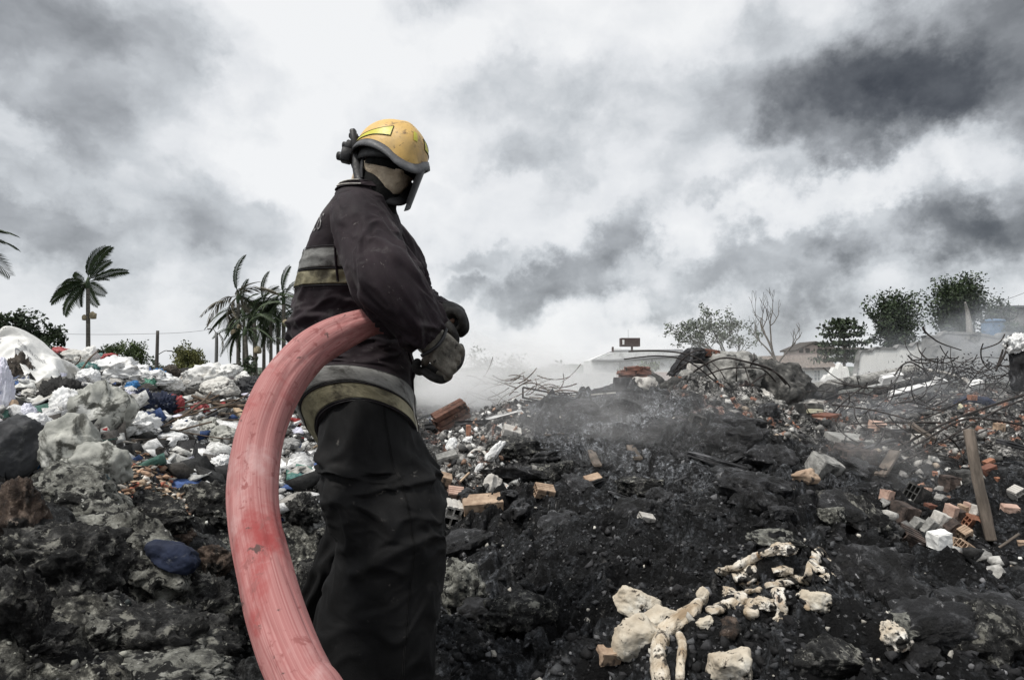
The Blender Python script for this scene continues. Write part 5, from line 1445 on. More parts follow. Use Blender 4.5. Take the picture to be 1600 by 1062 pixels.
M['rock_dark'] = mat('sooty_rock', [(0.3, (0.010, 0.010, 0.0105)), (0.5, (0.038, 0.038, 0.037)), (0.72, (0.15, 0.148, 0.14))], scale=24, detail=10, nrough=.72, spec=.2, rough=(.5, .95), bump=1.0, bscale=60, bdist=.03,
                     stain=[((0.33, 0.325, 0.285), 20, .58, .70), ((0.40, 0.395, 0.35), 60, .64, .74), ((0.007, 0.007, 0.007), 6, .50, .62), ((0.008, 0.008, 0.008), 30, .58, .66)])
M['rock_pale'] = mat('mouldy_pale_crust', [(0.3, (0.06, 0.06, 0.055)), (0.5, (0.24, 0.24, 0.21)), (0.7, (0.50, 0.50, 0.45))], scale=20, detail=10, nrough=.72, rough=(.75, .95), bump=1.0, bscale=60, bdist=.03,
                     stain=[((0.10, 0.15, 0.17), 9, .70, .76), ((0.012, 0.012, 0.011), 5, .52, .64), ((0.014, 0.014, 0.013), 24, .52, .62), ((0.6, 0.6, 0.56), 50, .68, .76)])
M['rock_brown'] = mat('rusty_brown_rock', [(0.3, (0.025, 0.018, 0.014)), (0.5, (0.085, 0.058, 0.043)), (0.7, (0.22, 0.165, 0.13))], scale=22, detail=10, nrough=.72, rough=(.75, .95), bump=1.0, bscale=60, bdist=.03,
                      stain=[((0.010, 0.009, 0.008), 6, .50, .62), ((0.36, 0.30, 0.25), 40, .66, .74)])
M['ink'] = mat('grey_print', [(0.3, (0.16, 0.16, 0.17)), (0.7, (0.30, 0.30, 0.31))], scale=20, bump=0)

CAMV = Vector((0, 0, CAM_Z))
def put(name, label, cat, shape, mt, px, py, lift=0.0, rot=(0, 0, 0), group=None, smooth=True, Y=None, away=0.0):
    """Stand a shape (metres) where the view ray meets the ground at photo pixel (px, py)."""
    p = W(px, py, Y) if Y else hit(px, py)
    d = (p - CAMV); d.z = 0; d.normalize()
    p = p + Vector((0, 0, lift)) + d * away
    v, f = shape[0], shape[1]
    v = xf(v, (0, 0, 0), rot) if any(rot) else v
    o = MB().add(v, f, rest=(shape[2] if len(shape) > 2 else shape[0])).build(name, M[mt], loc=p, smooth=smooth)
    return tag(o, label, cat, group)

def sack(name, label, cat, mt, px, py, w, h, seed, tilt=0, fold=.16, dep=.8, sub=5, Y=None, scale=2.2, stretch=(1, 1, 1), group=None, sink=.30):
    """A crumpled soft thing w x h photo pixels, its middle at (px, py)."""
    p = W(px, py + h * .3, Y) if Y else hit(px, py + h * .35)
    m = px_m(p)
    s = lump((w * m * .98, w * m * dep, h * m * 1.25), seed, sub, fold, scale, stretch)
    c = W(px, py, (p.y + w * m * dep * .30))
    o = MB().add(xf(s[0], (0, 0, 0), (0, R(tilt), 0)), s[1]).build(name, M[mt], loc=c)
    return tag(o, label, cat, group)

def stone(name, label, cat, mt, px, py, w, h, seed, rot=0, rough=.2, cuts=9, sub=4, dep=.8, billow=0.0, group=None, fine=.05, Y=None):
    p = W(px, py + h * .3, Y) if Y else hit(px, py + h * .3)
    m = px_m(p)
    v, f = rock((w * m, w * m * dep, h * m), seed, sub, rough, cuts, fine, billow)
    o = MB().add(xf(v, (0, 0, 0), (0, R(rot), 0)), f).build(name, M[mt], loc=W(px, py, p.y + w * m * dep * .22))
    return tag(o, label, cat, group)

def rod(name, label, cat, mt, pts, wpx, group=None, ns=8, sub=6, flat=1.0, disp=None, lift=0.0, taper=(1, 1)):
    """Long thing lying on the ground (or at a given distance) through photo points (px, py[, Y])."""
    P_ = [W(*q) if len(q) > 2 else hit(*q) + Vector((0, 0, lift)) for q in pts]
    rr = [wpx * px_m(q) / 2 * (taper[0] + (taper[1] - taper[0]) * i / max(1, len(P_) - 1)) for i, q in enumerate(P_)]
    c = P_[0].copy()
    v, f, r_ = tube([q - c for q in P_], rr, ns, sub, flat=flat, disp=disp)
    return tag(MB().add(v, f, rest=r_).build(name, M[mt], loc=c), label, cat, group)

def plank(name, label, cat, mt, a, b, wpx, thick=.25, group=None, seed=1, roll=0.0, lift=.02):
    """Board between two photo points on the ground."""
    A = W(*a) if len(a) > 2 else hit(*a); B = W(*b) if len(b) > 2 else hit(*b)
    L = (B - A).length; w = wpx * px_m((A + B) / 2)
    v, f = box(w, w * thick, L, bev=w * .05, seed=seed, jit=w * .035)
    q = (B - A).to_track_quat('Z', 'Y')
    o = MB().add(v, f, rest=v).build(name, M[mt], loc=(A + B) / 2 + Vector((0, 0, lift)), smooth=False)
    o.rotation_mode = 'QUATERNION'
    up = q @ Vector((0, 1, 0))
    o.rotation_quaternion = q @ Matrix.Rotation(roll, 3, 'Z').to_quaternion()
    return tag(o, label, cat, group)

# ---- big white printed sack, slumped over like a tent
n, m = 90, 70
rp = np.array([(-70, 560), (-25, 538), (14, 513), (42, 530), (66, 553), (88, 562), (97, 590)], dtype=float)
bp = np.array([(-75, 650), (-30, 655), (10, 640), (40, 628), (60, 634), (84, 622), (99, 606)], dtype=float)
uu = np.linspace(0, 1, n)
R_ = crom(rp, uu * 6); B_ = crom(bp, uu * 6)
sh = []
vv = np.concatenate([np.linspace(0, 1, m), np.linspace(0, 1, 30)])
for j in range(m + 30):
    front = j < m; t = vv[j]
    row = []
    for i in range(n):
        x = R_[i, 0] + (B_[i, 0] - R_[i, 0]) * t; y = R_[i, 1] + (B_[i, 1] - R_[i, 1]) * t
        # a torn mouth low on the left of the front
        if front: Y_ = 5.35 - .85 * t ** 1.3
        else: Y_ = 5.35 + .9 * t; 
        p = W(x, y, Y_) if front else W(R_[i, 0], R_[i, 1], 5.35) + Vector((0, .9 * t, -.75 * t * t))
        row.append(tuple(p))
    sh.append(row)
front = np.array(sh[:m]); back = np.array(sh[m:])[::-1]
full = np.concatenate([back[:-1], front]).reshape(-1, 3)
q_ = full * np.array((1.0, 1.0, .8))
w_ = fbm(q_ * 1.3, 2, seed=80)
full = full + np.array((.2, -.9, .3)) * (.055 * soft(perlin(q_ * 2.1 + w_[:, None] * .9, 81), .16) + .022 * soft(perlin(q_ * 5 + w_[:, None], 82), .15) + .03 * perlin(q_ * 3, 83))[:, None]
nr_ = len(back) - 1 + m
fr_idx = len(back) - 1
faces = []
for i in range(nr_ - 1):
    for j in range(n - 1):
        if i >= fr_idx:
            t = (i - fr_idx) / m; u_ = j / n
            if ((u_ - .40) / .105) ** 2 + ((t - .72) / .33) ** 2 < 1 + .25 * math.sin(9 * u_ * 6 + t * 8): continue
        faces.append((i * n + j, (i + 1) * n + j, (i + 1) * n + j + 1, i * n + j + 1))
ws = empty('printed_sack', W(20, 640, 5.0), 'big white woven sack with grey print, slumped open at the far left', 'sack')
wl_ = W(20, 640, 5.0)
msk = MB(); msk.add(full - np.array(tuple(wl_)), faces); msk.add(full - np.array(tuple(wl_)) + np.array((0, .012, -.008)), [q[::-1] for q in faces])
msk.build('sack_body', M['white_sack'], ws)
def sackpt(u, t, off=.012):
    fu, ft = np.clip(u, 0, 1) * (n - 1), np.clip(t, 0, 1) * (m - 1) + fr_idx
    i0, j0 = ft.astype(int), fu.astype(int); i1, j1 = np.minimum(i0 + 1, nr_ - 1), np.minimum(j0 + 1, n - 1)
    a, b = (ft - i0)[:, None], (fu - j0)[:, None]; G_ = full.reshape(nr_, n, 3)
    return (G_[i0, j0] * (1 - a) * (1 - b) + G_[i1, j0] * a * (1 - b) + G_[i0, j1] * (1 - a) * b + G_[i1, j1] * a * b) - np.array(tuple(wl_)) + np.array((.0, -off, off * .6))
letters('OUS', lambda v: sackpt(.415 + v[:, 0] * .085, .40 - v[:, 1] * .24), 0, M['ink'], 'print', ws)
letters('DOME IN CHINA', lambda v: sackpt(.43 + v[:, 0] * .040, .17 - v[:, 1] * .09), 0, M['ink'], 'print', ws)
sack('fibre_bundle', 'brown burnt fibre bundle showing in the mouth of the big white sack', 'bundle', 'brown_fibre', 30, 592, 44, 60, 3, fold=.2, Y=5.0)
sack('rag', 'black rags under the mouth of the big white sack', 'rag', 'black_cloth', 32, 622, 56, 36, 4, fold=.3, Y=4.75)
sack('bag', 'small pale bag under the mouth of the big white sack', 'bag', 'pale_cloth', 45, 616, 22, 14, 5, Y=4.6)
sack('rag', 'black crumpled rags right of the big white sack', 'rag', 'black_cloth', 92, 622, 60, 50, 6, fold=.3)
# ---- sheets, bags and rags, back to front
L = [
    # name, label, category, material, px, py, w, h, seed, extra
    ('bag', 'white lilac film bag cut by the left edge below the printed sack', 'bag', 'lilac_paper', 2, 612, 34, 74, 10, {}),
    ('cardboard', 'tan cardboard scrap beside the lilac film bag', 'cardboard', 'tan_card', 20, 640, 18, 26, 11, dict(fold=.05)),
    ('rag', 'purple and navy rag between white bags', 'rag', 'purple_cloth', 32, 668, 44, 22, 12, dict(fold=.3)),
    ('bag', 'lilac crumpled bag above the purple rag', 'bag', 'lilac_paper', 44, 648, 26, 26, 13, {}),
    ('bag', 'white bag right of the purple rag', 'bag', 'white_plastic', 58, 665, 44, 34, 14, {}),
    ('bag', 'broad white bag below the purple rag', 'bag', 'white_plastic', 48, 690, 62, 34, 15, {}),
    ('sack', 'tall grey soiled sack with a folded ridge, the topmost of three', 'sack', 'dirty_sack', 152, 645, 104, 78, 16, dict(tilt=22, fold=.12, scale=1.1)),
    ('sack', 'bulging grey soiled sack, left of the three', 'sack', 'dirty_sack', 112, 702, 84, 84, 17, dict(fold=.11, scale=1.1)),
    ('sack', 'squat grey soiled sack, lowest of the three', 'sack', 'dirty_sack', 150, 735, 108, 74, 18, dict(fold=.11, scale=1.1)),
    ('bag', 'white bag behind the three soiled sacks', 'bag', 'white_plastic', 100, 640, 44, 50, 19, {}),
    ('rag', 'bright blue rag on the ridge of the tall soiled sack', 'rag', 'blue_plastic', 148, 626, 34, 12, 20, dict(tilt=20)),
    ('rag', 'red striped cloth on the heap crest behind the printed sack', 'rag', 'red_plastic', 100, 552, 34, 12, 21, dict(tilt=24)),
    ('bag', 'small dark blue bag on the crest near the red striped cloth', 'bag', 'navy_cloth', 94, 560, 14, 14, 22, {}),
    ('bag', 'pointed pale sheet at the heap crest', 'sheet', 'pale_cloth', 112, 566, 44, 30, 23, {}),
    ('bag', 'pale pointed bag right of the pointed sheet', 'bag', 'white_sack', 140, 560, 26, 30, 24, {}),
    ('rag', 'teal grey tangled rag below the heap crest', 'rag', 'teal_plastic', 132, 580, 40, 20, 25, dict(fold=.3)),
    ('bag', 'pale teal bag near the foot of the lone palm', 'bag', 'teal_plastic', 158, 566, 18, 22, 26, {}),
    ('sheet', 'large bright white plastic sheet heaped on the crest', 'sheet', 'white_plastic', 178, 582, 84, 36, 27, dict(fold=.26, scale=1.5, stretch=(.6, 1, 1.7))),
    ('sheet', 'white plastic sheet spilling right of the largest sheet', 'sheet', 'white_plastic', 228, 594, 64, 26, 28, dict(fold=.26, scale=1.6, stretch=(.6, 1, 1.7))),
    ('bag', 'small white bag at the left of the largest sheet', 'bag', 'white_plastic', 138, 590, 30, 22, 29, {}),
    ('rag', 'rusty dark red cloth on the far crest', 'rag', 'red_plastic', 172, 558, 24, 10, 30, dict(fold=.2)),
    ('bag', 'bright blue bag standing on the white sheets', 'bag', 'blue_plastic', 251, 590, 22, 24, 31, {}),
    ('bag', 'pale green bag beside the bright blue bag', 'bag', 'green_plastic', 233, 600, 22, 18, 32, {}),
    ('bag', 'dark blue scrap bag left of the pale green bag', 'bag', 'blue_plastic', 208, 604, 22, 14, 33, {}),
    ('rag', 'dark brown clump behind the bright blue bag', 'rag', 'brown_fibre', 268, 582, 26, 20, 34, {}),
    ('rag', 'black clump right of the brown clump', 'rag', 'black_cloth', 290, 585, 26, 16, 35, {}),
    ('bag', 'white ribbed bag right of the bright blue bag', 'bag', 'white_sack', 268, 602, 34, 24, 36, {}),
    ('sheet', 'long pleated white sack on the crest under the lamp post', 'sack', 'white_sack', 330, 590, 84, 34, 37, dict(stretch=(.6, 1, 1.8), tilt=-12)),
    ('sheet', 'cream folded sheet lying over the pleated sack', 'sheet', 'cream', 330, 582, 56, 12, 38, {}),
    ('bag', 'dark striped bag in front of the pleated sack', 'bag', 'grey_cloth', 312, 604, 40, 22, 39, dict(stretch=(.7, 1, 1.8))),
    ('sheet', 'pale grey slumped sack right of the dark striped bag', 'sack', 'pale_cloth', 345, 608, 54, 28, 40, dict(stretch=(.6, 1, 1.8))),
    ('bag', 'white and black bag next to the hose, on the crest', 'bag', 'white_sack', 378, 598, 34, 26, 41, {}),
    ('rag', 'dark netting rag in front of the white and black bag', 'rag', 'dark_cloth', 392, 606, 40, 26, 42, dict(fold=.3)),
    ('rag', 'bright red cloth strip slanting by the hose', 'rag', 'red_plastic', 362, 612, 40, 10, 43, dict(tilt=-24, fold=.25)),
    ('rag', 'small red cloth scrap close to the hose', 'rag', 'red_plastic', 390, 603, 18, 9, 44, {}),
    ('rag', 'small pinkish red scrap left of the red strip', 'rag', 'red_plastic', 335, 616, 14, 7, 45, {}),
    ('bag', 'crimson bag with a dark top amid the twigs', 'bag', 'red_plastic', 274, 636, 26, 30, 46, {}),
    ('bag', 'dull red bag tangled in twigs right of the crimson bag', 'bag', 'red_plastic', 312, 640, 28, 16, 47, {}),
    ('rag', 'dark blue black shred heap, left half of the blue shreds', 'rag', 'navy_cloth', 215, 628, 50, 30, 48, dict(fold=.4, scale=4)),
    ('rag', 'dark blue black shred heap, right half of the blue shreds', 'rag', 'navy_cloth', 250, 636, 44, 32, 49, dict(fold=.4, scale=4)),
    ('rag', 'pale lilac shred heap over the blue shreds', 'rag', 'lilac_paper', 182, 625, 52, 24, 50, dict(fold=.4, scale=4)),
    ('bag', 'white frayed bag spilling right of the soiled sacks', 'bag', 'white_plastic', 215, 668, 62, 34, 51, dict(fold=.26, scale=1.6, stretch=(.7, 1, 1.5))),
    ('bag', 'white crumpled bag below the crimson bag', 'bag', 'white_sack', 288, 672, 46, 28, 52, {}),
    ('bag', 'greenish white bag right of the crumpled bag', 'bag', 'dirty_sack', 330, 672, 44, 28, 53, {}),
    ('bag', 'grey bag close behind the hose', 'bag', 'dirty_sack', 352, 684, 44, 30, 54, {}),
    ('sheet', 'flat white sheet above the brown planks', 'sheet', 'white_plastic', 262, 684, 56, 14, 55, {}),
    ('bag', 'bright crushed white bag among charred boards', 'bag', 'white_plastic', 344, 728, 36, 24, 56, dict(fold=.3)),
    ('rag', 'big dark grey cloth mound at the left edge', 'cloth', 'dark_cloth', 12, 710, 92, 110, 57, dict(tilt=38, fold=.07)),
    ('rag', 'pale blue strands beside the dark cloth mound', 'rag', 'blue_plastic', 60, 722, 26, 26, 58, dict(fold=.4)),
    ('bag', 'dark teal torn film in the pit inside the hose loop', 'bag', 'teal_plastic', 462, 752, 26, 18, 59, dict(fold=.3)),
    ('bag', 'grey film bag just right of the hose in the pit', 'bag', 'grey_cloth', 455, 695, 26, 16, 60, {}),
    ('bag', 'white tray scrap right of the hose', 'bag', 'white_plastic', 444, 688, 22, 10, 61, {}),
    ('roll', 'dark navy blue rolled cloth lying on the near rocks', 'cloth roll', 'navy_cloth', 270, 870, 88, 40, 62, dict(tilt=22, fold=.05, dep=.5, Y=1.95)),
]
for nm, lab, cat, mt, px, py, w, h, sd, ex in L:
    sack(nm, lab, cat, mt, px, py, w, h, sd, **ex)
# ---- near rocks and slabs of burnt crust, left foreground
for lab, mt, px, py, w, h, sd, rt, bi in (
        ('rusty brown boulder at the left edge', 'rock_brown', 36, 812, 74, 112, 1, 10, .05),
        ('pale mouldy slab sloping down behind the brown boulder', 'rock_pale', 118, 775, 150, 66, 2, 22, .08),
        ('long pale crusted slab running down to the navy cloth roll', 'rock_pale', 205, 862, 190, 96, 3, 40, .10),
        ('dark crusted boulder under the pale slabs', 'rock_dark', 110, 880, 170, 130, 4, 10, .12),
        ('black shaded boulder at the lower left edge', 'rock_dark', 20, 945, 90, 130, 5, 0, .1),
        ('bluish grey lump at the lower left', 'rock_dark', 62, 1000, 70, 46, 6, 0, .1),
        ('small pale pebble stone on the lower left crust', 'rock_pale', 97, 980, 20, 22, 7, 0, .02),
        ('wide dark rock at the bottom edge left of the hose', 'rock_dark', 230, 1010, 240, 96, 8, 12, .12),
        ('grey rounded rock right of the bluish lump', 'rock_pale', 158, 990, 54, 50, 9, 0, .08),
        ('flat pale streaked rock along the bottom edge', 'rock_pale', 200, 1062, 260, 50, 10, 8, .1),
        ('brown ochre boulder right of the navy cloth roll', 'rock_brown', 330, 880, 60, 62, 11, 24, .06),
        ('dark knobbly rock touching the hose', 'rock_dark', 330, 955, 130, 84, 12, 18, .12),
        ('dark rock behind the hose above the ochre boulder', 'rock_dark', 325, 790, 110, 60, 13, 0, .12),
        ('ashy rock below the wood chips', 'rock_dark', 250, 805, 90, 56, 14, 12, .1),
        ('rust stained stone beside the navy cloth roll', 'rock_brown', 272, 838, 60, 34, 15, 30, .08),
        ('rounded grey rock inside the hose loop', 'rock_dark', 470, 800, 50, 44, 16, 0, .1),
        ('black rock at the foot of the far trouser leg', 'rock_dark', 482, 915, 46, 74, 17, 0, .08),
        ('mossy yellowish block beside the trouser leg', 'rock_pale', 722, 932, 78, 92, 18, -6, .04)):
    stone('boulder', lab, 'boulder', mt, px, py, w, h, sd + 100, rt, rough=.26, billow=bi * 1.3, sub=5, fine=.12)
# ---- planks and branches
plank('plank', 'brown plank lying level below the flat white sheet', 'plank', 'old_wood', (210, 693), (288, 690), 9, .5)
plank('plank', 'short dark plank behind the level brown plank', 'plank', 'old_wood', (238, 686), (300, 683), 6, .5)
plank('plank', 'blackened board standing upright at the wood chips', 'plank', 'char', (283, 770, 4.4), (292, 694, 4.75), 26, .35)
plank('plank', 'narrow blackened board leaning by the upright board', 'plank', 'char', (302, 768, 4.4), (312, 700, 4.7), 18, .5, roll=.5)
plank('plank', 'grey brown board leaning across the lowest soiled sack', 'plank', 'old_wood', (168, 706, 4.1), (208, 788, 3.3), 13, .35, roll=.6)
plank('plank', 'dark thin board below the leaning grey brown board', 'plank', 'char', (196, 762, 3.7), (232, 790, 3.2), 10, .4)
plank('plank', 'thin straight lath under the largest white sheet', 'plank', 'old_wood', (168, 612), (214, 616), 5, .5)
plank('stake', 'upright tan stake by the ribbed white bag', 'stake', 'tan_card', (261, 612, 8.0), (263, 586, 8.0), 5, .8)
rod('branch', 'crooked dark branch beside the big white sack', 'branch', 'twig', [(88, 592), (108, 602, 6.0), (122, 610, 6.0), (130, 624, 5.8)], 7, taper=(1.2, .7))
rod('branch', 'thin forked upright twig behind the crooked branch', 'branch', 'twig', [(118, 612, 6.2), (124, 584, 6.4), (140, 560, 6.6), (154, 548, 6.8)], 3.5, taper=(1.3, .5))
rod('branch', 'thin leaning twig crossing the heap crest', 'branch', 'twig', [(98, 584, 6.6), (122, 566, 6.6), (126, 556, 6.6)], 2.5, taper=(1.2, .5))
rod('branch', 'longest dark branch slanting by the crimson bag', 'branch', 'twig', [(246, 672, 5.6), (285, 650, 5.8), (318, 626, 6.2), (330, 612, 6.4)], 5, taper=(1.1, .5))
rod('branch', 'thick brown branch reaching right to the hose', 'branch', 'twig', [(300, 618, 6.6), (342, 632, 6.5), (372, 634, 6.5), (404, 634, 6.4)], 6, taper=(.7, 1.1))
rod('branch', 'short black stick under the thick brown branch', 'branch', 'char', [(318, 656, 6.0), (340, 644, 6.1)], 6)
rs = np.random.RandomState(31)
for k in range(22):
    x0 = rs.uniform(250, 350); y0 = rs.uniform(632, 675); a = rs.uniform(-.5, .35); ln = rs.uniform(40, 90)
    y1 = y0 + math.sin(a) * ln
    c = hit(x0, max(y0, 630)); Yk = c.y
    rod('twig', 'thin tangled twig in the brushwood left of the hose', 'twig', 'twig', [(x0, y0, Yk - .1), (x0 + ln * .5, (y0 + y1) / 2 - rs.uniform(-3, 6), Yk - .12), (x0 + ln * math.cos(a), y1, Yk - .05)], rs.uniform(1.6, 3.2), group='twigs in the brushwood left of the hose', ns=5, sub=3)

# ------------------------------------------------------------------ burnt mound and demolition rubble
M['brick_red'] = mat('red_brick', [(0.3, (0.13, 0.058, 0.04)), (0.7, (0.22, 0.10, 0.07))], scale=14, detail=8, rough=(.8, .95), bump=.5, bscale=60, stain=[((0.05, 0.04, 0.036), 6, .52, .68), ((0.40, 0.36, 0.32), 5, .64, .74)])
M['brick_burnt'] = mat('burnt_terracotta', [(0.3, (0.075, 0.036, 0.026)), (0.7, (0.20, 0.10, 0.07))], scale=14, detail=8, rough=(.8, .95), bump=.5, bscale=60, stain=[((0.02, 0.017, 0.016), 7, .52, .68), ((0.32, 0.20, 0.15), 6, .62, .74)])
M['brick_tan'] = mat('tan_clay', [(0.3, (0.26, 0.18, 0.125)), (0.7, (0.46, 0.345, 0.25))], scale=14, detail=8, rough=(.8, .95), bump=.4, bscale=60, stain=[((0.06, 0.05, 0.044), 7, .56, .70)])
M['brick_pink'] = mat('pinkish_clay', [(0.3, (0.36, 0.235, 0.185)), (0.7, (0.52, 0.37, 0.30))], scale=14, detail=8, rough=(.8, .95), bump=.4, bscale=60, stain=((0.10, 0.08, 0.07), 7, .58, .70))
M['brick_orange'] = mat('orange_clay', [(0.3, (0.24, 0.105, 0.062)), (0.7, (0.36, 0.175, 0.11))], scale=14, detail=8, rough=(.8, .95), bump=.4, bscale=60, stain=((0.08, 0.05, 0.04), 7, .58, .70))
M['brick_sooty'] = mat('sooty_brick', [(0.3, (0.022, 0.018, 0.016)), (0.7, (0.11, 0.082, 0.07))], scale=12, detail=9, rough=(.8, .95), bump=.6, bscale=50, stain=((0.22, 0.18, 0.155), 7, .60, .72))
M['concrete'] = mat('broken_concrete', [(0.3, (0.17, 0.168, 0.158)), (0.7, (0.36, 0.355, 0.335))], scale=12, detail=9, rough=(.85, .95), bump=.7, bscale=44, stain=[((0.05, 0.05, 0.048), 5, .55, .68)])
M['concrete_pale'] = mat('pale_mortar', [(0.3, (0.42, 0.40, 0.37)), (0.7, (0.60, 0.58, 0.54))], scale=12, detail=9, rough=(.85, .95), bump=.6, bscale=44, stain=[((0.13, 0.12, 0.11), 6, .58, .70)])
M['concrete_dark'] = mat('sooty_concrete', [(0.3, (0.018, 0.018, 0.0175)), (0.6, (0.07, 0.069, 0.065)), (0.75, (0.16, 0.155, 0.145))], scale=10, detail=9, rough=(.8, .95), bump=.8, bscale=40)
M['white_block'] = mat('white_chalky_block', [(0.3, (0.72, 0.72, 0.70)), (0.7, (0.82, 0.82, 0.80))], scale=10, rough=(.85, .95), bump=.2)
M['rebar'] = mat('black_rebar', [(0.3, (0.014, 0.012, 0.011)), (0.7, (0.045, 0.036, 0.032))], scale=20, rough=(.6, .85), bump=.4, coord='rest', bscale=90)
M['cream_foam'] = mat('cream_melted_crust', [(0.28, (0.36, 0.28, 0.19)), (0.5, (0.56, 0.50, 0.41)), (0.68, (0.74, 0.71, 0.65))], scale=10, detail=9, rough=(.6, .85), bump=.5, bscale=40,
                      stain=[((0.34, 0.21, 0.11), 9, .56, .74), ((0.010, 0.009, 0.008), 17, .50, .58), ((0.02, 0.018, 0.016), 50, .60, .70)])
M['cream_stone'] = mat('cream_stone', [(0.3, (0.42, 0.355, 0.27)), (0.6, (0.56, 0.51, 0.42)), (0.75, (0.68, 0.655, 0.59))], scale=7, detail=9, rough=(.75, .92), bump=.35, bscale=50,
                       stain=[((0.30, 0.24, 0.17), 12, .55, .78), ((0.06, 0.05, 0.04), 40, .62, .72), ((0.012, 0.011, 0.010), 9, .64, .70)])
M['cream_wood'] = mat('bleached_cracked_wood', [(0.3, (0.30, 0.22, 0.14)), (0.5, (0.56, 0.48, 0.37)), (0.7, (0.72, 0.67, 0.58))], scale=15, detail=9, rough=(.75, .92), bump=.8, bscale=46, coord='rest', stretch=(1, 1, .5),
                       stain=[((0.03, 0.022, 0.015), 14, .56, .66), ((0.05, 0.04, 0.03), 50, .60, .70)])

_HB = {}
def hollow_brick(L=.29, w=.19, h=.14, nx=3, nz=2):
    """Hollow clay block: shell, webs and ribbed faces; cells run along x."""
    key = (L, w, h, nx, nz)
    if key in _HB: return _HB[key]
    mb_v, mb_f, n = [], [], 0
    def b(sx, sy, sz, c):
        nonlocal n
        v, f = box(sx, sy, sz); mb_v.append(v + np.array(c)); mb_f.extend([tuple(i + n for i in q) for q in f]); n += len(v)
    t = .012 * L / .29
    b(L, w, t, (0, 0, h / 2)); b(L, w, t, (0, 0, -h / 2))
    for k in range(nx + 1): b(L * .996, t, h - t, (0, -w / 2 + t / 2 + (w - t) * k / nx, 0))
    for k in range(1, nz): b(L * .992, w - 2 * t, t, (0, 0, -h / 2 + h * k / nz))
    for s_ in (-1, 1):
        for k in range(4): b(L * .998, w * .15, t * .6, (0, -w * .36 + w * .24 * k, s_ * (h / 2 + t * .6)))
        for k in range(3): b(L * .998, t * .6, h * .2, (0, s_ * (w / 2 + t * .1), -h * .3 + h * .3 * k))
    _HB[key] = (np.concatenate(mb_v), mb_f)
    return _HB[key]

def brick(label, mt, px, py, w, h, seed, rot=None, kind='solid', cat='brick', name='brick', Y=None, group=None, dep=None, lift=0):
    """Brick or block w x h photo pixels, its middle at (px, py)."""
    p = W(px, py + h * .35, Y) if Y else hit(px, py + h * .35); m = px_m(p)
    rs = np.random.RandomState(seed)
    d_ = (dep or (w + h) / 2 * .8) * m
    if kind == 'hollow': v, f = hollow_brick(); v = v * np.array((w * m / .29, d_ / .19, h * m / .16)); 
    elif kind == 'end': v, f = hollow_brick(); v = v[:, [1, 0, 2]] * np.array((w * m / .19, d_ / .29, h * m / .16)); f = [q[::-1] for q in f]
    else: v, f = box(w * m, d_, h * m, bev=min(w, h) * m * .06, seed=seed, jit=min(w, h) * m * .022)
    e = rot if rot is not None else (rs.uniform(-.35, .35), rs.uniform(-.25, .25), rs.uniform(-.6, .6))
    o = MB().add(xf(v, (0, 0, 0), e), f, rest=v).build(name, M[mt], loc=W(px, py, p.y + d_ * .3) + Vector((0, 0, lift)), smooth=False)
    return tag(o, label, cat, group)

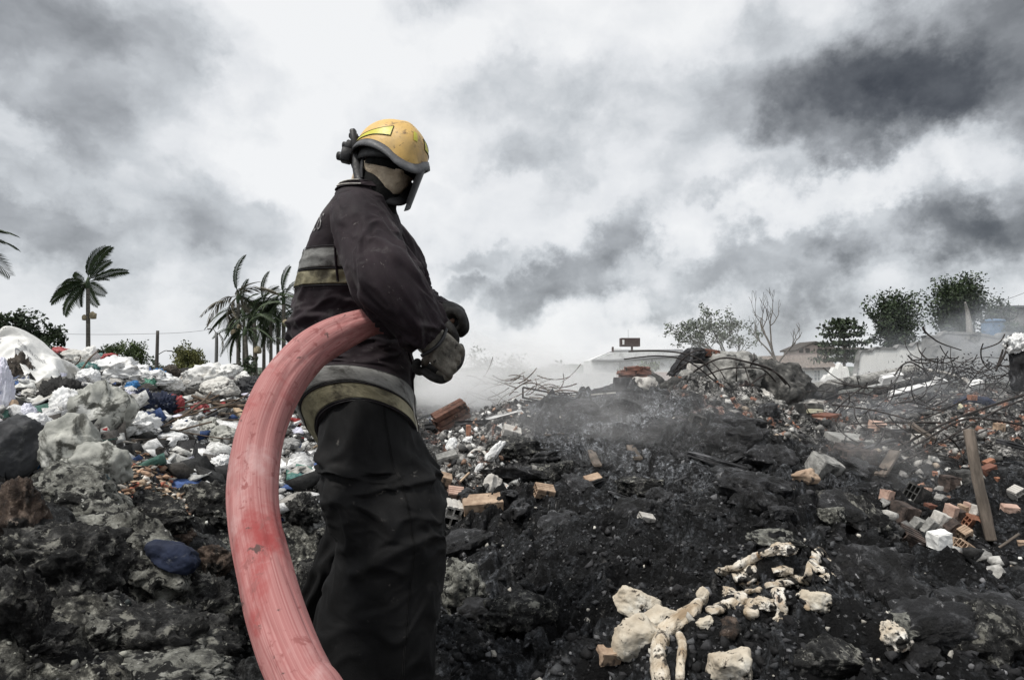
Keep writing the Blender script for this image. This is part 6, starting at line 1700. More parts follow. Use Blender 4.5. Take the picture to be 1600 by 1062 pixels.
# ---- the pit at the right with its bricks
B = [
    ('bright white chalky block in the brick pit', 'white_block', 1468, 843, 29, 25, 1, (.1, -.08, .25), 'solid', 'block'),
    ('whitish broken stone lump above the bright white block', 'concrete_pale', 1469, 817, 22, 32, 2, (.2, .35, .1), 'solid', 'stone'),
    ('tall pinkish tile standing upright beside the whitish lump', 'brick_pink', 1484, 805, 10, 34, 3, (.25, .05, .3), 'solid', 'tile'),
    ('grey brown tile between two upright tiles', 'brick_sooty', 1496, 808, 14, 26, 4, (.25, -.05, .1), 'solid', 'tile'),
    ('narrow tan tile standing on edge', 'brick_tan', 1504, 804, 6, 32, 5, (.2, -.1, .2), 'solid', 'tile'),
    ('pale tan tile leaning right of the narrow one', 'brick_pink', 1511, 799, 8, 28, 6, (.2, .18, .1), 'solid', 'tile'),
    ('orange ribbed hollow brick beside the wooden post', 'brick_orange', 1518, 815, 25, 19, 7, (.5, .28, .2), 'hollow', 'brick'),
    ('pale jagged stone above the orange ribbed brick', 'concrete_pale', 1524, 799, 15, 20, 8, None, 'solid', 'stone'),
    ('dark brown wedge of tile under the upright tiles', 'brick_sooty', 1492, 825, 20, 22, 9, (.4, .7, .2), 'solid', 'tile'),
    ('ridged tan tile fragment crossing the charred stick', 'brick_tan', 1507, 834, 16, 22, 10, (.5, -.45, .1), 'hollow', 'tile'),
    ('small square hollow tile end', 'brick_tan', 1491, 844, 9, 10, 11, (.1, .2, .2), 'end', 'tile'),
    ('striped tan brick fragment lowest in the brick pit', 'brick_tan', 1507, 857, 22, 22, 12, (.4, .5, .3), 'hollow', 'brick'),
    ('dark grey brick left of the white block', 'concrete', 1436, 818, 20, 15, 13, (.5, .35, .3), 'solid', 'brick'),
    ('slim grey brick tilted against the white block', 'concrete', 1452, 822, 12, 24, 14, (.4, .5, .2), 'solid', 'brick'),
    ('mottled crumbling block, large, left in the pit', 'brick_sooty', 1409, 806, 34, 40, 15, (.3, .25, .4), 'solid', 'block'),
    ('knobbly brown slab lying below the mottled block', 'brick_sooty', 1421, 843, 44, 30, 16, (.5, .45, .1), 'hollow', 'slab'),
    ('charred dark block at the upper left of the pit', 'concrete_dark', 1432, 772, 26, 28, 17, (.3, .4, .4), 'hollow', 'block'),
    ('brown square block in the shade of the pit', 'brick_sooty', 1483, 757, 23, 28, 18, (.1, .08, .3), 'solid', 'block'),
    ('black square block beside the brown square one', 'concrete_dark', 1504, 747, 26, 24, 19, (.1, -.05, -.2), 'solid', 'block'),
    ('pinkish crumbled chunk at the left rim of the pit', 'brick_pink', 1386, 775, 18, 19, 20, None, 'solid', 'chunk'),
    ('red brick right of the wooden post', 'brick_red', 1544, 733, 21, 11, 21, (.2, -.35, .1), 'solid', 'brick'),
    ('orange tile sliver right of the wooden post', 'brick_orange', 1545, 721, 15, 6, 22, (.2, -.4, .1), 'solid', 'tile'),
    ('tiny orange tile chip at the right of the pit', 'brick_orange', 1560, 748, 10, 6, 23, (.2, -.2, .1), 'solid', 'tile'),
    ('pale hollow block at the far right of the pit', 'concrete_pale', 1588, 771, 17, 20, 24, (.3, -.5, .1), 'end', 'block'),
    ('pale split chunk below the hollow block', 'brick_pink', 1578, 796, 22, 14, 25, None, 'solid', 'chunk'),
    ('flat reddish tile in the middle of the pit', 'brick_red', 1456, 791, 20, 8, 26, (.2, .1, .1), 'solid', 'tile'),
    ('small pink fragment above the flat reddish tile', 'brick_pink', 1450, 766, 9, 9, 27, None, 'solid', 'chunk'),
    ('small orange chip high in the pit', 'brick_orange', 1461, 740, 7, 7, 28, None, 'solid', 'chunk'),
    ('tan chip at the right edge of the frame', 'brick_tan', 1596, 849, 10, 9, 29, None, 'solid', 'chunk'),
    ('yellowish stone block on the ridge at the far right', 'brick_tan', 1561, 668, 13, 14, 30, (.1, .05, .2), 'solid', 'block'),
    # debris by the firefighter's knee
    ('crushed pale hollow brick with star shaped webs beside the knee', 'concrete_pale', 711, 803, 38, 36, 40, (.25, .25, .25), 'end', 'brick'),
    ('long beige broken brick tapering to the right', 'brick_tan', 754, 787, 62, 20, 41, (.3, -.05, .2), 'solid', 'brick'),
    ('light clay hollow brick piece with two grooves', 'brick_pink', 711, 773, 24, 22, 42, (.6, .15, .2), 'hollow', 'brick'),
    ('pale ribbed clay shards by the trouser leg', 'brick_tan', 691, 747, 28, 15, 43, (.4, .3, .3), 'hollow', 'brick'),
    ('grey hollow tile box among white scraps', 'concrete', 699, 717, 32, 18, 44, (.3, -.25, .2), 'hollow', 'tile'),
    ('white slatted tile high on the slope', 'concrete_pale', 799, 675, 28, 15, 45, (.5, .3, .2), 'hollow', 'tile'),
    ('small white cube scrap under the terracotta bricks', 'white_block', 701, 677, 9, 7, 46, None, 'solid', 'scrap'),
    ('upright orange brick end propping the terracotta bricks', 'brick_orange', 732, 675, 7, 22, 47, (.05, 0, .2), 'solid', 'brick'),
    # on the mound
    ('clay brick with grooves lying mid slope', 'brick_tan', 850, 767, 30, 17, 50, (.5, .2, .3), 'hollow', 'brick'),
    ('pale broken clay piece above the dark ledge', 'brick_tan', 926, 750, 26, 14, 51, (.4, -.2, .3), 'solid', 'brick'),
    ('small white tile fragments low on the mound', 'concrete_pale', 1010, 809, 24, 11, 52, (.4, .25, .3), 'hollow', 'tile'),
    ('burnt three hole brick just under the wreck', 'concrete_dark', 1090, 655, 22, 14, 53, (.25, .25, .2), 'end', 'brick'),
    ('dark hollow block behind the grey topped box', 'brick_sooty', 1336, 713, 54, 26, 54, (.1, .03, .2), 'hollow', 'block'),
    ('small brown brick bottom left of the cream stones', 'brick_tan', 951, 1023, 36, 22, 55, (.3, .15, .4), 'solid', 'brick'),
]
for i, (lab, mt, px, py, w, h, sd, rt, kd, cat) in enumerate(B):
    brick(lab, mt, px, py, w, h, sd, rt, kd, cat, name=cat)
brick('concrete box with smooth grey ash covered top', 'concrete', 1286, 733, 44, 40, 56, (.42, .28, .34), 'solid', 'block', name='concrete_box')
# terracotta bricks still mortared together, tilted on the rim behind the knee
c = W(706, 650, 7.6); m_ = 7.6 / F_PX
bs = empty('brick_stack', c, 'tilted stack of burnt terracotta hollow bricks behind the gloves', 'brick stack', rot=(R(10), R(-26), R(24)))
for k, (z, y) in enumerate(((9, 0), (-1, 0), (-11, 0), (9, 15), (-1, 15), (-11, 15))):
    v, f = hollow_brick(); MB().add(v * np.array((54 * m_ / .29, 13 * m_ / .19, 7.5 * m_ / .16)) + np.array(((k % 2) * 2 * m_, y * m_, z * m_ * .95)), f).build('brick', M['brick_burnt'], bs, smooth=False)
plank('board', 'white board lying behind the slatted tile', 'board', 'white_paint', (762, 657), (812, 645), 11, .3)
plank('board', 'dark beam under the terracotta bricks', 'board', 'char', (668, 668), (760, 662), 12, .6)
rod('pipe_scrap', 'white curved pipe scrap arching on the rubble', 'pipe', 'concrete_pale', [(732, 712), (742, 703), (754, 704), (762, 714)], 5)
sack('scrap', 'white cup shaped scrap near the trouser leg', 'scrap', 'white_plastic', 705, 697, 15, 20, 60, tilt=20)
sack('bottle', 'squashed white bottle tilted on the rubble', 'bottle', 'white_plastic', 770, 708, 16, 40, 61, tilt=42)
sack('scrap', 'small white plastic sliver below the bottle', 'scrap', 'white_plastic', 747, 733, 10, 18, 62, tilt=30)
sack('scrap', 'crumpled white scrap beside the grey tile box', 'scrap', 'white_plastic', 735, 688, 22, 10, 63)
stone('stone', 'pale pointed stone between the bricks and the slope', 'stone', 'concrete_pale', 768, 760, 30, 32, 64, rough=.3)
stone('stone', 'ochre stone beside the grey topped concrete box', 'stone', 'brick_tan', 1257, 745, 32, 24, 65, rough=.3)
plank('splinter', 'thin tan wood splinter by the pale stone', 'splinter', 'tan_card', (719, 756), (733, 742), 3, .6)
for lab, a, b, w, mt in (('grey ash covered board sticking up mid mound', (924, 708), (934, 731), 12, 'old_wood'), ('grey board pointing right of the ash covered board', (984, 700), (997, 720), 14, 'old_wood'),
                         ('upright flat charred board left of mid mound', (890, 730), (896, 757), 13, 'char'), ('long black slab lying across the right of the mound', (1078, 712), (1180, 742), 22, 'char'),
                         ('thin charred lath above the dark ledge', (952, 772), (986, 784), 7, 'char'), ('flat black plate at the left of the mound', (806, 738), (862, 728), 20, 'char'),
                         ('black board end below the pale broken clay piece', (900, 766), (940, 752), 12, 'char'), ('pale grey lath near the mound crest', (852, 683), (880, 680), 6, 'old_wood'),
                         ('charred lath lying beside the three hole brick', (1094, 664), (1106, 680), 5, 'old_wood'), ('long dark plank on the far side of the crest', (868, 617), (1000, 611), 5, 'char'),
                         ('white dusty beam behind the crest by the pillar', (842, 626), (960, 616), 6, 'concrete_pale')):
    plank('board', lab, 'board', mt, a, b, w, .3)
fr_ = empty('bent_frame', W(850, 622, 13), 'bent metal window frame lying in the smoke behind the crest', 'metal frame')
for a, b in (((817, 605), (817, 622)), ((817, 605), (865, 614)), ((817, 621), (862, 630))):
    A, Bp = W(*a, 13) - W(850, 622, 13), W(*b, 13) - W(850, 622, 13); v, f, r_ = tube([A, Bp], .022, 6, 1); MB().add(v, f).build('bar', M['rebar'], fr_)
# ---- brick pillar stump on the crest
pc = W(990, 612, 8.3); m_ = 8.3 / F_PX
pl = empty('brick_pillar', pc, 'broken pillar stump with red brick courses on the crest', 'pillar')
v, f = rock((52 * m_, 40 * m_, 40 * m_), 71, 4, .18, 6); MB().add(v + np.array((12 * m_, 0, 3 * m_)), f).build('concrete_core', M['concrete_pale'], pl)
rs = np.random.RandomState(8)
for k, (x, z, w, h) in enumerate(((-14, 16, 20, 6), (6, 16, 20, 6), (24, 15, 14, 7), (-12, 23, 18, 6), (8, 23, 22, 6), (-10, 30, 20, 6), (12, 30, 22, 6), (-2, 36.5, 22, 5), (18, 36, 12, 5), (-18, 30, 8, 5))):
    v, f = box(w * m_, 26 * m_, h * m_, .004, seed=k, jit=.006); MB().add(xf(v, ((x) * m_, rs.uniform(-3, 3) * m_, z * m_), (rs.uniform(-.08, .08), rs.uniform(-.08, .08), rs.uniform(-.2, .2))), f).build('brick', M['brick_red' if z > 20 else 'concrete'], pl, smooth=False)
v, f = rock((30 * m_, 26 * m_, 34 * m_), 72, 4, .2, 6); MB().add(v + np.array((32 * m_, 0, 12 * m_)), f).build('side_lump', M['concrete_dark'], pl)
db = empty('burnt_drum', W(973, 611, 8.0), 'black ribbed burnt drum leaning on the brick pillar', 'drum')
v, f, r_ = tube([(0, 0, -.08), (0, 0, 0), (0, 0, .06), (0, 0, .12), (0, 0, .18)], [.115, .125, .11, .125, .118], 22, 5); MB().add(v, f, rest=r_).build('drum_body', M['char'], db)
# ---- reinforced concrete wreck
wr = [('pale broken concrete beam face in the wreck', 'concrete', 1125, 588, 110, 60, 80, -8, 6, 8.6), ('dark domed concrete slab at the right of the wreck', 'concrete_dark', 1206, 604, 96, 92, 81, 24, 6, 8.5),
      ('brownish concrete lump in the heart of the wreck', 'concrete', 1174, 588, 70, 54, 82, 10, 7, 8.7), ('grey rubble mass under the rebar arches', 'concrete_dark', 1118, 622, 150, 52, 83, 0, 8, 8.0),
      ('pale angular chunk left of the rebar arches', 'concrete', 1072, 590, 30, 20, 84, -20, 6, 8.2), ('black burnt lump below the wreck, left', 'concrete_dark', 1052, 612, 38, 34, 85, 0, 6, 7.9),
      ('black tangle lump left of the beam face', 'char', 1072, 566, 56, 30, 86, -30, 6, 8.6), ('rubble lump under the domed slab', 'concrete', 1196, 642, 54, 40, 87, 0, 8, 8.0),
      ('whitish chunk by the rebar foot', 'concrete_pale', 1184, 622, 34, 28, 88, 10, 7, 8.1), ('flat grey flake below the whitish chunk', 'concrete', 1212, 646, 26, 14, 89, 20, 6, 7.9)]
for lab, mt, px, py, w, h, sd, rt, cu, Y in wr:
    stone('concrete_chunk', lab, 'concrete chunk', mt, px, py, w, h, sd, rt, .22, cu, Y=Y, fine=.10, billow=.06, sub=5)
for lab, mt, px, py, w, h, Y in (('red brick remnant on top of the wreck', 'brick_red', 1107, 551, 30, 11, 8.7), ('grey capped brick beside the top red brick', 'brick_sooty', 1125, 554, 20, 9, 8.8), ('red brick band below the concrete beam', 'brick_red', 1150, 600, 50, 10, 8.4),
                                 ('red bricks showing right in the wreck', 'brick_red', 1165, 580, 36, 14, 8.5), ('orange brick bit at the left foot of the wreck', 'brick_orange', 1060, 592, 10, 8, 8.0), ('white plaster piece in the wreck top left', 'concrete_pale', 1086, 574, 22, 12, 8.4)):
    brick(lab, mt, px, py, w, h, int(px), (.1, .1, .2), Y=Y)
rb = [('longest rebar reaching far left over the wreck', [(982, 549), (1020, 548), (1062, 551), (1094, 562), (1112, 582), (1130, 606), (1139, 622)], 2.6), ('second rebar reaching left under the longest one', [(975, 561), (1022, 556), (1058, 559), (1085, 570), (1110, 590), (1118, 596)], 2.2),
      ('rebar arching from the left foot over the wreck crest', [(1062, 603), (1085, 580), (1112, 564), (1134, 559), (1158, 563), (1190, 571), (1210, 580), (1228, 600)], 3.0), ('low rebar arch across the beam face', [(1064, 606), (1092, 592), (1125, 578), (1160, 574), (1192, 577), (1212, 596)], 2.4),
      ('rebar arch landing right of the domed slab', [(1150, 561), (1184, 571), (1212, 582), (1228, 596), (1240, 612)], 2.2), ('short rebar hook at the upper left of the wreck', [(1054, 580), (1066, 562), (1082, 550), (1100, 546)], 2.4),
      ('front rebar arc standing before the wreck', [(1157, 660), (1154, 632), (1162, 612), (1178, 596), (1196, 584)], 3.0), ('thin bent rebar dangling before the beam', [(1112, 566), (1126, 580), (1136, 600), (1140, 616)], 1.8),
      ('upright thin rebar in the wreck middle', [(1150, 566), (1151, 585), (1150, 603)], 2.2), ('forked rebar tip on the wreck crest', [(1172, 572), (1178, 562), (1178, 552)], 2.2), ('thin wire sagging right of the wreck middle', [(1162, 568), (1172, 600), (1180, 630), (1192, 664)], 1.8),
      ('small rebar twig pointing right on the crest', [(1176, 565), (1184, 560)], 2.0), ('rebar stub bent over the left shoulder', [(1052, 584), (1076, 566), (1096, 561)], 2.2)]
for i, (lab, pts, w) in enumerate(rb):
    rod('rebar', lab, 'rebar', 'rebar', [(x, y, 8.15 - .25 * math.sin(k / max(1, len(pts) - 1) * 3.1) + .05 * (i % 5)) for k, (x, y) in enumerate(pts)], w, group='rebars of the concrete wreck', ns=7, sub=5)
# ---- fallen blocks right of the wreck
brick('fallen wall block with dark face and pale broken top', 'concrete_dark', 1247, 648, 62, 40, 91, (.04, .02, .12), Y=8.3, name='wall_block', cat='wall block')
brick('pale mortar slab capping the fallen wall block', 'concrete_pale', 1243, 631, 74, 9, 92, (.10, -.05, .12), Y=8.3, name='mortar_slab', cat='slab')
brick('small dark block with cream top beside the fallen block', 'concrete_dark', 1273, 656, 22, 24, 93, (.05, .03, .2), Y=8.2, name='wall_block', cat='wall block')
brick('cream mortar cap on the small dark block', 'cream', 1272, 642, 24, 6, 94, (.05, .03, .2), Y=8.2, name='mortar_slab', cat='slab')
ts = empty('tile_stack', W(1290, 668, 8.0), 'leaning stack of red roof tiles beside the dark blocks', 'tile stack')
for k in range(6):
    v, f = box(.30 - .015 * (k % 3), .24, .028, .004, seed=k, jit=.004); MB().add(xf(v, (.015 * ((k * 7) % 4) - .03, 0, .032 * k), (.05, -.08, .1 * k)), f).build('tile', M['brick_red' if k % 2 else 'brick_pink'], ts, smooth=False)
# ---- fallen beams, drums and panels in the far right rubble
for lab, mt, pts, w in (('thick grey fallen trunk lying level before the cottage', 'concrete', [(1196, 607, 13), (1250, 606, 13), (1305, 604, 13)], 17), ('long grey fallen trunk rising to the right', 'concrete', [(1296, 603, 12.5), (1360, 592, 12.8), (1430, 578, 13)], 19),
                        ('second fallen trunk under the long one', 'concrete_dark', [(1370, 610, 11.5), (1410, 602, 11.8), (1450, 589, 12)], 14), ('pale thin pole sloping down to the right', 'concrete_pale', [(1450, 578, 11.5), (1480, 584, 11.5), (1508, 593, 11.5)], 5),
                        ('pale bent pole end past the thin pole', 'concrete_pale', [(1504, 590, 11.3), (1516, 600, 11.2), (1524, 610, 11)], 7), ('dark log behind the fallen trunks', 'char', [(1200, 616, 12), (1300, 618, 12)], 12)):
    rod('fallen_trunk', lab, 'fallen trunk', mt, pts, w, ns=14, sub=8, disp=lambda r: .015 * fbm(r * 9, 3, seed=5))
rod('drum', 'dark round drum end between the two fallen trunks', 'drum', 'concrete_dark', [(1291, 611, 11.9), (1296, 611, 12.5)], 25, ns=20)
for lab, px, py, w, h, e in (('largest white panel lying in the far rubble', 1424, 611, 74, 14, (.5, -.22, .1)), ('white panel piece behind the largest panel', 1392, 590, 34, 12, (.6, -.2, .1)), ('white panel near the pale pole end', 1522, 604, 26, 17, (.5, -.3, .2)), ('white bathtub like slab near the fallen block', 1330, 643, 54, 12, (.3, .02, .1)), ('short white panel right of the largest', 1468, 598, 22, 14, (.5, .2, .3))):
    brick(lab, 'white_paint', px, py, w, h, int(px), e, Y=11, name='panel', cat='panel', dep=10)
for lab, px, py, w, h, mt in (('grey broken slab lying at the pit rim', 1330, 688, 76, 12, 'concrete'), ('pink broken slab on the far rubble', 1372, 668, 26, 18, 'brick_pink'), ('flat pale slab left of the rods', 1440, 686, 26, 14, 'concrete_pale'), ('dark slab in the middle of the far rubble', 1400, 676, 44, 8, 'concrete_dark'),
                              ('light square tile under the rods', 1503, 657, 10, 8, 'white_block'), ('brown hollow block near the pit rim', 1322, 700, 32, 12, 'brick_sooty')):
    brick(lab, mt, px, py, w, h, int(px) + 3, (.3, .1, .3), name='slab', cat='slab')
sack('cloth', 'dark navy cloth heap in the far right rubble', 'cloth', 'navy_cloth', 1522, 634, 62, 26, 95, Y=8.6, fold=.12)
brick('orange brick sitting on the navy cloth', 'brick_orange', 1519, 621, 12, 8, 96, (.1, .05, .2), Y=8.45)
sack('scrap', 'cream scrap left of the navy cloth', 'scrap', 'cream', 1501, 637, 8, 10, 97, Y=8.4)
# torn white cloth on a burnt post at the right edge
rod('burnt_post', 'ragged burnt post draped with white cloth at the right edge', 'post', 'char', [(1596, 610, 9), (1592, 575, 9), (1590, 548, 9)], 24, ns=14, disp=lambda r: .05 * fbm(r * 7, 3, seed=8))
sack('cloth', 'torn white cloth hanging on the burnt post', 'cloth', 'white_plastic', 1590, 538, 36, 26, 98, Y=8.9, fold=.3, tilt=-30)
rod('rebar', 'hooked rod beside the torn white cloth', 'rod', 'rebar', [(1560, 572, 9), (1572, 548, 9), (1576, 528, 9), (1586, 522, 9)], 3)
rod('cable_stub', 'forked black cable stub standing up left of the brushwood', 'cable', 'rebar', [(1502, 547, 12), (1470, 536, 12), (1452, 524, 12), (1444, 516, 12), (1442, 510, 12)], 2.4, taper=(.7, 1.5))
# rods sweeping across the far right
for lab, pts, w in (('upper long black rod sweeping in from the right edge', [(1370, 712, 6.0), (1420, 690, 6.2), (1470, 664, 6.3), (1530, 640, 6.4), (1620, 610, 6.5)], 3.6), ('middle long black rod sweeping in from the right edge', [(1390, 716, 5.6), (1440, 690, 5.8), (1500, 657, 5.9), (1545, 655, 6.0), (1630, 670, 6.0)], 3.4),
                    ('lower black rod curving over the pit rim', [(1400, 726, 5.4), (1450, 700, 5.6), (1510, 668, 5.7), (1560, 640, 5.9), (1610, 620, 6)], 2.8), ('dark rod lying level in the far rubble', [(1330, 662, 7.2), (1390, 660, 7.4), (1470, 660, 7.4)], 3.0),
                    ('thin rod looping up before the white wall', [(1396, 590, 11), (1408, 572, 11), (1424, 566, 11), (1444, 578, 11), (1452, 590, 11)], 2.4), ('black rod slanting down from the navy cloth', [(1300, 632, 8), (1360, 640, 7.6), (1420, 655, 7.2)], 2.4),
                    ('dark bent rod upright near the water tank', [(1556, 580, 10), (1566, 550, 10), (1574, 528, 10)], 3), ('thin rod crossing the grey wall', [(1532, 546, 10), (1560, 536, 10), (1570, 522, 10)], 2)):
    rod('rod', lab, 'rod', 'rebar', pts, w, ns=7, sub=6)
plank('timber', 'grey timber fallen down the pit rim', 'timber', 'old_wood', (1422, 664, 6.4), (1460, 690, 6.0), 8, .6)
plank('timber', 'dark rafter pair lying at the pit rim', 'timber', 'char', (1392, 676, 6.6), (1452, 676, 6.4), 8, .7)
plank('timber', 'burnt plank leaning into the pit from its left rim', 'timber', 'char', (1350, 705, 5.8), (1400, 690, 6.0), 10, .4)
plank('timber', 'grey plank in the wispy smoke at the pit rim', 'timber', 'old_wood', (1376, 746, 5.0), (1398, 708, 5.6), 16, .2)
plank('timber', 'black beam at the right edge behind the post', 'timber', 'char', (1560, 692, 5.5), (1606, 705, 5.2), 9, .7)
# the wooden post in the pit, sticks
pb_ = hit(1549, 842).y
pp = [W(1514, 672, pb_ + .30), W(1524, 730, pb_ + .18), W(1537, 790, pb_ + .04), W(1549, 845, pb_ - .02)]
v, f, r_ = tube([q - pp[0] for q in pp], [8 * px_m(q) for q in pp], 10, 12, flat=.75, disp=lambda r: .004 * fbm(r * np.array((30, 30, 6)), 3, seed=9)); tag(MB().add(v, f, rest=r_).build('wooden_post', M['old_wood'], loc=pp[0]), 'weathered wooden post leaning in the brick pit', 'post')
rod('stick', 'charred stick lying across the striped brick fragment', 'stick', 'char', [(1482, 829, 3.95), (1520, 848, 3.75), (1556, 869, 3.6)], 7, sub=5, disp=lambda r: .003 * fbm(r * 30, 2, seed=9))
rod('stick', 'thin grey stick at the right of the pit', 'stick', 'old_wood', [(1560, 856, 3.7), (1592, 834, 3.8)], 4)
# ---- cream stones and melted crusts in the right foreground
for lab, mt, px, py, w, h, sd, rt, bi in (('flat cream stone with a dark hole, topmost of the pale stones', 'cream_stone', 991, 940, 64, 38, 1, 8, 0), ('square cream stone below the flat one', 'cream_stone', 1028, 966, 50, 40, 2, -14, 0), ('largest faceted cream stone', 'cream_stone', 994, 1004, 66, 70, 3, 10, 0),
                                          ('rounded cream stone at the bottom edge', 'cream_stone', 1146, 1042, 62, 60, 4, -6, 0), ('whitish speckled stone at the right of the melted crust', 'cream_stone', 1276, 936, 42, 36, 5, 24, .02), ('small cream stone right of the forked branch', 'cream_stone', 1103, 973, 24, 20, 6, 0, 0),
                                          ('sooty pale knob left of the forked branch tip', 'cream_stone', 1098, 930, 16, 30, 7, 24, 0), ('pale lumpy crust at the lower right', 'cream_foam', 1388, 998, 48, 44, 8, 0, .1), ('blotchy crust ridge above the lumpy crust', 'rock_pale', 1402, 972, 90, 26, 9, -14, .12),
                                          ('crusted grey hump before the brick pit', 'rock_dark', 1330, 812, 110, 60, 10, 24, .12), ('crumbly pale crust capping the grey hump', 'rock_pale', 1300, 806, 40, 32, 11, 10, .12), ('whitish crust above the melted pieces', 'rock_pale', 1215, 842, 70, 22, 12, 0, .12),
                                          ('black boulder in the lower right corner', 'rock_dark', 1540, 1000, 120, 90, 13, 0, .12), ('black boulder at the bottom right of the cream stones', 'rock_dark', 1290, 1030, 120, 60, 14, 0, .12), ('black lump under the terracotta stones ledge', 'rock_dark', 830, 960, 120, 60, 15, 0, .12),
                                          ('glossy black clod on the mound left', 'rock_dark', 800, 700, 70, 40, 16, 0, .14), ('black crag beside the dark ledge', 'rock_dark', 860, 745, 90, 50, 17, -8, .14), ('round sooty clod in the mound middle', 'rock_dark', 1000, 760, 70, 34, 18, 0, .14)):
    stone('stone' if 'cream' in mt else 'crust_lump', lab, 'stone' if 'cream' in mt else 'crust lump', mt, px, py, w, h, sd + 300, rt, .18, 7 if 'stone' in mt else 9, 5, billow=bi, fine=.05)
def kn(seed, a=.18):
    def d(r): return np.maximum(np.hypot(r[:, 0], r[:, 1]), 1e-4) * a * 2.4 * fbm(r * np.array((26, 26, 11)) + seed, 5, .62, seed=seed)
    return d
br = empty('forked_branch', hit(1030, 1062), 'bleached cracked forked branch lying beside the cream stones', 'branch')
o_ = hit(1030, 1062)
for nm, pts, w in (('limb', [(1092, 948), (1076, 966), (1052, 984), (1036, 1004), (1030, 1030), (1034, 1075)], (14, 26, 26, 27, 28, 28)), ('prong', [(1062, 1000), (1066, 1020), (1062, 1068)], (12, 15, 13))):
    Q = [hit(*q) + Vector((0, 0, .015)) for q in pts]; rr = [w_ * px_m(q) / 2 for q, w_ in zip(Q, w)]
    v, f, r_ = tube([q - o_ for q in Q], rr, 22, 12, disp=kn(3, .12)); MB().add(v, f, rest=r_).build(nm, M['cream_wood'], br)
for i, (lab, pts, w) in enumerate((('long melted cream crust at the upper left of the bone like pieces', [(1128, 897), (1150, 892), (1172, 880), (1198, 870), (1226, 861)], 17), ('wide melted cream blob under the long crust', [(1146, 908), (1168, 904), (1184, 896)], 30), ('bent knee shaped cream piece at the right', [(1262, 912), (1268, 896), (1276, 874), (1286, 868), (1298, 884)], 15),
                                   ('level cream piece joining the bent knee piece', [(1202, 920), (1225, 914), (1246, 910), (1264, 912)], 15), ('dripping cream piece hanging in the middle', [(1218, 926), (1222, 946), (1220, 962), (1214, 978)], 19), ('curled tan piece left of the dripping piece', [(1158, 934), (1170, 944), (1178, 952), (1174, 968)], 18),
                                   ('thin cream drip right of the dripping piece', [(1246, 932), (1258, 944), (1262, 956)], 9), ('grey arched piece left of the curled piece', [(1114, 962), (1130, 952), (1152, 950), (1168, 958)], 18), ('dark knob under the grey arch', [(1138, 972), (1142, 986), (1138, 1000)], 22), ('small cream sliver over the curled piece', [(1160, 930), (1186, 926)], 9),
                                   ('pale lump among soot above the level piece', [(1208, 898), (1224, 894), (1236, 898)], 18), ('white shell shaped flake in the bent knee', [(1280, 892), (1292, 898)], 12), ('pale drip below the lumpy crust', [(1372, 1035), (1378, 1046)], 9))):
    rod('melted_crust', lab, 'melted crust', 'cream_foam' if 'dark' not in lab else 'rock_brown', pts, w, ns=20, sub=12, disp=kn(20 + i, .30), lift=.010, flat=.7)
for i, (lab, px, py, w, h) in enumerate((('rounded cream lump at the upper left of the melted pieces', 1168, 902, 40, 24), ('knobbly cream lump under the bent knee piece', 1240, 905, 30, 20), ('cream lump between the curled and dripping pieces', 1196, 944, 30, 22), ('sooty cream lump at the left end of the melted pieces', 1146, 925, 26, 16), ('small cream lump above the speckled stone', 1292, 902, 20, 16), ('whitish crumbly lump on top of the melted pieces', 1222, 858, 36, 16))):
    stone('melted_crust', lab, 'melted crust', 'cream_foam', px, py, w, h, 500 + i, 0, .25, 6, 5, billow=.12, fine=.08)

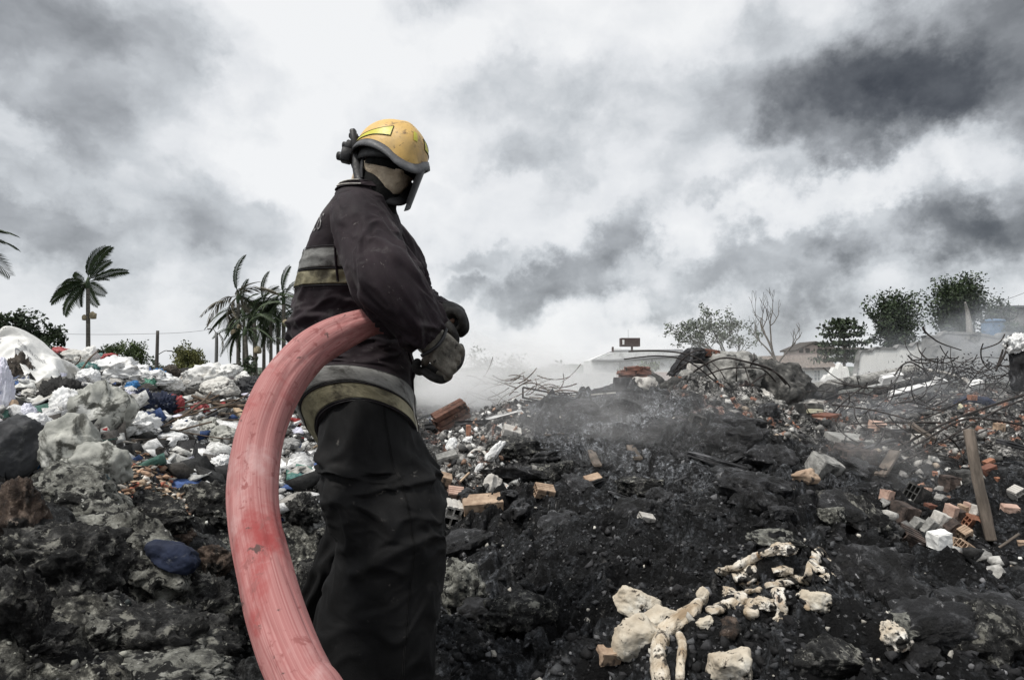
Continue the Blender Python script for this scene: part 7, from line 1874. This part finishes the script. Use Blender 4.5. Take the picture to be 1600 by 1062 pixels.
# ------------------------------------------------------------------ loose litter and rubble past counting, joined as stuff
M['chip'] = mat('loose_chips', [(0.3, (0.6, 0.6, 0.6)), (0.7, (1.3, 1.3, 1.3))], scale=30, detail=6, rough=(.55, .95), bump=.6, bscale=80, attr=True, spec=.2, bdist=.01)
def scatter(name, n, region, size, cols, seed, flat=(.35, 1.0), sub=1, sink=.25, keep=None, sizepow=2.0, sheet=False, wts=None):
    """n loose pieces dropped on the ground inside a region given in bearing (deg) and distance (m)."""
    rs = np.random.RandomState(seed)
    v0, f0 = ico(sub); v0 = np.asarray(v0); f0 = np.asarray(f0); nv = len(v0)
    cols = np.array(cols)
    b0, b1, r0, r1 = region
    V, C = [], []
    k = 0; tries = 0
    while k < n and tries < n * 6:
        tries += 1
        bb = R(rs.uniform(b0, b1)); r = math.exp(rs.uniform(math.log(r0), math.log(r1)))
        x, y = r * math.sin(bb), r * math.cos(bb)
        if keep and not keep(x, y, rs): continue
        z = gz_at(x, y)
        s = (size[0] + (size[1] - size[0]) * rs.uniform() ** sizepow)
        d = v0 * (1 + .38 * rs.normal(size=(nv, 1)).clip(-1, 1)) * np.array((1, rs.uniform(.4, .9), rs.uniform(*flat)))
        if sheet: d = d + .22 * rs.normal(size=(nv, 3)) * np.array((.6, .6, .5))
        e = np.array(Euler((rs.uniform(-.6, .6), rs.uniform(-.6, .6), rs.uniform(0, 6.28))).to_matrix())
        d = d @ e.T * s / 2
        V.append(d + np.array((x, y, z + s * .5 * flat[0] * (1 - sink * 2))))
        c = cols[rs.choice(len(cols), p=wts)] * rs.uniform(.7, 1.25)
        C.append(np.repeat(c[None], nv, 0)); k += 1
    V = np.concatenate(V); C = np.concatenate(C)
    F = (f0[None] + (np.arange(k) * nv)[:, None, None]).reshape(-1, 3)
    me = bpy.data.meshes.new(name)
    me.vertices.add(len(V)); me.vertices.foreach_set('co', V.astype(np.float32).ravel())
    me.loops.add(F.size); me.loops.foreach_set('vertex_index', F.astype(np.int32).ravel())
    me.polygons.add(len(F)); me.polygons.foreach_set('loop_start', (np.arange(len(F)) * 3).astype(np.int32))
    a = me.attributes.new('col', 'FLOAT_COLOR', 'POINT'); a.data.foreach_set('color', np.hstack([C, np.ones((len(C), 1))]).astype(np.float32).ravel())
    me.update(calc_edges=True); me.materials.append(M['chip'])
    return tag(link(name, me), kind='stuff')
man = (-.45, 1.85)
# slabs and crags of burnt crust on the mound
M['slag'] = mat('burnt_crust', [(0.3, (0.006, 0.006, 0.0065)), (0.55, (0.022, 0.022, 0.024)), (0.75, (0.11, 0.112, 0.118))], scale=20, detail=10, nrough=.72, rough=(.28, .8), bump=1.0, bscale=55, bdist=.03, spec=.45,
                stain=[((0.24, 0.24, 0.245), 22, .64, .74), ((0.005, 0.005, 0.005), 7, .52, .62)])
def slag(n, seed, b0, b1, r0, r1, s0, s1):
    rs = np.random.RandomState(seed); mb = MB()
    for k in range(n):
        bb = R(rs.uniform(b0, b1)); r = math.exp(rs.uniform(math.log(r0), math.log(r1))); x, y = r * math.sin(bb), r * math.cos(bb)
        if (x - man[0]) ** 2 + (y - man[1]) ** 2 < .3: continue
        if 7 < math.degrees(bb) < 30 and r < 3.1 or 31 < math.degrees(bb) < 41 and 3.0 < r < 5.2: continue
        s = (s0 + (s1 - s0) * rs.rand() ** 2) * (.5 + r / 8)
        v, f = rock((s, s * rs.uniform(.5, .9), s * rs.uniform(.22, .6)), seed * 100 + k, 4, .30, 7, .14, .12)
        mb.add(xf(v, (x, y, gz_at(x, y) + s * .05), (rs.uniform(-.1, .6), rs.uniform(-.35, .35), rs.uniform(0, 6.28))), f)
    return tag(mb.build('burnt_slag', M['slag']), kind='stuff')
slag(85, 3, -5, 32, 2.2, 7.2, .10, .42)
slag(26, 4, 20, 42, 2.0, 4.5, .10, .40)
def clear(x, y, rs): return (x - man[0]) ** 2 + (y - man[1]) ** 2 > .16
BLK = [(.010, .010, .011), (.018, .018, .019), (.035, .035, .037), (.07, .072, .076), (.15, .15, .155), (.40, .38, .34)]
scatter('burnt_clods', 5200, (-9, 42, 1.3, 9.5), (.012, .055), BLK, 1, keep=clear, wts=[.34, .3, .2, .10, .04, .02], sizepow=3, sheet=True)
scatter('burnt_grit', 13000, (-12, 43, 1.2, 8.5), (.005, .028), BLK + [(.55, .53, .48)], 2, keep=clear, wts=[.22, .22, .2, .19, .14, .02, .01], sheet=True)
scatter('near_grit', 4200, (-44, -8, 1.3, 4.6), (.005, .028), [(.02, .02, .02), (.05, .05, .048), (.12, .12, .11), (.30, .30, .26), (.05, .06, .06), (.5, .5, .46)], 3, keep=clear, wts=[.28, .24, .2, .16, .04, .08], sizepow=3)
def onheap(x, y, rs): return clear(x, y, rs) and math.degrees(math.atan2(x, y)) < -10 + rs.normal() * 2
scatter('plastic_litter', 5200, (-46, -9, 3.9, 11.5), (.02, .32), [(.70, .70, .69), (.52, .52, .50), (.30, .29, .27), (.025, .025, .025), (.06, .055, .05), (.05, .085, .20), (.28, .05, .05), (.08, .17, .14), (.5, .38, .26), (.58, .58, .68)], 4,
        flat=(.12, .5), keep=onheap, sheet=True, wts=[.25, .15, .15, .17, .11, .045, .015, .02, .03, .06], sizepow=3.0)
def rub(x, y, rs):
    b = math.degrees(math.atan2(x, y)); r = math.hypot(x, y)
    return r > 6.6 + 1.2 * math.sin(b * .5) or (31 < b and 3.6 < r < 4.9 and rs.rand() < .35)
RUB = [(.36, .35, .33), (.22, .215, .205), (.10, .098, .095), (.03, .03, .03), (.20, .10, .07), (.30, .18, .135), (.56, .55, .52), (.36, .30, .24)]
scatter('demolition_rubble', 5200, (15, 44, 3.5, 16), (.015, .12), RUB, 5, keep=rub, wts=[.13, .22, .26, .28, .025, .015, .045, .025], sizepow=2.6, sheet=True)
def legside(x, y, rs): return 4.6 < y < 9 and -6.8 < math.degrees(math.atan2(x, y)) < 1 + rs.normal()
scatter('scrap_rubble', 1500, (-8, 4, 4.6, 9), (.02, .10), RUB[:4] + [(.62, .62, .6), (.34, .22, .16)], 6, keep=legside, wts=[.16, .18, .18, .24, .16, .08], sheet=True)
cw = hit(236, 738); 
scatter('wood_chips', 900, (math.degrees(math.atan2(cw.x, cw.y)) - 2.6, math.degrees(math.atan2(cw.x, cw.y)) + 2.6, 3.3, 4.7), (.015, .075), [(.42, .28, .19), (.55, .42, .30), (.30, .19, .13), (.62, .58, .52), (.05, .04, .035), (.42, .15, .10)], 7, flat=(.15, .4), wts=[.28, .24, .16, .14, .12, .06], sizepow=1.3)
# wire and brushwood tangles past counting
def tangle(name, n, px0, px1, py0, py1, Y0, Y1, r, seed, mt, ln=(30, 110)):
    rs = np.random.RandomState(seed); mb = MB()
    for _ in range(n):
        x, y, Y = rs.uniform(px0, px1), rs.uniform(py0, py1), rs.uniform(Y0, Y1)
        a = rs.uniform(-.7, .7) + (math.pi if rs.rand() < .5 else 0); l = rs.uniform(*ln); cu = rs.uniform(-.9, .9)
        p, pts = [x, y], []
        for k in range(6):
            pts.append(W(p[0], p[1], Y + .12 * k * rs.uniform(-1, 1))); p[0] += math.cos(a) * l / 5; p[1] += math.sin(a) * l / 5; a += cu * .45
        v, f, r_ = tube(pts, r * rs.uniform(.6, 1.4), 4, 2, caps=False); mb.add(v, f, rest=r_)
    return tag(mb.build(name, M[mt]), kind='stuff')
tangle('wire_tangle', 90, 1290, 1620, 600, 668, 8.0, 10.5, .008, 41, 'rebar')
tangle('brushwood_tangle', 60, 1440, 1590, 556, 605, 10, 13, .009, 42, 'rebar', (25, 75))
tangle('wire_tangle', 26, 1330, 1480, 660, 715, 5.6, 6.6, .006, 43, 'rebar', (30, 90))
tangle('brushwood_tangle', 50, 715, 880, 585, 628, 12, 16, .010, 44, 'twig', (25, 80))
bsh = W(1490, 585, 11.5)
def bush(c, sx, sz, n, seed, mt, name):
    rs = np.random.RandomState(seed); mb = MB()
    pts = np.array(tuple(c)) + rs.normal(size=(n, 3)) * np.array((sx, sx * .6, sz))
    leaf_quads(mb, pts, .05, rs); return tag(mb.build(name, M[mt], smooth=False), kind='stuff')
bush(bsh, .45, .14, 1400, 1, 'char', 'burnt_brush')

# ------------------------------------------------------------------ smoke
def smoke(center, size, dens, seed, scale=1.6, lo=.42, hi=.75, rot=0.0, color=(1, 1, 1), tilt=0.0):
    m = bpy.data.materials.new('smoke'); m.use_nodes = True; nt = m.node_tree; nt.nodes.clear()
    nd, lk = nt.nodes, nt.links
    out = nd.new('ShaderNodeOutputMaterial'); pv = nd.new('ShaderNodeVolumePrincipled'); lk.new(pv.outputs[0], out.inputs['Volume'])
    pv.inputs['Color'].default_value = (*color, 1); pv.inputs['Anisotropy'].default_value = 0.0
    tc = nd.new('ShaderNodeTexCoord')
    nz = nd.new('ShaderNodeTexNoise'); nz.noise_dimensions = '4D'; nz.inputs['W'].default_value = seed * 3.7
    nz.inputs['Scale'].default_value = scale; nz.inputs['Detail'].default_value = 5; nz.inputs['Roughness'].default_value = .6; nz.inputs['Distortion'].default_value = .6
    lk.new(tc.outputs['Object'], nz.inputs['Vector'])
    mr = nd.new('ShaderNodeMapRange'); mr.inputs['From Min'].default_value = lo; mr.inputs['From Max'].default_value = hi; lk.new(nz.outputs['Fac'], mr.inputs['Value'])
    ln = nd.new('ShaderNodeVectorMath'); ln.operation = 'LENGTH'; lk.new(tc.outputs['Object'], ln.inputs[0])
    fo = nd.new('ShaderNodeMapRange'); fo.interpolation_type = 'SMOOTHSTEP'; fo.inputs['From Min'].default_value = 1.0; fo.inputs['From Max'].default_value = .15; lk.new(ln.outputs['Value'], fo.inputs['Value'])
    mu = nd.new('ShaderNodeMath'); mu.operation = 'MULTIPLY'; lk.new(mr.outputs[0], mu.inputs[0]); lk.new(fo.outputs[0], mu.inputs[1])
    m2 = nd.new('ShaderNodeMath'); m2.operation = 'MULTIPLY'; lk.new(mu.outputs[0], m2.inputs[0]); m2.inputs[1].default_value = dens
    lk.new(m2.outputs[0], pv.inputs['Density'])
    v, f = ico(3)
    o = MB().add(v, f).build('smoke', m, loc=center, rot=(0, tilt, rot)); o.scale = size
    return tag(o, kind='stuff')
smoke(W(714, 600, 11), (1.2, 1.2, .9), 4.0, 1, lo=.36)
smoke(W(810, 560, 13), (2.6, .7, .42), 2.4, 13, tilt=R(24))
smoke(W(775, 605, 15), (3.2, 2.2, 1.3), 1.8, 2)
smoke(W(850, 585, 17), (4.2, 2.5, 1.3), .8, 3, tilt=R(24))
smoke(W(960, 600, 24), (6.5, 4, 1.5), .45, 4)
smoke(W(960, 680, 5.8), (1.7, 1.3, .8), .7, 5)
smoke(W(1000, 590, 40), (11, 8, 2.6), .14, 6)
smoke(W(1240, 600, 20), (4.0, 3, 1.4), .5, 7)
smoke(W(1520, 560, 16), (4.0, 3.5, 2.0), .16, 8, color=(.90, .94, 1.0))
smoke(W(1410, 640, 8.5), (2.4, 1.2, .8), .55, 9, color=(.92, .95, 1.0))
smoke(W(1380, 720, 5.0), (.7, .5, .55), 1.0, 10)
smoke(W(740, 665, 7.6), (.5, .5, .35), 1.6, 11)
smoke(W(1130, 560, 12), (3.0, 1.5, 1.4), .25, 12)
smoke(W(1545, 525, 13), (1.6, 1.2, 1.2), .9, 14, color=(.90, .94, 1.0))
smoke(W(985, 655, 6.8), (.9, .6, .8), 1.2, 15)
